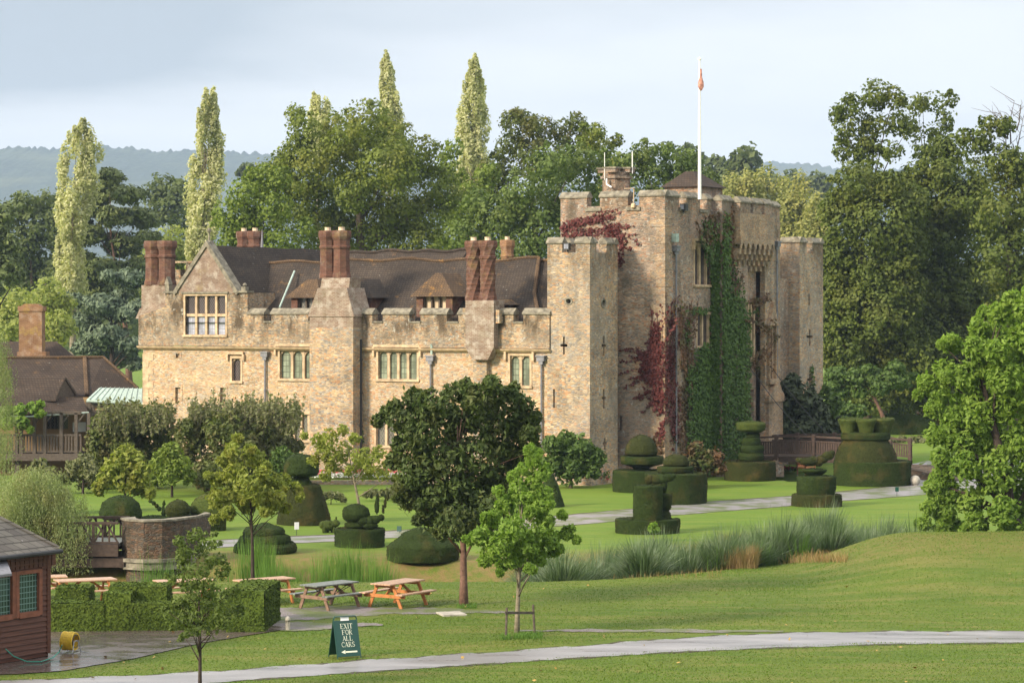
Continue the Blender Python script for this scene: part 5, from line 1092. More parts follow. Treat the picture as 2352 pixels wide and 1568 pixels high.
# bench of orange wood behind the bird topiary
M['teak'] = plain('orange_teak', (.58, .24, .10), .6, var=.2, scale=9)
g = G(1846, 1094.5); be = empty('park_bench', g, rad(62), 'orange wooden slatted bench beside the castle bridge, half behind the bird topiary', 'bench')
b = MB()
for i in range(4): b.box(-.75, .75, -.42 + i * .12, -.33 + i * .12, .42, .45)
b.build('seat', M['teak'], be); b = MB(); b.box(-.75, .75, .06, .12, .86, .95); b.box(-.75, .75, .06, .12, .48, .55); x_ = -.7
while x_ < .7: b.box(x_, x_ + .06, .07, .10, .55, .86); x_ += .11
b.build('backrest', M['teak'], be)
for s_ in (-.72, .72):
    b = MB(); b.box(s_ - .035, s_ + .035, -.42, -.35, 0, .65); b.build('leg', M['teak'], be); b = MB(); b.box(s_ - .035, s_ + .035, .06, .13, 0, .95); b.build('leg', M['teak'], be); b = MB(); b.box(s_ - .04, s_ + .04, -.45, .1, .65, .69); b.build('armrest', M['teak'], be)
g = G(2102, 1115); b = MB(); r = .27; b.lathe([(max(.005, r * math.cos(rad(a))), r + r * math.sin(rad(a))) for a in range(-90, 91, 12)], (0, 0, 0), 20); b.lathe([(.16, -.02), (.16, .04)], (0, 0, 0), 16); o = b.build('stone_ball', M['concrete'], smooth=True); o.location = g; tag(o, 'round pale stone ball at the edge of the forecourt beside the crown topiary', 'stone ball')
def little_sign(px, py, h, w_, ph, mat_, lb, tilt=0.):
    g = G(px, py); r = empty('small_sign', g, tilt, lb, 'sign'); b = MB(); b.tube([(0, 0, 0), (0, 0, h)], .012, 6); b.build('post', M['iron'], r); b = MB(); b.box(-w_ / 2, w_ / 2, -.05, -.015, h - ph * .3, h + ph); b.build('plate', mat_, r)
little_sign(2060, 1140, .30, .17, .17, M['sign_green'], 'small green marker sign on a stake beside the path at the far right')
little_sign(681, 1228.5, .30, .18, .22, M['white_paint'], 'small white sign on a stake beside the cone topiary', .4)
little_sign(918, 1224, .12, .2, .17, M['sign_green'], 'small green sign between the snail topiary and the large dark tree', -.5)
# stakes of the young tree
st = empty('tree_stakes', G(1187, 1462), 0, 'two wooden stakes and a crossbar holding the young bright green tree', 'tree stakes'); gl = Vector(st.location)
for px, y0, y1 in ((1161.5, 1467, 1395), (1228.5, 1458, 1388)):
    g = G(px, y0); k = g.y / F_PX; b = MB(); b.tube([g - gl - Vector((0, 0, .1)), g - gl + Vector((-.05 if px > 1200 else .03, 0, (y0 - y1) * k))], .033, 7); b.build('stake', M['wood_grey'], st)
a = G(1160, 1467); c = G(1227, 1458); b = MB(); b.bar(a - gl + Vector((0, -.05, .72)), c - gl + Vector((0, -.05, .62)), .03, .07); b.build('crossbar', M['wood_grey'], st)
# ---------------------------------------------------------------- foliage builders
def fnoise(P, sc, seed=0):
    r = np.random.default_rng(seed); out = np.zeros(len(P))
    for k in range(7):
        d = r.normal(size=3); d /= np.linalg.norm(d); f = sc * (1 + .55 * k); out += np.sin(P @ d * f + r.uniform(0, 6.28)) / (1 + .5 * k)
    return out / 2.6
def kites(Pc, N, size, r, aspect=1.7, droop=0.):
    """leaf quads at Pc facing N, returns (V, F)"""
    n = len(Pc); t = r.normal(size=(n, 3)); t[:, 2] -= droop; t -= (t * N).sum(1)[:, None] * N; t /= np.linalg.norm(t, axis=1)[:, None] + 1e-9
    u = np.cross(N, t); s = (size * r.uniform(.65, 1.35, n))[:, None]
    a = Pc - t * s * aspect * .5; b = Pc + u * s * .5 - t * s * .1; c = Pc + t * s * aspect * .5; d = Pc - u * s * .5 - t * s * .1
    V = np.stack([a, b, c, d], 1).reshape(-1, 3); return V, np.arange(4 * n).reshape(n, 4)
def unit(a): return a / (np.linalg.norm(a, axis=1)[:, None] + 1e-9)
def surf_fuzz(V, F, dens, size, r, out=.02, jit=.42):
    T = np.concatenate([F[:, [0, 1, 2]], F[:, [0, 2, 3]]]); A, B, Cc = V[T[:, 0]], V[T[:, 1]], V[T[:, 2]]
    cr = np.cross(B - A, Cc - A); ar = np.linalg.norm(cr, axis=1) / 2; tot = ar.sum(); n = int(tot * dens)
    if n < 1: return np.zeros((0, 3)), np.zeros((0, 4), int)
    i = r.choice(len(T), n, p=ar / tot); u, v = r.uniform(size=n), r.uniform(size=n); m = u + v > 1; u[m], v[m] = 1 - u[m], 1 - v[m]
    nn = unit(cr)[i]; P = A[i] + (B - A)[i] * u[:, None] + (Cc - A)[i] * v[:, None] + nn * r.uniform(-.2, 1, n)[:, None] * out
    return kites(P, unit(nn + r.normal(size=(n, 3)) * jit), size, r)
def clipped(name, V, F, mat, parent=None, disp=.03, dens=260, size=.05, seed=1, sc=5., out=.03, smooth=True):
    V = np.array(V, float); F = np.array(F, int); r = np.random.default_rng(seed)
    me = bpy.data.meshes.new('t'); me.from_pydata(V.tolist(), [], F.tolist()); me.update(); N = np.zeros(len(V) * 3, np.float32); me.vertices.foreach_get('normal', N); N = N.reshape(-1, 3); bpy.data.meshes.remove(me)
    V = V + N * (fnoise(V, sc, seed) * disp + fnoise(V, sc * 3.3, seed + 5) * disp * .4)[:, None]
    v2, f2 = surf_fuzz(V, F, dens, size, r, out)
    o = fastmesh(name, np.concatenate([V, v2]), np.concatenate([F, f2 + len(V)]), mat, parent)
    return o
def densify(prof, step):
    out = [prof[0]]
    for a, b in zip(prof[:-1], prof[1:]):
        n = max(1, int(math.hypot(b[0] - a[0], b[1] - a[1]) / step)); out += [(a[0] + (b[0] - a[0]) * i / n, a[1] + (b[1] - a[1]) * i / n) for i in range(1, n + 1)]
    return out
def rounded(prof, rr=.05):
    out = [prof[0]]
    for a, b, c in zip(prof[:-2], prof[1:-1], prof[2:]):
        va, vc = Vector(a) - Vector(b), Vector(c) - Vector(b); k = min(rr, va.length * .4, vc.length * .4); p, q = Vector(b) + va.normalized() * k, Vector(b) + vc.normalized() * k
        out += [tuple(p), tuple((p + q) / 4 + Vector(b) / 2), tuple(q)]
    return out + [prof[-1]]
def lathe_grid(prof, seg=40, c=(0, 0, 0), sx=1., sy=1.):
    prof = densify(rounded(prof, .035), .10); V = []
    for r_, z in prof:
        for k in range(seg): t = 2 * math.pi * k / seg; V.append((c[0] + max(r_, .004) * math.cos(t) * sx, c[1] + max(r_, .004) * math.sin(t) * sy, c[2] + z))
    F = [(i * seg + k, i * seg + (k + 1) % seg, (i + 1) * seg + (k + 1) % seg, (i + 1) * seg + k) for i in range(len(prof) - 1) for k in range(seg)]
    return V, F
def ellip(c, r, seg=18):
    V = []; n = 10
    for i in range(n + 1):
        a = -math.pi / 2 + math.pi * i / n
        for k in range(seg): t = 2 * math.pi * k / seg; V.append((c[0] + r[0] * math.cos(a) * math.cos(t), c[1] + r[1] * math.cos(a) * math.sin(t), c[2] + r[2] * math.sin(a)))
    return V, [(i * seg + k, i * seg + (k + 1) % seg, (i + 1) * seg + (k + 1) % seg, (i + 1) * seg + k) for i in range(n) for k in range(seg)]
def merge(parts):
    V, F = [], []
    for v, f in parts: b = len(V); V += list(v); F += [tuple(b + i for i in q) for q in f]
    return V, F
def box_grid(x0, x1, y0, y1, z0, z1, step=.16):
    V, F = [], []
    def face(o, u, v):
        b = len(V); nu = max(1, int(Vector(u).length / step)); nv = max(1, int(Vector(v).length / step)); o, u, v = Vector(o), Vector(u), Vector(v)
        for j in range(nv + 1):
            for i in range(nu + 1): V.append(tuple(o + u * (i / nu) + v * (j / nv)))
        F.extend((b + j * (nu + 1) + i, b + j * (nu + 1) + i + 1, b + (j + 1) * (nu + 1) + i + 1, b + (j + 1) * (nu + 1) + i) for j in range(nv) for i in range(nu))
    dx, dy, dz = (x1 - x0, 0, 0), (0, y1 - y0, 0), (0, 0, z1 - z0)
    face((x0, y0, z0), dx, dz); face((x1, y0, z0), dy, dz); face((x1, y1, z0), (x0 - x1, 0, 0), dz); face((x0, y1, z0), (0, y0 - y1, 0), dz); face((x0, y0, z1), dx, dy)
    return V, F
def topiary(label, px, py, pieces, cat='topiary', name='topiary', group='clipped yew topiary in the garden'):
    """pieces: (part name, material, kind, data) in print units around (px, py)"""
    g = G(px, py); k = g.y / F_PX; root = empty(name, g, 0, label, cat, group)
    for i, (nm, mt, kind, d) in enumerate(pieces):
        sd = int(px * 7 + i * 13)
        if kind == 'lathe':
            cxp, prof = d[0], d[1]; yo = d[2] if len(d) > 2 else 0.; sx_, sy_ = (d[3], d[4]) if len(d) > 4 else (1., 1.)
            V, F = lathe_grid([(h * k, (py - y) * k) for h, y in prof], 44, ((cxp - px) * k, yo, -.03), sx_, sy_)
        elif kind == 'ell': V, F = merge([ellip(((a - px) * k, yo, (py - y) * k), (rx * k, ry * k, rz * k)) for a, y, rx, ry, rz, yo in d])
        clipped(nm, V, F, M[mt], root, .034, 330, .036, sd, sc=3., out=.016)
    return root
def cyl(h, y0, y1, dome=0, taper=0): return [(h, y0), (h * (1 + taper), y1), (0.01, y1 - dome)]
topiary('low wide dome of clipped yew on a short stem, behind the footbridge', 277, 1199, [('dome', 'yew', 'lathe', (277, [(6, 1199), (6, 1190), (40, 1190), (47, 1184), (47, 1174), (40, 1154), (26, 1141), (10, 1136), (.1, 1135.5)]))])
topiary('long double dome of yew rising from a square hedge base, left of the yellow-green cherry', 452, 1217, [('base', 'yew', 'lathe', (452, cyl(66, 1218, 1181), 0, 1, .6)), ('dome', 'yew_light', 'lathe', (484, [(46, 1181), (52, 1175), (50, 1164), (38, 1146), (18, 1135), (.1, 1133)], .4, 1, .7)), ('dome', 'yew_warm', 'lathe', (412, [(26, 1181), (31, 1172), (28, 1160), (16, 1149), (.1, 1145)], -.3))])
topiary('small topiary of two curling necks above a low mound', 355, 1196, [('mound', 'yew', 'lathe', (352, [(42, 1196), (40, 1188), (20, 1182), (.1, 1180)])), ('neck', 'yew', 'ell', [(376, 1178, 5, 5, 9, 0), (375, 1168, 4, 4, 9, 0), (377, 1156, 4, 4, 7, 0), (366, 1168, 5, 4, 5, 0), (360, 1161, 5, 4, 5, 0), (353, 1155, 5, 4, 5, 0), (346, 1151, 5, 4, 4, 0)])])
topiary('tall cone of yew topped by a mushroom cap', 697, 1203, [('cone', 'yew_warm', 'lathe', (697, [(62, 1204), (60, 1185), (40, 1115), (34, 1110), (.1, 1109)])), ('stem', 'yew', 'lathe', (693, [(24, 1112), (15, 1095), (14, 1086), (30, 1086)])), ('cap', 'yew', 'lathe', (691, [(14, 1088), (36, 1090), (42, 1083), (41, 1068), (34, 1052), (20, 1043), (.1, 1040)]))])
topiary('low tiered mound of yew like a stack of rolls, under the yellow-green cherry', 610, 1268, [('tier', 'yew', 'lathe', (610, [(66, 1269), (72, 1262), (71, 1250), (63, 1243), (.1, 1242)])), ('tier', 'yew', 'lathe', (608, [(60, 1246), (62, 1238), (58, 1229), (48, 1225), (.1, 1224)])), ('tier', 'yew', 'lathe', (607, [(47, 1228), (48, 1220), (42, 1211), (30, 1207), (10, 1200), (.1, 1198)]))])
topiary('small pale green clipped pig standing on the lawn', 757, 1223, [('body', 'yew_light', 'ell', [(756, 1206, 19, 11, 12, 0), (771, 1201, 11, 9, 9, 0), (742, 1205, 9, 8, 9, 0), (772, 1190, 3, 3, 5, 0)]), ('leg', 'yew_light', 'ell', [(745, 1217, 4, 4, 8, -.15)]), ('leg', 'yew_light', 'ell', [(768, 1217, 4, 4, 8, -.15)]), ('leg', 'yew_light', 'ell', [(750, 1217, 4, 4, 8, .2)]), ('leg', 'yew_light', 'ell', [(762, 1217, 4, 4, 8, .2)])])
topiary('clipped snail with a round shell and feelers on a drum-shaped yew base', 826, 1254, [('base', 'yew', 'lathe', (826, cyl(57, 1255, 1212, 1))), ('shell', 'yew', 'lathe', (818, [(22, 1211), (28, 1207), (27, 1200), (20, 1198), (29, 1190), (32, 1178), (28, 1165), (16, 1157), (.1, 1154)], .1)), ('body', 'yew', 'ell', [(835, 1195, 15, 12, 11, -.2), (851, 1196, 13, 11, 12, -.2), (862, 1192, 12, 10, 10, -.2), (850, 1205, 18, 12, 8, -.2), (876, 1187, 6.5, 6, 6.5, -.2)]), ('feeler', 'yew', 'lathe', (866, [(1, 1180), (4.5, 1172), (5, 1160), (3.5, 1145), (1.5, 1132), (.1, 1126)], -.1)), ('feeler', 'yew', 'ell', [(889, 1140, 4, 3, 12, .3), (884, 1156, 4, 3, 12, .3), (879, 1170, 3, 3, 10, .3)])])
topiary('broad low yew mound with straight clipped sides, left of the reddish trunk', 971, 1283, [('mound', 'yew', 'lathe', (971, [(82, 1285), (84, 1272), (83, 1252), (74, 1244), (58, 1236), (44, 1222), (26, 1213), (10, 1209), (.1, 1208)], 0, 1, .75))])
topiary('dark pointed yew cone behind the bright young tree', 1264, 1163, [('cone', 'yew', 'lathe', (1264, [(34, 1164), (30, 1148), (18, 1112), (6, 1088), (.1, 1084)]))])
topiary('yew dome over a flat disc on a round drum, nearest the corner tower', 1470, 1128, [('base', 'yew', 'lathe', (1469, cyl(61, 1130, 1078, 1))), ('stem', 'yew', 'lathe', (1472, [(16, 1079), (20, 1072), (34, 1066)])), ('disc', 'yew', 'lathe', (1474, [(30, 1067), (48, 1063), (50, 1055), (49, 1046), (.1, 1044)])), ('dome', 'yew_warm', 'lathe', (1473, [(22, 1045), (36, 1041), (37, 1034), (33, 1020), (23, 1006), (10, 999), (.1, 997)]))])
topiary('wide dark yew drum carrying a disc and a small button dome', 1552, 1154, [('base', 'yew', 'lathe', (1552, cyl(71, 1157, 1085, 2))), ('disc', 'yew', 'lathe', (1551, [(36, 1085), (41, 1080), (42, 1070), (.1, 1068)])), ('dome', 'yew_warm', 'lathe', (1553, [(25, 1069), (30, 1065), (30, 1056), (22, 1046), (10, 1041), (.1, 1040)]))])
topiary('tall yew cylinder on a flat base beside the reeds, clipped bird behind', 1487, 1223, [('base', 'yew', 'lathe', (1487.5, cyl(73, 1225, 1190, 1), 0, 1, .7)), ('cylinder', 'yew', 'lathe', (1488, cyl(34, 1191, 1113, 1), -.2)), ('pillar', 'yew', 'lathe', (1530, [(14, 1190), (12, 1178), (8, 1174), (14, 1166), (15, 1136), (.1, 1134)], .5)), ('bird', 'yew', 'ell', [(1492, 1103, 10, 8, 11, .4), (1508, 1104, 14, 9, 9, .4), (1524, 1102, 13, 8, 9, .4), (1538, 1098, 14, 7, 9, .4), (1548, 1094, 7, 5, 6, .4), (1526, 1116, 7, 6, 12, .4), (1527, 1126, 5, 5, 10, .45)])])
topiary('corkscrew of yew discs with flat top on a drum before the gatehouse', 1722, 1102, [('base', 'yew_warm', 'lathe', (1722.6, cyl(58.5, 1105, 1058, 2))), ('disc', 'yew', 'lathe', (1725, [(18, 1058), (28, 1055), (30, 1045), (27, 1038), (.1, 1036)])), ('disc', 'yew', 'lathe', (1727, [(15, 1040), (24, 1037), (27, 1028), (24, 1021), (.1, 1019)])), ('disc', 'yew', 'lathe', (1725, [(12, 1023), (20, 1020), (22, 1012), (19, 1004), (.1, 1002)])), ('disc', 'yew', 'lathe', (1730, [(9, 1005), (15, 1002), (16, 997), (13, 992), (.1, 988)])), ('top_disc', 'yew_light', 'lathe', (1725, [(8, 992), (26, 990), (33, 985), (34, 972), (30, 968), (.1, 967)]))])
topiary('clipped bird over a saucer on a barrel-shaped yew with a round base', 1876, 1161, [('base', 'yew_warm', 'lathe', (1876, cyl(57, 1164, 1133, 1))), ('barrel', 'yew', 'lathe', (1875, [(43, 1134), (46, 1118), (45, 1092), (.1, 1089)])), ('saucer', 'yew', 'lathe', (1871, [(10, 1090), (20, 1087), (28, 1080), (28, 1076), (.1, 1075)])), ('bird', 'yew_warm', 'ell', [(1856, 1060, 20, 12, 9, 0), (1842, 1057, 12, 7, 5, 0), (1834, 1055, 6, 4, 3, 0), (1868, 1058, 14, 10, 10, 0), (1880, 1062, 10, 8, 9, 0), (1890, 1054, 12, 7, 10, 0), (1902, 1046, 15, 7, 11, 0), (1911, 1040, 7, 5, 7, 0)])])
k5 = [(1947, -.3), (1985, -.75), (2022, -.3), (2034, .6), (1960, .6)]
topiary('huge crown of yew with flared lobes over a bell shape and a wide drum base', 2004, 1113, [('base', 'yew', 'lathe', (2004, cyl(88, 1116, 1057, 1), 0, 1, .9)), ('bell', 'yew_warm', 'lathe', (1989, [(72, 1058), (70, 1046), (62, 1026), (50, 1008), (.1, 1007)])), ('collar', 'yew', 'lathe', (1988, [(50, 1009), (55, 1006), (56, 996), (52, 991), (.1, 990)]))] + [('crown_lobe', 'yew_light', 'lathe', (x_, [(16, 992), (19, 975), (24, 963), (22, 960), (.1, 959)], y_)) for x_, y_ in k5])
# hedges
def hedge(label, g, boxes, mat='box', rot=0., group='clipped hedges', dens=260, size=.06):
    r_ = empty('hedge', g, rot, label, 'hedge', group); V, F = merge([box_grid(*b_) for b_ in boxes]); clipped('clipped_foliage', V, F, M[mat], r_, .035, dens, size, int(g[0] * 10) % 97, out=.03); return r_
g = G(360, 1449); k = g.y / F_PX
x_ = lambda px: (px - 360) * k
hedge('bright green clipped hedge with stepped blocks between the wet terrace and picnic tables', g, [(x_(100), x_(240), 0, .75, -.05, .78), (x_(236), x_(300), .03, .8, -.05, 1.06), (x_(240), x_(374), .8, 1.9, -.05, 1.17), (x_(296), x_(524), 0, .75, -.05, .78), (x_(100), x_(178), 2.0, 2.9, -.05, 1.02)], dens=520, size=.045)
g = G(575, 1452); k = g.y / F_PX
hedge('darker end block of the terrace hedge beside the bollard light', g, [((520 - 575) * k, (608 - 575) * k, -.1, 2.9, -.05, 1.16)], 'box', rot=-.06, dens=520, size=.045)
for lb, p, bx in (('long dark clipped hedge across the far garden, beyond the crown topiary', (2110, 998), (-2.3, 6.5, 0, 1.0, 0, 1.45)), ('square dark yew block standing behind the long far hedge', (2023, 960), (-1.25, 1.25, 0, 1.5, 0, 1.75)), ('second dark yew block behind the long far hedge, half hidden by the bright tree', (2074, 950), (-1.3, 1.3, 0, 1.5, 0, 1.9)), ('low pale green hedge at the foot of the small round tree', (1962, 952), (-1.1, 1.1, 0, 3, 0, .9))):
    g = G(*p); hedge(lb, g, [bx], 'yew' if 'dark' in lb else 'yew_light', dens=120, size=.08, group='hedges of the far garden')
# ---------------------------------------------------------------- trees and shrubs
def crown(blobs, size, cover, r, flat=1., clump=.34, aspect=1.5, droop=0., core=True, outw=.8, nj=.45):
    """blobs: (x,y,z, rx,ry,rz). Clumps spread through each blob, leaves over each clump."""
    P, N = [], []
    for (x, y, z, rx, ry, rz) in blobs:
        R = (rx * ry * rz) ** (1 / 3); nc = max(5, int(2.3 / (clump ** 2) * cover))
        ctr = np.array([x, y, z]); ext = np.array([rx, ry, rz])
        if core:                                  # loose leaves through the whole blob
            m = int(4 * math.pi * R * R * .40 * cover / (size * size * .6)); d = unit(r.normal(size=(m, 3))); q = (r.uniform(.3, 1.0, m) + np.abs(r.normal(size=m)) * (.16 if nj > .8 else .05))[:, None]
            P.append(ctr + d * q * ext); N.append(unit(d * 1.1 + r.normal(size=(m, 3)) * nj * 1.1 + np.array([0, 0, .3])))
        d = unit(r.normal(size=(nc, 3))); rr = r.uniform(.45, 1.0, nc) ** .5
        cc = ctr + d * rr[:, None] * ext * (1 - clump * .35)
        rc = R * clump * r.uniform(.6, 1.3, nc)
        for c, q, dd in zip(cc, rc, d):
            m = int(max(5, 4 * math.pi * q * q * .62 / (size * size * .55) * cover * .34))
            v = unit(r.normal(size=(m, 3)) + dd * outw + np.array([0, 0, .35])); rad_ = r.uniform(.5, 1.1, m)[:, None]
            P.append(c + v * rad_ * np.array([q, q, q * flat])); N.append(unit(v * 1.1 + dd * .3 + r.normal(size=(m, 3)) * nj + np.array([0, 0, .3])))
    P = np.concatenate(P); N = np.concatenate(N); global LEAVES; LEAVES += len(P); return kites(P, N, size, r, aspect, droop)
LEAVES = 0
def limbs(base, blobs, r0, r, n=7, top=None):
    b = MB(); base = Vector(base)
    cs = sorted(blobs, key=lambda q: q[2]); cxy = np.mean([[q[0], q[1]] for q in blobs], 0); zt = max(q[2] for q in blobs); zb = min(q[2] - q[5] for q in blobs)
    zf = max(base.z + .35 * (zt - base.z) * .6, min(zb, zt)); topp = Vector((cxy[0], cxy[1], base.z + (zt - base.z) * .8)) if top is None else Vector(top)
    pts = [base - Vector((0, 0, .2))]; K = 7
    for i in range(1, K + 1):
        t = i / K; p = base.lerp(topp, t); p.x = base.x + (topp.x - base.x) * t ** 1.5; p.y = base.y + (topp.y - base.y) * t ** 1.5
        p += Vector((math.sin(t * 6 + base.x), math.cos(t * 5 + base.y), 0)) * r0 * .5 * t; pts.append(p)
    b.tube(pts, [r0 * 1.25] + [r0 * (1 - .85 * i / K) for i in range(1, K + 1)], 9)
    L_ = MB(); sel = r.permutation(len(blobs))[:n]
    for i in sel:
        q = blobs[i]; c = Vector(q[:3]); t = min(.85, max(.25, (c.z - base.z) / max(.1, topp.z - base.z) - .22)); j = t * K; s_ = pts[int(j)].lerp(pts[min(K, int(j) + 1)], j - int(j))
        m = s_.lerp(c, .5) + Vector((0, 0, .06 * (c - s_).length)); rr = r0 * (1 - .85 * t) * .6
        L_.tube([s_, m, c], [rr * .8, rr * .5, rr * .15], 6)
    return b, L_
def tree(name, label, cat, Y, base, blobs, leaf, size, cover=1., r0=.3, bark='bark', group=None, depth=1., seed=0, flat=.8, clump=.34, clean=None, aspect=1.5, droop=0., nl=7, elong=1., yspread=.45, gz=None, fill=1):
    """blobs on the print: (px, py, radius[, elongation])"""
    r = np.random.default_rng(seed + 100); k = Y / F_PX
    X0 = (base[0] - CX) * k; z0 = ground_z(X0, Y) if gz is None else gz
    root = empty(name, (X0, Y, z0), 0, label, cat, group); B = []
    ext = max(q[0] for q in blobs) - min(q[0] for q in blobs)
    if fill: blobs = jitter_blobs(blobs, r, fill, .62)
    for q in blobs:
        R = q[2] * k; e = q[3] if len(q) > 3 else elong; off = (q[0] - base[0]) / (ext + 1)
        dy = r.uniform(-1, 1) * ext * k * yspread * max(.15, 1 - abs(off) * 1.6) * depth
        w = W(q[0], q[1], Y); s_ = (Y + dy) / Y                      # same place on the sphere of the crown, nearer or farther
        B.append((w.x - X0, dy, w.z - z0, R, R * depth, R * e))
    V, F = crown(B, size, cover, r, flat, clump, aspect * (1.25 if Y < 135 else 1), droop, nj=.95 if Y < 135 else .5)
    fastmesh('crown', V, F, M[leaf], root)
    t, L_ = limbs((0, 0, 0), B, r0, r, nl); t.build('trunk', M[bark], root, smooth=True)
    if L_.v: L_.build('limbs', M[bark], root, smooth=True)
    return root
BG = 'trees behind the castle'
def jitter_blobs(lst, r, n=2, s=.55):
    out = list(lst)
    for q in lst:
        for _ in range(n): out.append((q[0] + r.normal() * q[2] * s, q[1] + r.normal() * q[2] * s * .7, q[2] * r.uniform(.4, .65)) + tuple(q[3:]))
    return out
J = np.random.default_rng(5)
tree('lime_tree', 'largest broad green tree behind the middle of the castle roof', 'tree', 218, (850, 900), [(700, 300, 44), (676, 350, 38), (770, 292, 52), (850, 290, 55), (905, 318, 52), (720, 385, 75), (805, 375, 88), (900, 380, 80), (975, 365, 50), (1005, 425, 48), (700, 470, 85), (800, 480, 95), (905, 480, 90), (985, 500, 60), (740, 560, 70), (860, 565, 70), (960, 570, 60), (660, 430, 40)], 'leaf_lime', .20, .8, .9, group=BG, seed=1, clump=.26)
tree('lime_tree', 'lower bright green tree behind the gable, left of the largest tree', 'tree', 212, (590, 900), [(560, 445, 42), (600, 410, 34), (535, 500, 48), (620, 475, 60), (575, 540, 60), (530, 560, 40), (640, 560, 50), (645, 410, 30), (525, 600, 35)], 'leaf_lime2', .20, .8, .5, group=BG, seed=2, clump=.26)
tree('chestnut_tree', 'dark high-crowned tree behind the brighter chestnut, right of the poplar', 'tree', 245, (1250, 900), [(1185, 290, 42), (1168, 340, 38), (1240, 305, 45), (1300, 310, 42), (1355, 318, 35), (1215, 370, 50), (1140, 400, 46), (1290, 370, 48), (1190, 262, 20), (1130, 440, 40)], 'leaf_dark', .21, .8, .6, group=BG, seed=3, clump=.3)
tree('chestnut_tree', 'big rounded green chestnut rising behind the castle roof and gatehouse', 'tree', 205, (1220, 900), [(1260, 385, 52), (1325, 375, 50), (1378, 380, 40), (1200, 445, 55), (1290, 460, 80), (1380, 460, 60), (1150, 500, 60), (1235, 530, 70), (1120, 560, 52), (1070, 540, 45), (1190, 590, 60), (1095, 470, 40), (1340, 540, 60)], 'leaf_chestnut', .21, .85, .7, group=BG, seed=4, clump=.3)
tree('lime_tree', 'green tree filling the gap below the second poplar', 'tree', 232, (1070, 900), [(1040, 340, 26), (1030, 400, 40), (1090, 440, 46), (1055, 480, 50), (1040, 540, 50), (1120, 400, 30)], 'leaf_lime2', .21, .9, .5, group=BG, seed=41, clump=.3)
tree('chestnut_tree', 'dark green tree just left of the flagpole', 'tree', 228, (1530, 900), [(1480, 350, 32), (1530, 350, 30), (1440, 375, 34), (1580, 372, 38), (1500, 400, 48), (1570, 412, 46), (1622, 410, 28), (1440, 430, 42), (1550, 460, 50), (1620, 450, 26)], 'leaf_chestnut', .21, .8, .6, group=BG, seed=5, clump=.3)
tree('chestnut_tree', 'yellowish green tree top beside the stair turret of the gatehouse', 'tree', 238, (1400, 900), [(1370, 305, 24), (1395, 345, 30), (1350, 340, 30), (1420, 385, 36), (1470, 380, 30), (1400, 430, 40)], 'leaf_lime', .21, .9, .5, group=BG, seed=51, clump=.3)
def poplar(lab, axis, Y, seed, leaf='leaf_poplar'):
    r = np.random.default_rng(seed); bl = []
    pts = axis
    y = pts[0][1]
    while y < pts[-1][1]:
        cx = np.interp(y, [p[1] for p in pts], [p[0] for p in pts]); h = 1.15 * np.interp(y, [p[1] for p in pts], [p[2] for p in pts]) * r.uniform(.85, 1.12)
        for _ in range(4): s = max(4, h * r.uniform(.18, .36)); bl.append((cx + r.uniform(-1, 1) * max(0, h - s * .8), y + r.uniform(-8, 10), s, r.uniform(2.2, 3.6)))
        y += max(7, h * .42)
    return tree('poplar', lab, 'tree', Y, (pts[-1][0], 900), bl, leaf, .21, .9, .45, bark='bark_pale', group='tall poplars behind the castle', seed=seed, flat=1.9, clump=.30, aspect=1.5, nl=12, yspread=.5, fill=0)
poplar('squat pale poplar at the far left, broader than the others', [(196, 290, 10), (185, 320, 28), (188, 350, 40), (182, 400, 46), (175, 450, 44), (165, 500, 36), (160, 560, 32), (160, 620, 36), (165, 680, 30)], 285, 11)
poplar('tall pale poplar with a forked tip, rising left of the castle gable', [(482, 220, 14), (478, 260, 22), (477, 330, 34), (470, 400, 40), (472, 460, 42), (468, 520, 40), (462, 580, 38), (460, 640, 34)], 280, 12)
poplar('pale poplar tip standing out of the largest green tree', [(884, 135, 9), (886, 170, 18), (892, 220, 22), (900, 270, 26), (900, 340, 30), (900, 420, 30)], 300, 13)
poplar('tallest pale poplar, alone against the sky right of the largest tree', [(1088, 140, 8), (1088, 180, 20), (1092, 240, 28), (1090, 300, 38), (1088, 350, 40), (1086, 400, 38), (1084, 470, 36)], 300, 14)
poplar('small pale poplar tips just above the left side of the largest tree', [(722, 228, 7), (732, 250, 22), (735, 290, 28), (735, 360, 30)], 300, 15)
# left side trees
tree('pine_tree', 'broad dark Scots pine with visible reddish limbs, left of the castle', 'tree', 292, (297, 880), [(262, 410, 36), (240, 440, 34), (300, 450, 40), (318, 500, 42), (225, 480, 34), (265, 500, 44), (340, 545, 28), (205, 540, 46), (275, 560, 52), (185, 600, 46), (245, 620, 52), (320, 610, 40), (160, 650, 40), (210, 670, 50), (290, 670, 44)], 'leaf_pine', .24, 1.3, .4, bark='bark_red', group=BG, seed=21, flat=.5, clump=.3, aspect=2.4, elong=.62, nl=14)
tree('cedar_tree', 'blue-green cedar with drooping layered branches beside the castle corner', 'tree', 275, (255, 880), [(300, 640, 40), (240, 700, 48), (300, 720, 42), (190, 740, 40), (250, 770, 52), (305, 790, 34), (200, 800, 40), (262, 820, 40), (170, 690, 30), (320, 700, 24), (310, 840, 18)], 'leaf_cedar', .24, 1.25, .4, bark='bark_dark', group=BG, seed=22, flat=.4, clump=.3, aspect=2.6, elong=.6, droop=.8, nl=12)
tree('pine_tree', 'dark conifer cut off by the left edge of the picture', 'tree', 240, (-10, 900), [(5, 490, 34), (-20, 540, 44), (20, 560, 30), (5, 610, 44), (30, 640, 20), (-30, 660, 40)], 'leaf_pine', .26, .9, .4, bark='bark_dark', group=BG, seed=23, flat=.6, clump=.3, aspect=2., nl=8)
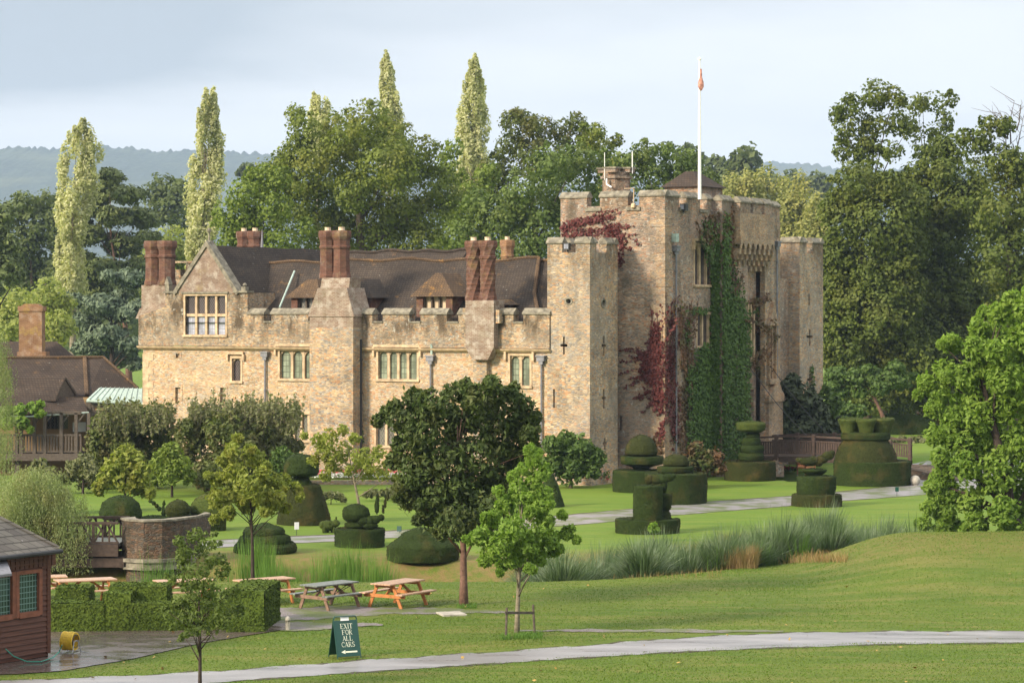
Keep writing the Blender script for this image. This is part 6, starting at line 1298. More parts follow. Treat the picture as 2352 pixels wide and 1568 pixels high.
tree('oak_tree', 'dark green oak at the far left behind the squat poplar', 'tree', 330, (80, 900), [(60, 470, 34), (105, 465, 38), (30, 500, 40), (90, 530, 50), (130, 540, 40), (60, 590, 50), (110, 610, 45), (20, 570, 44), (40, 640, 40), (95, 655, 36)], 'leaf_oak', .36, .9, .5, group=BG, seed=24)
tree('oak_tree', 'rounded grey-green oak between the two left poplars, in front of the hills', 'tree', 420, (385, 800), [(375, 430, 36), (410, 440, 34), (350, 445, 28), (400, 480, 40), (360, 490, 34), (440, 470, 30), (420, 520, 30)], 'leaf_oak', .46, 1., .5, group=BG, seed=25, fill=0)
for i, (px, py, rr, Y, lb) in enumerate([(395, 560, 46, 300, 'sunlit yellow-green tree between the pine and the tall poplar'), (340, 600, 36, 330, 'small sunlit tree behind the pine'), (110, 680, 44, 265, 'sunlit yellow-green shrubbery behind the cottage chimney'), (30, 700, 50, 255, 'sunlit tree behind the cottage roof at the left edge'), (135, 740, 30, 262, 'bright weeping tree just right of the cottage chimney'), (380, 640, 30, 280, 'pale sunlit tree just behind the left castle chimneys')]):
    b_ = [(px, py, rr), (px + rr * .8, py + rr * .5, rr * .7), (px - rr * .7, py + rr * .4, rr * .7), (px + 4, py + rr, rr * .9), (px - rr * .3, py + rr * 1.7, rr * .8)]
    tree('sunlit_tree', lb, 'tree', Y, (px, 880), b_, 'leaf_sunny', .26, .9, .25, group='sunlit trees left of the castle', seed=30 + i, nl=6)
# right side
tree('lime_tree', 'tall tree with an open, see-through top at the left of the right-hand trees', 'tree', 205, (2040, 1000), [(1990, 330, 20), (1955, 245, 34), (2010, 215, 38), (2050, 225, 30), (1925, 262, 26), (1950, 300, 40), (2010, 290, 42), (2060, 280, 34), (1940, 350, 30), (1985, 360, 36), (2045, 350, 28)], 'leaf_giant', .19, .68, .5, bark='bark_dark', group='tall trees right of the castle', seed=61, clump=.24, nl=10)
tree('lime_tree', 'see-through tree crown right of the open-topped tree', 'tree', 210, (2120, 1000), [(2100, 245, 30), (2145, 235, 32), (2170, 270, 28), (2100, 300, 32), (2150, 310, 34), (2185, 230, 18), (2120, 350, 30)], 'leaf_giant', .19, .50, .45, bark='bark_dark', group='tall trees right of the castle', seed=62, clump=.24, nl=8)
tree('lime_tree', 'massive dark green tree whose foliage sweeps to the ground beside the far tower', 'tree', 198, (1990, 1000), [(1950, 430, 50), (2005, 430, 60), (1940, 510, 60), (2020, 520, 80), (1935, 600, 65), (2030, 620, 90), (1935, 700, 65), (2020, 720, 90), (1940, 790, 60), (2020, 800, 80), (1915, 470, 30), (1912, 650, 40), (1905, 750, 30), (1903, 820, 32), (1905, 880, 30), (1915, 560, 30), (2075, 560, 50), (2070, 680, 60), (2080, 790, 60), (1980, 850, 50), (2060, 860, 50), (1940, 900, 40), (2000, 910, 44), (2060, 915, 44)], 'leaf_giant', .20, 1.0, .42, group='tall trees right of the castle', seed=63, fill=2, clump=.23, elong=1.1, droop=.4)
tree('lime_tree', 'massive dark green tree in the middle of the right-hand trees', 'tree', 203, (2160, 1000), [(2130, 390, 50), (2190, 350, 44), (2100, 440, 60), (2190, 450, 80), (2120, 540, 90), (2220, 560, 80), (2120, 660, 90), (2220, 680, 80), (2130, 780, 80), (2220, 790, 80), (2130, 900, 50), (2200, 910, 50), (2260, 900, 50), (2170, 850, 60), (2260, 840, 60), (2240, 460, 50)], 'leaf_giant', .20, 1.0, .42, group='tall trees right of the castle', seed=64, fill=2, clump=.23, elong=1.1, droop=.4)
tree('lime_tree', 'dark tree at the right edge of the picture, behind the bare twigs', 'tree', 192, (2330, 1000), [(2270, 285, 26), (2310, 290, 24), (2250, 320, 32), (2290, 380, 55), (2350, 400, 50), (2290, 480, 70), (2370, 520, 70), (2300, 600, 80), (2330, 720, 80), (2390, 640, 70), (2300, 800, 60)], 'leaf_giant', .21, .9, .8, bark='bark_dark', group='tall trees right of the castle', seed=65, clump=.27, nl=8)
b = MB(); r = np.random.default_rng(9); Yb = 193; root = empty('bare_branches', W(2352, 560, Yb), 0, 'dead bare branches sticking up at the top right edge', 'dead tree')
o_ = Vector(root.location); root.location.z = ground_z(o_.x, Yb); o_ = Vector(root.location)
b.tube([Vector((.8, 0, 0)), W(2356, 520, Yb) - o_, W(2342, 400, Yb) - o_, W(2326, 330, Yb) - o_], [.2, .12, .08, .04], 7)
for (a, c) in (((2338, 400), (2300, 300)), ((2330, 370), (2352, 262)), ((2322, 330), (2330, 232)), ((2315, 320), (2296, 255)), ((2340, 420), (2375, 300)), ((2345, 460), (2280, 400)), ((2346, 470), (2300, 360)), ((2335, 300), (2344, 240)), ((2306, 305), (2286, 262))):
    p, q = W(*a, Yb) - o_, W(*c, Yb) - o_; m = p.lerp(q, .5) + Vector(r.normal(size=3)) * .25; b.tube([p, m, q], [.06, .04, .012], 5)
    for k in range(7):
        s_ = p.lerp(q, r.uniform(.3, 1)); e = s_ + Vector((r.normal() * .7, r.normal() * .5, r.uniform(.3, 1.2))); b.tube([s_, s_.lerp(e, .5) + Vector(r.normal(size=3)) * .1, e], [.025, .018, .008], 4)
b.build('branches', M['bark'], root)
tree('catalpa_tree', 'low spreading bright green tree with a pale trunk behind the far tower', 'tree', 186, (2037, 960), [(1920, 860, 28), (1960, 868, 30), (2000, 862, 28), (2045, 866, 34), (2080, 880, 26), (1930, 895, 26), (1975, 895, 26), (2030, 892, 24), (1990, 845, 14), (1905, 885, 22)], 'leaf_bush', .17, 1.2, .22, bark='bark_red', seed=70, flat=.5, elong=.8, droop=.6, clump=.34)
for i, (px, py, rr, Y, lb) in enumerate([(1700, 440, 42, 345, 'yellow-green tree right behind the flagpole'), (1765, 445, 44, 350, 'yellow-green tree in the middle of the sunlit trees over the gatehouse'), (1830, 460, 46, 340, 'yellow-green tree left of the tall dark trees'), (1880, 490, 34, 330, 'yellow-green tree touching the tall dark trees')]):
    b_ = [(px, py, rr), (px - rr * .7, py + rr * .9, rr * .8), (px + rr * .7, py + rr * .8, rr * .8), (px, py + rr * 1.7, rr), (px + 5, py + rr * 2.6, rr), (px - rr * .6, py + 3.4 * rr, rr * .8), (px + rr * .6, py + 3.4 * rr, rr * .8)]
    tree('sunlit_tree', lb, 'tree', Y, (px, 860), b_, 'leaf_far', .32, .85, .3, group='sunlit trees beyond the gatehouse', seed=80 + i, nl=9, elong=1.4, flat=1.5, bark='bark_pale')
for i, (px, py, rr, Y, lb) in enumerate([(1585, 355, 26, 640, 'faint far tree showing above the trees left of the flagpole'), (1640, 378, 28, 600, 'faint far tree just right of the flagpole'), (1715, 352, 26, 560, 'rounded far tree standing up on the skyline right of the flagpole'), (1690, 395, 30, 560, 'pale far tree below the skyline tree'), (1760, 405, 26, 700, 'hazy tree on the skyline between the rounded far tree and the dark trees'), (1820, 412, 24, 720, 'hazy grey-green tree on the skyline over the sunlit trees'), (1880, 414, 22, 720, 'hazy grey-green tree beside the tall dark trees'), (570, 385, 16, 640, 'small far tree on the skyline left of the largest tree')]):
    b_ = [(px, py, rr), (px - rr * .8, py + rr * .5, rr * .7), (px + rr * .8, py + rr * .5, rr * .7), (px, py + rr * 1.2, rr), (px, py + rr * 2.2, rr)]
    tree('far_tree', lb, 'tree', Y, (px, 700), b_, 'leaf_oak', 1.0, .8, .5, group='far trees on the skyline', seed=90 + i, nl=4)
# woodland filling the distance
r = np.random.default_rng(77); P, N = [], []
for i in range(420):
    X = r.uniform(-190, 190); Y = r.uniform(430, 760); R = r.uniform(4, 8); z = float(terrain(X, Y)) + R * .9 + r.uniform(0, 4); m = 260
    v = unit(r.normal(size=(m, 3)) + np.array([0, -.5, .6])); P.append(np.array([X, Y, z]) + v * R * r.uniform(.8, 1.1, m)[:, None]); N.append(unit(v + r.normal(size=(m, 3)) * .5))
V, F = kites(np.concatenate(P), np.concatenate(N), 1.3, r); tag(fastmesh('woodland', V, F, M['leaf_oak']), 'distant belt of grey-green woodland between the castle trees and the hills', 'woodland', kind='stuff')

# ---- garden shrubs in front of the castle
SH = 'shrubs along the moat'
tree('hawthorn_bush', 'dull olive bush in front of the copper roofed link, leftmost of the big shrubs', 'bush', 131, (300, 1110), [(300, 975, 50), (250, 985, 40), (355, 970, 42), (310, 1070, 44), (380, 1040, 40), (250, 1085, 34), (350, 1085, 34), (280, 1040, 50), (340, 1040, 50), (230, 1050, 36), (225, 1010, 26), (385, 1000, 26)], 'leaf_haw', .12, 1.1, .12, group=SH, seed=101, clump=.19, bark='bark_dark')
tree('hawthorn_bush', 'dark round bush below the arched castle window, between the two paler shrubs', 'bush', 129, (480, 1115), [(480, 975, 42), (440, 1000, 42), (520, 990, 46), (550, 1080, 40), (480, 1085, 34), (620, 1060, 34), (560, 1030, 44), (460, 1060, 46), (530, 1070, 50), (590, 1060, 36), (410, 1050, 34), (600, 990, 28)], 'leaf_haw', .12, 1.1, .14, group=SH, seed=102, clump=.19, bark='bark_dark')
tree('hawthorn_bush', 'wispy grey-green bush against the castle wall below the three-light window', 'bush', 133, (600, 1110), [(585, 955, 40), (625, 975, 44), (570, 1010, 36), (650, 1010, 34), (560, 965, 26), (610, 1030, 44), (665, 1030, 24)], 'leaf_haw2', .11, 1., .12, group=SH, seed=103, clump=.2, bark='bark_dark')
def twigs(px0, px1, py0, py1, Y, n, h, leaf, lab, seed):
    r = np.random.default_rng(seed); k = Y / F_PX; b = MB(); P = []; root = empty('tall_shoots', (W((px0 + px1) / 2, 1110, Y).x, Y, 0), 0, lab, 'shrub', SH); o = Vector(root.location)
    for i in range(n):
        p = W(r.uniform(px0, px1), r.uniform(py0, py1), Y) + Vector((0, r.uniform(-1, 1), 0)) - o; q = p + Vector((r.normal() * .18, r.normal() * .1, h * r.uniform(.5, 1.2))); b.tube([p, q], [.012, .004], 4)
        for t in r.uniform(0, 1, 16): P.append(p.lerp(q, t) + Vector(r.normal(size=3)) * .05)
    P = np.array(P); V, F = kites(P, unit(r.normal(size=P.shape)), .11, r); fastmesh('leaves', V, F, M[leaf], root); b.build('stems', M['bark_pale'], root); return root
twigs(230, 400, 960, 1000, 130, 200, 1.0, 'leaf_haw2', 'thin upright shoots standing above the leftmost olive bush', 201)
twigs(440, 690, 950, 1005, 129.5, 330, 1.1, 'leaf_haw2', 'thin upright shoots against the castle wall above the dark round bush', 202)
tree('shrub', 'fresh green shrub filling the gap right of the dark round bush', 'shrub', 127, (655, 1118), [(650, 1050, 26), (680, 1065, 24), (630, 1080, 28), (665, 1095, 22), (700, 1085, 16), (610, 1095, 20)], 'leaf_bush', .11, .95, .07, group=SH, seed=151, clump=.22, bark='bark_dark')
tree('shrub', 'light green shrub between the two biggest olive bushes', 'shrub', 125, (395, 1125), [(395, 1035, 22), (370, 1060, 26), (415, 1065, 26), (390, 1090, 28), (430, 1095, 18), (355, 1095, 18)], 'leaf_lime2', .11, .9, .07, group=SH, seed=152, clump=.22, bark='bark_dark')
tree('shrub', 'leafy shrub on the moat bank left of the leftmost olive bush', 'shrub', 127, (190, 1120), [(190, 1060, 20), (170, 1080, 24), (210, 1080, 24), (185, 1100, 26), (150, 1100, 16), (225, 1100, 18)], 'leaf_haw2', .11, .95, .07, group=SH, seed=153, clump=.22, bark='bark_dark')
tree('maple_shrub', 'small yellow-green shrub tree in front of the leftmost olive bush', 'shrub', 116, (285, 1165), [(285, 1045, 26), (265, 1070, 30), (305, 1065, 30), (325, 1085, 24), (245, 1095, 26), (290, 1100, 32), (230, 1120, 18), (320, 1120, 22), (345, 1130, 14)], 'leaf_yellow', .14, .8, .08, seed=104, clump=.22, bark='bark_dark', flat=.6)
tree('shrub', 'open grey-green shrub with upright twigs in front of the cottage moat', 'shrub', 114, (85, 1185), [(85, 1070, 18), (60, 1095, 20), (110, 1090, 22), (80, 1115, 26), (120, 1120, 24), (95, 1145, 30), (150, 1145, 18), (140, 1100, 12), (145, 1180, 26)], 'leaf_haw2', .14, .8, .08, seed=105, clump=.28, bark='bark_dark')
tree('wisteria_bush', 'round green climber at the foot of the corner tower', 'bush', 131, (1310, 1100), [(1300, 1015, 26), (1330, 1030, 34), (1290, 1050, 36), (1345, 1060, 34), (1365, 1045, 20), (1270, 1020, 22), (1310, 1080, 34), (1358, 1080, 22), (1265, 1070, 24)], 'leaf_bush', .15, 1.1, .1, seed=106, flat=.6, clump=.28, droop=.6)
tree('rhododendron', 'big dark evergreen bush between the gatehouse and the far tower, behind the bridge', 'bush', 147.5, (1850, 1040), [(1815, 890, 26), (1805, 940, 36), (1840, 915, 36), (1870, 950, 40), (1830, 985, 44), (1890, 980, 34), (1905, 1000, 30), (1800, 1000, 36), (1860, 1010, 36)], 'leaf_rhodo', .17, 1.2, .12, seed=107, clump=.28, aspect=2.4)
tree('shrub', 'lighter green bush trailing behind the crown topiary beside the rhododendron', 'bush', 152, (1925, 1040), [(1900, 905, 18), (1912, 930, 24), (1900, 955, 26), (1920, 975, 26), (1935, 1000, 26), (1890, 985, 26), (1945, 1020, 18)], 'leaf_bush', .18, 1., .08, seed=108, clump=.3, droop=.8)
tree('shrub', 'row of low grey-green plants in front of the long far hedge', 'shrub', 176, (2085, 1022), [(2050, 1012, 10), (2072, 1010, 11), (2095, 1012, 11), (2118, 1014, 10), (2138, 1016, 9)], 'leaf_haw2', .16, 1.2, .05, seed=109, nl=3, yspread=.1)

tree('shrub', 'pale green shrubs and low hedges left of the square dark yew block', 'shrub', 170, (1950, 985), [(1900, 945, 18), (1925, 940, 18), (1950, 945, 20), (1975, 945, 18), (1940, 965, 18), (1965, 970, 18), (1915, 965, 16)], 'leaf_bush', .16, 1.2, .05, seed=150, nl=3, yspread=.1)
# ---- foreground trees
tree('magnolia_tree', 'large dark glossy tree with a reddish ringed trunk, in front of the castle', 'tree', 78.3, (1065, 1393), [(1130, 880, 22), (1070, 885, 18), (1040, 905, 26), (1100, 910, 34), (1170, 905, 22), (950, 915, 26), (995, 925, 36), (920, 965, 30), (890, 945, 16), (975, 985, 46), (1050, 975, 56), (1140, 965, 52), (1200, 935, 28), (1215, 990, 30), (1180, 1020, 48), (1100, 1050, 60), (1020, 1060, 56), (945, 1045, 38), (1080, 1130, 56), (1010, 1130, 46), (950, 1110, 32), (925, 1140, 16), (1150, 1110, 46), (1130, 1170, 40), (1050, 1185, 38), (990, 1180, 26), (1230, 960, 12), (1225, 1030, 16), (1000, 1175, 44), (1060, 1205, 34), (940, 1150, 30), (1120, 1195, 34), (1015, 1212, 22), (1090, 1215, 22), (960, 1075, 40), (915, 1020, 20), (905, 930, 14)], 'leaf_front_dark', .082, .85, .13, bark='bark_red', fill=2, seed=120, clump=.20, flat=.8, aspect=1.9, droop=.5, nl=16)
tree('maple_tree', 'young bright green tree held between two stakes', 'tree', 70.9, (1187, 1462), [(1215, 1030, 12), (1235, 1040, 10), (1225, 1060, 18), (1200, 1080, 14), (1250, 1085, 16), (1175, 1095, 10), (1225, 1105, 24), (1190, 1130, 22), (1145, 1125, 13), (1250, 1140, 24), (1160, 1165, 24), (1220, 1165, 32), (1130, 1195, 22), (1180, 1205, 32), (1245, 1200, 28), (1105, 1225, 22), (1080, 1240, 14), (1150, 1245, 30), (1210, 1245, 32), (1265, 1235, 24), (1290, 1180, 10), (1300, 1225, 16), (1325, 1240, 9), (1120, 1275, 22), (1180, 1280, 24), (1235, 1275, 22), (1275, 1265, 16), (1150, 1300, 14), (1215, 1298, 12)], 'leaf_bright', .068, .85, .075, bark='bark_pale', fill=2, seed=121, clump=.20, flat=.8, aspect=1.8, nl=18)
tree('cherry_tree', 'small yellow-green tree with drooping leaves behind the hedge, above the tiered mound', 'tree', 83.5, (580, 1345), [(548, 1005, 12), (540, 1030, 18), (570, 1035, 14), (525, 1060, 18), (580, 1060, 24), (540, 1085, 26), (605, 1085, 20), (500, 1100, 18), (575, 1110, 26), (630, 1105, 20), (480, 1090, 8), (535, 1130, 26), (600, 1135, 28), (655, 1110, 16), (500, 1145, 20), (640, 1140, 22), (680, 1120, 12), (690, 1140, 8), (560, 1160, 24), (615, 1165, 22), (520, 1180, 18), (495, 1190, 10), (655, 1170, 12)], 'leaf_yellow', .075, .72, .07, bark='bark_dark', fill=2, seed=122, clump=.21, flat=.7, aspect=1.9, droop=.7, nl=20)
tree('sapling', 'thin dark-stemmed sapling with sparse leaves at the bottom left, in front of the hedge', 'tree', 60.2, (459, 1598), [(415, 1240, 14), (440, 1235, 18), (470, 1230, 16), (430, 1265, 22), (465, 1265, 22), (490, 1250, 12), (415, 1295, 20), (455, 1300, 26), (500, 1290, 20), (425, 1335, 24), (475, 1335, 28), (515, 1320, 20), (400, 1330, 12), (440, 1370, 26), (490, 1370, 28), (530, 1360, 18), (405, 1385, 16), (455, 1405, 26), (505, 1405, 26), (545, 1395, 14), (400, 1420, 20), (440, 1435, 20), (485, 1440, 20), (520, 1430, 16), (550, 1410, 10), (380, 1400, 10), (420, 1460, 8)], 'leaf_olive', .048, .30, .05, bark='bark_dark', seed=123, fill=2, clump=.26, flat=.7, aspect=1.9, nl=24)
tree('apple_tree', 'leaning apple tree with small pale leaves behind the snail topiary', 'tree', 99.5, (833, 1216), [(790, 985, 14), (760, 1000, 20), (810, 1010, 16), (730, 1010, 18), (700, 1000, 10), (745, 1035, 24), (790, 1035, 24), (830, 1045, 20), (870, 1040, 18), (720, 1055, 14), (770, 1065, 24), (815, 1075, 22), (855, 1065, 22), (895, 1060, 14), (840, 1090, 18), (880, 1085, 18), (750, 1090, 14), (910, 1095, 10)], 'leaf_yellow', .075, .6, .09, bark='bark_pale', seed=124, clump=.24, nl=12, flat=.8)
tree('field_maple', 'big light green tree at the right edge, its branches reaching over the reeds', 'tree', 96, (2330, 1250), [(2310, 690, 20), (2290, 720, 26), (2340, 710, 26), (2350, 670, 14), (2250, 755, 22), (2290, 770, 34), (2340, 780, 36), (2190, 790, 24), (2235, 800, 30), (2160, 790, 10), (2280, 830, 46), (2350, 850, 44), (2170, 850, 26), (2215, 865, 36), (2130, 880, 22), (2160, 905, 26), (2110, 905, 12), (2240, 920, 48), (2320, 930, 50), (2140, 940, 20), (2190, 960, 34), (2150, 1000, 26), (2200, 1010, 36), (2270, 1010, 50), (2350, 1020, 50), (2160, 1050, 22), (2210, 1070, 38), (2280, 1090, 46), (2350, 1110, 46), (2140, 1120, 20), (2180, 1130, 30), (2230, 1150, 34), (2130, 1165, 18), (2170, 1180, 26), (2230, 1195, 24), (2290, 1170, 36), (2350, 1180, 34), (2410, 900, 60), (2400, 1050, 60), (2400, 780, 50), (2120, 1200, 16), (2160, 1215, 20), (2200, 1215, 24), (2250, 1215, 26), (2310, 1215, 28), (2360, 1220, 24), (2160, 1100, 26), (2250, 1050, 40), (2300, 870, 44), (2240, 960, 40)], 'leaf_catalpa', .10, 1.25, .32, bark='bark_dark', depth=.8, seed=125, clump=.19, flat=.65, aspect=1.7, droop=.3, nl=20)
tree('shrub', 'small bright plant growing out of the round yew base beside the reeds', 'plant', 101.5, (1502, 1226), [(1502, 1206, 7), (1498, 1214, 8), (1508, 1214, 7)], 'leaf_bright', .09, .9, .02, seed=126, nl=3)
# weeping willows
def willow(lab, Y, base, tops, seed, leaf='leaf_willow', size=.09):
    r = np.random.default_rng(seed); k = Y / F_PX; X0 = (base[0] - CX) * k; z0 = ground_z(X0, Y); root = empty('weeping_willow', (X0, Y, z0), 0, lab, 'tree'); o = Vector(root.location); P, T = [], []; b = MB(); bl = []
    for (px, py, rr, ln) in tops:
        c = W(px, py, Y) - o; bl.append((c.x, 0, c.z, rr * k, rr * k, rr * k))
        for i in range(int(rr * 4)):
            p = c + Vector((r.uniform(-1, 1) * rr * k, r.uniform(-1, 1) * 1.1, r.uniform(-.5, .5) * rr * k)); L_ = ln * k * r.uniform(.45, 1.1); d = Vector((r.normal() * .12, r.normal() * .1, -1)); n = int(L_ / .045); sw_ = r.uniform(-.3, .3)
            for j in range(n):
                t = j / n; q = p + d * L_ * t + Vector((sw_ * math.sin(t * 2.2), 0, .25 * t * (1 - t))) + Vector(r.normal(size=3)) * .035; 
                if q.z > .12: P.append(q); T.append((r.normal() * .5, r.normal() * .5, -1))
    P = np.array(P); T = unit(np.array(T)); N = unit(np.cross(T, r.normal(size=P.shape))); u = np.cross(N, T); s = (size * r.uniform(.6, 1.3, len(P)))[:, None]
    V = np.stack([P, P + T * s * .5 + u * s * .16, P + T * s, P + T * s * .5 - u * s * .16], 1).reshape(-1, 3); fastmesh('crown', V, np.arange(len(V)).reshape(-1, 4), M[leaf], root)
    t, L_ = limbs((0, 0, 0), bl, .14, r, 8); t.build('trunk', M['bark'], root, smooth=True); L_.build('limbs', M['bark'], root, smooth=True); return root
willow('brownish weeping willow with hanging strands over the footbridge', 92.5, (95, 1300), [(60, 1080, 30, 90), (100, 1090, 34, 110), (30, 1110, 34, 120), (130, 1120, 36, 120), (80, 1140, 40, 120), (160, 1150, 32, 120), (20, 1170, 30, 90), (110, 1180, 44, 120), (170, 1200, 30, 110), (60, 1160, 34, 100), (200, 1215, 10, 95), (150, 1230, 30, 90)], 130)
willow('willow strands hanging in at the left edge above the cottage veranda', 108, (-40, 1200), [(-25, 770, 30, 130), (0, 800, 16, 130), (8, 850, 10, 90), (-30, 880, 30, 150), (5, 1000, 16, 120), (15, 930, 10, 120), (-5, 1090, 18, 80)], 131)
# vine over the veranda
tree('climbing_vine', 'bright green vine over the roof edge of the cottage veranda', 'climber', 146.2, (20, 1040), [(15, 945, 16), (45, 942, 16), (75, 935, 14), (95, 948, 10), (20, 970, 18), (50, 968, 18), (68, 985, 9), (0, 960, 20)], 'leaf_bright', .2, 1.1, .05, seed=140, nl=4, yspread=.1, flat=.6)

# ---- creepers on the gatehouse: leaves lying on its real walls
def creeper(label, leaf, faces, size=.12, seed=0, off=.06, runners=None, name='wall_creeper'):
    """faces: (axis, plane, [(px, py, rx, ry, n)...]) blobs of leaves on wall planes of the castle"""
    r = np.random.default_rng(seed); root = empty(name, (CA[0], CA[1], 0), CT, label, 'climber', 'creepers on the castle walls'); P, N = [], []; b = MB()
    for ax, pl, lst in faces:
        f = (lambda a, z, d: (a, pl - d, z)) if ax == 'w' else (lambda a, z, d: (pl + d, a, z)); nn = (0, -1, 0) if ax == 'w' else (1, 0, 0)
        for px, py, rx, ry, n in lst:
            u = unit(r.normal(size=(n, 2))) * (r.uniform(0, 1, n) ** .5)[:, None]; jag = 1 + .25 * np.sin(np.arctan2(u[:, 1], u[:, 0]) * 5 + px)
            for i in range(n):
                qx, qy = px + u[i, 0] * rx * jag[i], py + u[i, 1] * ry * jag[i]; a, z = Lw(qx, qy, pl) if ax == 'w' else Ls(qx, qy, pl)
                if z > -.2: P.append(f(a, z, off + abs(r.normal()) * .05)); N.append(nn)
        if runners:
            for (x0, y0, x1, y1, n) in [q[1:] for q in runners if q[0] == ax]:
                for _ in range(n):
                    t = np.linspace(0, 1, 9); jx = np.cumsum(r.normal(size=9)) * 2.2; jy = np.cumsum(r.normal(size=9)) * 2.2; ex, ey = x1 + r.normal() * 14, y1 + r.normal() * 12; sx_, sy_ = x0 + r.normal() * 7, y0 + r.normal() * 7; pts = []
                    for i in range(9):
                        a, z = (Lw if ax == 'w' else Ls)(sx_ + (ex - sx_) * t[i] + jx[i], sy_ + (ey - sy_) * t[i] + jy[i], pl); pts.append(Vector(f(a, z, .03)))
                    b.tube(pts, .012, 4, False)
                    for i in range(8):
                        for _k in range(4 if leaf == 'leaf_red' else 7): P.append(tuple(pts[i].lerp(pts[i + 1], r.uniform()) + Vector(r.normal(size=3)) * .045)); N.append(nn)
    P = np.array(P); N = unit(np.array(N, float) + r.normal(size=P.shape) * .55 + np.array([0, 0, .25])); V, F = kites(P, N, size, r, 1.2, .8); fastmesh('leaves', V, F, M[leaf], root)
    if b.v: b.build('runners', M['bark_red'], root)
    return root
creeper('crimson creeper fanning over the top of the gatehouse wall, above the corner tower', 'leaf_red', [('w', G0, [(1298, 528, 8, 16, 60), (1325, 520, 16, 10, 24), (1360, 508, 24, 6, 20), (1400, 500, 20, 5, 18), (1412, 530, 18, 5, 20), (1428, 560, 6, 12, 8)])], .14, 301, runners=[('w', 1300, 520, 1410, 488, 9), ('w', 1310, 535, 1430, 530, 9), ('w', 1400, 525, 1440, 570, 8), ('w', 1420, 560, 1425, 610, 4)])
creeper('mass of crimson creeper spreading low across the gatehouse wall', 'leaf_red', [('w', G0, [(1488, 855, 16, 40, 130), (1512, 850, 16, 90, 420), (1500, 820, 20, 34, 240), (1500, 790, 14, 24, 90), (1505, 870, 16, 34, 190), (1485, 840, 14, 20, 60), (1518, 920, 9, 36, 150), (1510, 760, 10, 18, 60), (1520, 990, 9, 26, 80)]), ('s', GS, [(1540, 900, 16, 110, 520), (1535, 840, 14, 34, 160), (1545, 740, 10, 22, 70), (1535, 900, 10, 40, 140), (1548, 980, 12, 40, 130), (1552, 690, 6, 12, 16)])], .13, 302, runners=[('w', 1500, 830, 1445, 805, 9), ('w', 1500, 850, 1455, 880, 6), ('w', 1505, 800, 1520, 730, 8), ('w', 1510, 900, 1470, 920, 6), ('s', 1535, 850, 1545, 700, 10), ('s', 1535, 830, 1565, 730, 8)])
creeper('rusty half-turned creeper between the crimson and the green growth', 'leaf_rust', [('s', GS, [(1575, 780, 14, 36, 180), (1580, 850, 16, 50, 330), (1572, 930, 20, 50, 360), (1575, 1010, 26, 40, 360), (1560, 720, 10, 18, 50), (1600, 1040, 26, 20, 200)]), ('s', sAf, [(1672, 540, 14, 60, 330), (1676, 620, 16, 46, 300), (1680, 670, 18, 30, 220), (1695, 640, 10, 24, 70)]), ('w', wA, [(1646, 560, 10, 70, 240)]), ('w', G0, [(1512, 1020, 16, 26, 130), (1480, 1050, 20, 14, 90)])], .13, 303, runners=[('s', 1575, 850, 1570, 700, 8), ('s', 1632, 560, 1626, 500, 5)])
creeper('thick green creeper covering the near gate turret from top to bottom', 'leaf_creeper', [('s', sAf, [(1682, y, 24, 22, 330) for y in range(700, 1080, 24)] + [(1663, y, 9, 20, 150) for y in range(560, 1080, 22)] + [(1706, y, 14, 24, 190) for y in range(740, 1070, 26)] + [(1665, 520, 12, 36, 110), (1672, 640, 18, 34, 160), (1690, 690, 20, 30, 180), (1718, 800, 7, 14, 30), (1715, 720, 8, 10, 24)]), ('w', wA, [(1646, y, 11, 22, 190) for y in range(560, 1080, 24)]), ('s', GS, [(1612, y, 22, 22, 200) for y in range(820, 1080, 24)] + [(1618, y, 26, 20, 260) for y in range(810, 1080, 22)] + [(1590, y, 18, 22, 190) for y in range(860, 1070, 26)] + [(1630, 600, 6, 60, 90), (1600, 715, 24, 9, 150), (1575, 760, 8, 40, 60)]), ('s', GS + .05, [(1735, 715, 12, 10, 40)])], .13, 304, off=.12, runners=[('s', 1632, 600, 1626, 520, 6)])
creeper('sparse green and brown tendrils around the window over the gate', 'leaf_rust', [('s', GS + .05, [(1745, 720, 14, 12, 60), (1738, 850, 12, 16, 50), (1745, 690, 8, 20, 24)]), ('s', sAf + .25, [(1765, 740, 6, 14, 22), (1762, 840, 8, 14, 26)])], .12, 305, off=.25, runners=[('s', 1730, 700, 1755, 690, 5), ('s', 1730, 840, 1760, 790, 6), ('s', 1730, 740, 1760, 770, 4)])
tree('wall_shrub', 'green climber in the corner between the tower and the gatehouse', 'climber', 139.0, (1432, 1090), [(1430, 925, 14), (1436, 960, 17), (1446, 975, 16), (1432, 1000, 18), (1445, 1020, 16), (1430, 1040, 18), (1432, 900, 8)], 'leaf_bush', .18, 1.2, .06, seed=310, nl=3, yspread=.2, elong=1.2)
tree('wall_shrub', 'yellowing shrubs at the foot of the gatehouse creeper', 'shrub', 131.5, (1590, 1085), [(1590, 1060, 22), (1560, 1070, 20), (1620, 1065, 22), (1640, 1050, 20), (1600, 1035, 20), (1650, 1075, 18)], 'leaf_rust', .14, 1., .05, seed=311, nl=3, yspread=.15)
creeper('small climber on the far corner tower', 'leaf_creeper', [('s', sE2, [(1862, 850, 4, 12, 40), (1864, 875, 4, 16, 50), (1858, 895, 5, 10, 30)])], .13, 312)
creeper('ivy growing up the rainwater pipe beside the great chimney breast', 'leaf_creeper', [('w', 0., [(831, 1010, 6, 24, 90), (833, 1050, 7, 26, 110)])], .13, 313)

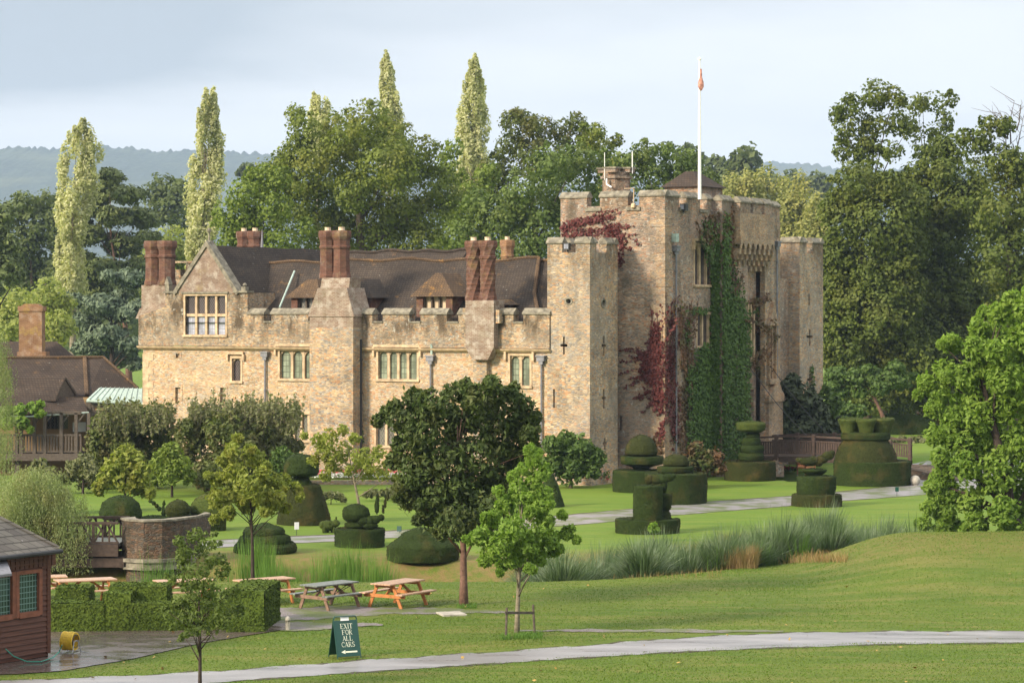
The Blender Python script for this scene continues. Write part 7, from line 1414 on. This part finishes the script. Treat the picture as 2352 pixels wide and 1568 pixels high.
# ---- reeds: blades too many to count
def blades(name, label, pts, mat, seed, kind='stuff', segs=4):
    """pts: array (n, 7): x, y, z, height, lean x, lean y, width"""
    r = np.random.default_rng(seed); n = len(pts); V = np.zeros((n, segs + 1, 2, 3)); a = r.uniform(0, math.pi, n); ux, uy = np.cos(a), np.sin(a)
    for j in range(segs + 1):
        t = j / segs; w = pts[:, 6] * (1 - t ** 1.6) * .5 + .001; droop = t ** 2.2
        cx = pts[:, 0] + pts[:, 4] * droop; cy = pts[:, 1] + pts[:, 5] * droop; cz = pts[:, 2] + pts[:, 3] * (t - .42 * (pts[:, 4] ** 2 + pts[:, 5] ** 2) ** .5 / pts[:, 3] * droop)
        for s_, sg in ((0, -1), (1, 1)): V[:, j, s_, 0] = cx + sg * ux * w; V[:, j, s_, 1] = cy + sg * uy * w; V[:, j, s_, 2] = cz
    base = np.arange(n)[:, None] * (segs + 1) * 2; F = np.concatenate([base + np.array([[2 * j, 2 * j + 1, 2 * j + 3, 2 * j + 2]]) for j in range(segs)]); o = fastmesh(name, V.reshape(-1, 3), F, mat); return tag(o, label, 'reeds', kind=kind)
M['reed'] = leafmat('reed_blade', (.026, .058, .018), (.15, .22, .095), (.34, .39, .30), .35, patch=.9, trans=.2); M['reed2'] = leafmat('fresh_reed_blade', (.07, .15, .02), (.16, .28, .05), patch=.9); M['straw'] = leafmat('brown_dry_grass', (.20, .12, .05), (.38, .27, .13), (.20, .26, .06), .2, patch=1.5)
r = np.random.default_rng(400)
def band(n, x0, x1, y0, y1, h0, h1, lean, wd, seed, clumpy=.6, dirx=.4):
    r = np.random.default_rng(seed); X = r.uniform(x0, x1, n); yc_ = stream_c(X); Y = yc_ + r.uniform(y0, y1, n)
    nc = int((x1 - x0) * 3.2); cxs = r.uniform(x0, x1, nc); cys = r.uniform(y0, y1, nc); ch = r.uniform(.72, 1.12, nc); cd = r.normal(size=nc) * .35 + dirx; j = r.integers(0, nc, n)
    ox, oy = r.normal(size=n) * .22, r.normal(size=n) * .2; X = cxs[j] + ox; Y = stream_c(X) + cys[j] + oy
    Z = np.array([ground_z(a, b_) for a, b_ in zip(X, Y)]); H = r.uniform(h0, h1, n) * ch[j]; L_ = r.uniform(.1, lean, n)
    dd = unit(np.stack([ox * 2.2 + cd[j] * .5 + r.normal(size=n) * .12, oy * 2.2 + r.normal(size=n) * .12, 0 * ox], 1))
    return np.stack([X, Y, Z - .05, H, L_ * dd[:, 0], L_ * dd[:, 1], np.full(n, wd) * r.uniform(.6, 1.3, n)], 1)
blades('reeds', 'tall blue-green reeds filling the stream bed across the middle of the lawn', np.concatenate([band(19000, .6, 8.6, -3.0, 2.2, 1.6, 2.6, 1.5, .045, 1), band(15000, 7.5, 15.2, -2.6, 2.4, 1.9, 2.9, 1.2, .045, 2)]), M['reed'], 3)
blades('young_reeds', 'fresh green upright rushes along the stream behind the picnic tables', np.concatenate([band(2600, -9.5, -4.6, -.2, 2.2, 1.6, 2.2, .25, .022, 4, .5, 0), band(500, -13, -9.5, -.5, 2.2, 1.3, 2.0, .25, .022, 5, .5, 0)]), M['reed2'], 6)
def tuft(n, px0, px1, py0, py1, h0, h1, lean, wd, seed, offy=0):
    r = np.random.default_rng(seed); out = []
    for i in range(n):
        g = G(r.uniform(px0, px1), r.uniform(py0, py1)); th = r.uniform(0, 6.28); l_ = r.uniform(.05, lean); out.append((g.x, g.y + offy, ground_z(g.x, g.y + offy) - .02, r.uniform(h0, h1), l_ * math.cos(th), l_ * math.sin(th), wd))
    return np.array(out)
blades('dry_grass', 'brown dry grass tussocks between the reeds and the mown mound', np.concatenate([tuft(2600, 1655, 1745, 1300, 1309, .4, 1.0, .3, .014, 7, .6), tuft(1300, 1720, 1950, 1284, 1296, .15, .5, .25, .014, 8, .4), tuft(900, 1250, 1660, 1306, 1330, .1, .3, .1, .012, 9, .3)]), M['straw'], 10)
blades('marsh_plants', 'yellowish marsh plants in front of the right-hand reeds', band(2600, 7.2, 11.5, -3.2, -2.2, .9, 1.5, .35, .03, 11), M['reed2'], 12)
# long grass at edges
blades('edge_grass', 'uncut grass at the foot of the stakes, trunks, sign and path edges', np.concatenate([tuft(500, 1150, 1172, 1462, 1470, .06, .2, .1, .01, 13), tuft(1200, 1180, 1245, 1455, 1468, .06, .2, .1, .01, 14), tuft(700, 1050, 1095, 1388, 1398, .05, .16, .1, .01, 15)] +
  [tuft(90, x, x + 40, interp(path_front_top, x) - 4, interp(path_front_top, x) + 1, .03, .08, .05, .01, 500 + x) for x in range(0, 2350, 40)] + [tuft(90, x, x + 40, interp(path_front_bot, x) - 1, interp(path_front_bot, x) + 4, .03, .08, .05, .01, 900 + x) for x in range(480, 2350, 40)]), M['reed2'], 16)
r = np.random.default_rng(640); n = 240000; X = r.uniform(-18, 22, n); Y = 58 + 38 * r.uniform(0, 1, n) ** 1.35; keep = (np.abs(X) < Y * .21) & ((Y < 84) | (Y < stream_c(X) - 3.6)); X, Y = X[keep], Y[keep]
def edge_y(px, line): return np.interp(px, [p[0] for p in line], [p[1] for p in line])
pxs_, pys_ = CX + X * F_PX / Y, HOR + HC * F_PX / Y
on = (pys_ > edge_y(pxs_, path_front_top) - 1) & (pys_ < edge_y(pxs_, path_front_bot) + 1)
on |= (pxs_ < 660) & (pys_ > 1428) & (pys_ < edge_y(pxs_, [(-300, 1572), (0, 1551), (150, 1541), (310, 1513), (460, 1478), (600, 1455), (660, 1446)]))
on |= (pxs_ > 600) & (pxs_ < 1180) & (pys_ > edge_y(pxs_, [(600, 1404), (640, 1396), (760, 1393), (900, 1395), (1080, 1399), (1180, 1404)])) & (pys_ < edge_y(pxs_, [(600, 1446), (680, 1440), (800, 1425), (860, 1421), (900, 1410), (1000, 1410), (1180, 1407)])) & (r.uniform(size=len(X)) < .93)
X, Y = X[~on], Y[~on]; ix = np.clip(np.searchsorted(xs, X) - 1, 0, nx - 2); iy = np.clip(np.searchsorted(ys, Y) - 1, 0, ny - 2); a_ = (X - xs[ix]) / (xs[ix + 1] - xs[ix]); b_ = (Y - ys[iy]) / (ys[iy + 1] - ys[iy])
Z = (ZZ[iy, ix] * (1 - a_) + ZZ[iy, ix + 1] * a_) * (1 - b_) + (ZZ[iy + 1, ix] * (1 - a_) + ZZ[iy + 1, ix + 1] * a_) * b_; n = len(X)
hN = .026 + .03 * sm(fnoise(np.stack([X, Y, 0 * X], 1), 1.1, 3), .2, 1.2); t = r.uniform(0, 6.28, n); w_ = r.uniform(.010, .022, n); lx, ly = r.normal(size=n) * .02, r.normal(size=n) * .02
V = np.stack([np.stack([X - np.cos(t) * w_, Y - np.sin(t) * w_, Z], 1), np.stack([X + np.cos(t) * w_, Y + np.sin(t) * w_, Z], 1), np.stack([X + lx, Y + ly, Z + hN * r.uniform(.6, 1.3, n)], 1)], 1).reshape(-1, 3)
M['grass_blade'] = leafmat('grass_blade', (.072, .140, .013), (.124, .192, .024), (.18, .19, .04), .32, patch=.3, trans=.3)
tag(fastmesh('grass', V, np.arange(3 * n).reshape(n, 3), M['grass_blade']), 'short mown grass blades of the nearer lawn', 'grass', kind='stuff')
r = np.random.default_rng(71); P = []
for _ in range(130):
    Y = 60 + 24 * r.uniform() ** 1.3; X = r.uniform(-.2, .2) * Y; P.append((X, Y, ground_z(X, Y) + .045))
P = np.array(P); V, F = kites(P, unit(r.normal(size=P.shape) * .4 + np.array([0, 0, 1.])), .075, r, 1.3)
M['fallen'] = plain('fallen_yellow_leaves', (.30, .20, .06), .8, var=.5, scale=4)
tag(fastmesh('fallen_leaves', V, F, M['fallen']), 'scattered yellow fallen leaves on the nearer lawn', 'leaves', kind='stuff')
# flower beds and roses
M['petal_red'] = plain('red_petals', (.50, .03, .07), .6, var=.4, scale=30); M['petal_white'] = plain('silver_foliage', (.52, .56, .52), .7, var=.3, scale=30); M['petal_pink'] = plain('pink_and_orange_petals', (.72, .32, .26), .6, var=.35, scale=30)
def bed(label, pxs, py, dens, h, mats, seed, width=10):
    r = np.random.default_rng(seed); root = empty('flower_bed', G(sum(pxs) / 2, py), 0, label, 'flower bed'); o = np.array(root.location)
    for nm, mt, n, size, zz in mats:
        P = []
        for _ in range(int(n * (pxs[1] - pxs[0]) / 100)):
            g = G(r.uniform(*pxs), py + r.uniform(-width / 2, width / 2)); P.append((g.x, g.y, g.z + h * zz * r.uniform(.5, 1.1)))
        P = np.array(P) - o; V, F = kites(P, unit(r.normal(size=P.shape) + np.array([0, -.3, .6])), size, r, 1.2); tag(fastmesh(nm, V, F, M[mt], root), kind='stuff')
MB_ = [('silver_leaves', 'petal_white', 1100, .10, .6), ('red_flowers', 'petal_red', 200, .08, 1.)]
bed('narrow bed of silver foliage and red flowers at the foot of the castle wall', (640, 1240), 1099, 1, .45, MB_, 1, 5)
bed('rose bushes with pink and orange blooms at the foot of the corner tower', (1288, 1400), 1108, 1, .75, [('leaves', 'leaf_bush', 1500, .10, .8), ('blooms', 'petal_pink', 160, .12, 1.1), ('white_flowers', 'petal_white', 200, .08, .4), ('red_flowers', 'petal_red', 90, .1, .6)], 2, 10)
bed('red flowers beside the castle bridge', (1795, 1830), 1084, 1, .3, [('leaves', 'leaf_bush', 900, .1, .7), ('red_flowers', 'petal_red', 260, .09, 1.)], 3, 5)
g0, g1_ = G(640, 1113), G(1240, 1113); b = MB(); b.box(g0.x, g1_.x, 0, .3, -.1, .22); o = b.build('low_wall', M['stone_gate']); o.location = (0, g0.y, 0); tag(o, 'low dark stone kerb wall in front of the castle flower bed', 'wall')
# low apple cordons on the garden lawn
r = np.random.default_rng(8)
for i, (px, py, lb) in enumerate([(655, 1150, 'low trained fruit bush on posts left of the snail topiary'), (760, 1158, 'low trained fruit bush right behind the clipped pig'), (870, 1150, 'low trained fruit bush with red apples right of the snail topiary'), (930, 1140, 'low trained fruit bush beside the big dark tree')]):
    g = G(px, py); tree('fruit_bush', lb, 'bush', g.y, (px, py), [(px - 18, py - 18, 10), (px, py - 20, 11), (px + 18, py - 18, 10), (px + 30, py - 14, 7), (px - 30, py - 14, 7)], 'leaf_haw2', .12, .7, .03, seed=500 + i, nl=4, group='trained fruit bushes on the garden lawn', bark='bark_dark', yspread=.1)

# ---------------------------------------------------------------- haze
m = bpy.data.materials.new('haze_air'); m.use_nodes = True; t = m.node_tree; t.nodes.clear(); o = t.nodes.new('ShaderNodeOutputMaterial'); v = t.nodes.new('ShaderNodeVolumePrincipled')
v.inputs['Color'].default_value = (.58, .75, 1, 1); v.inputs['Density'].default_value = HAZE; v.inputs['Anisotropy'].default_value = 0.0; t.links.new(v.outputs[0], o.inputs['Volume'])
b = MB(); b.box(-5500, 5500, -80, 7400, -4, 420); o = b.build('haze', m); tag(o, 'thin blue summer haze over the whole valley', 'haze', kind='stuff')

print('LEAVES', LEAVES)
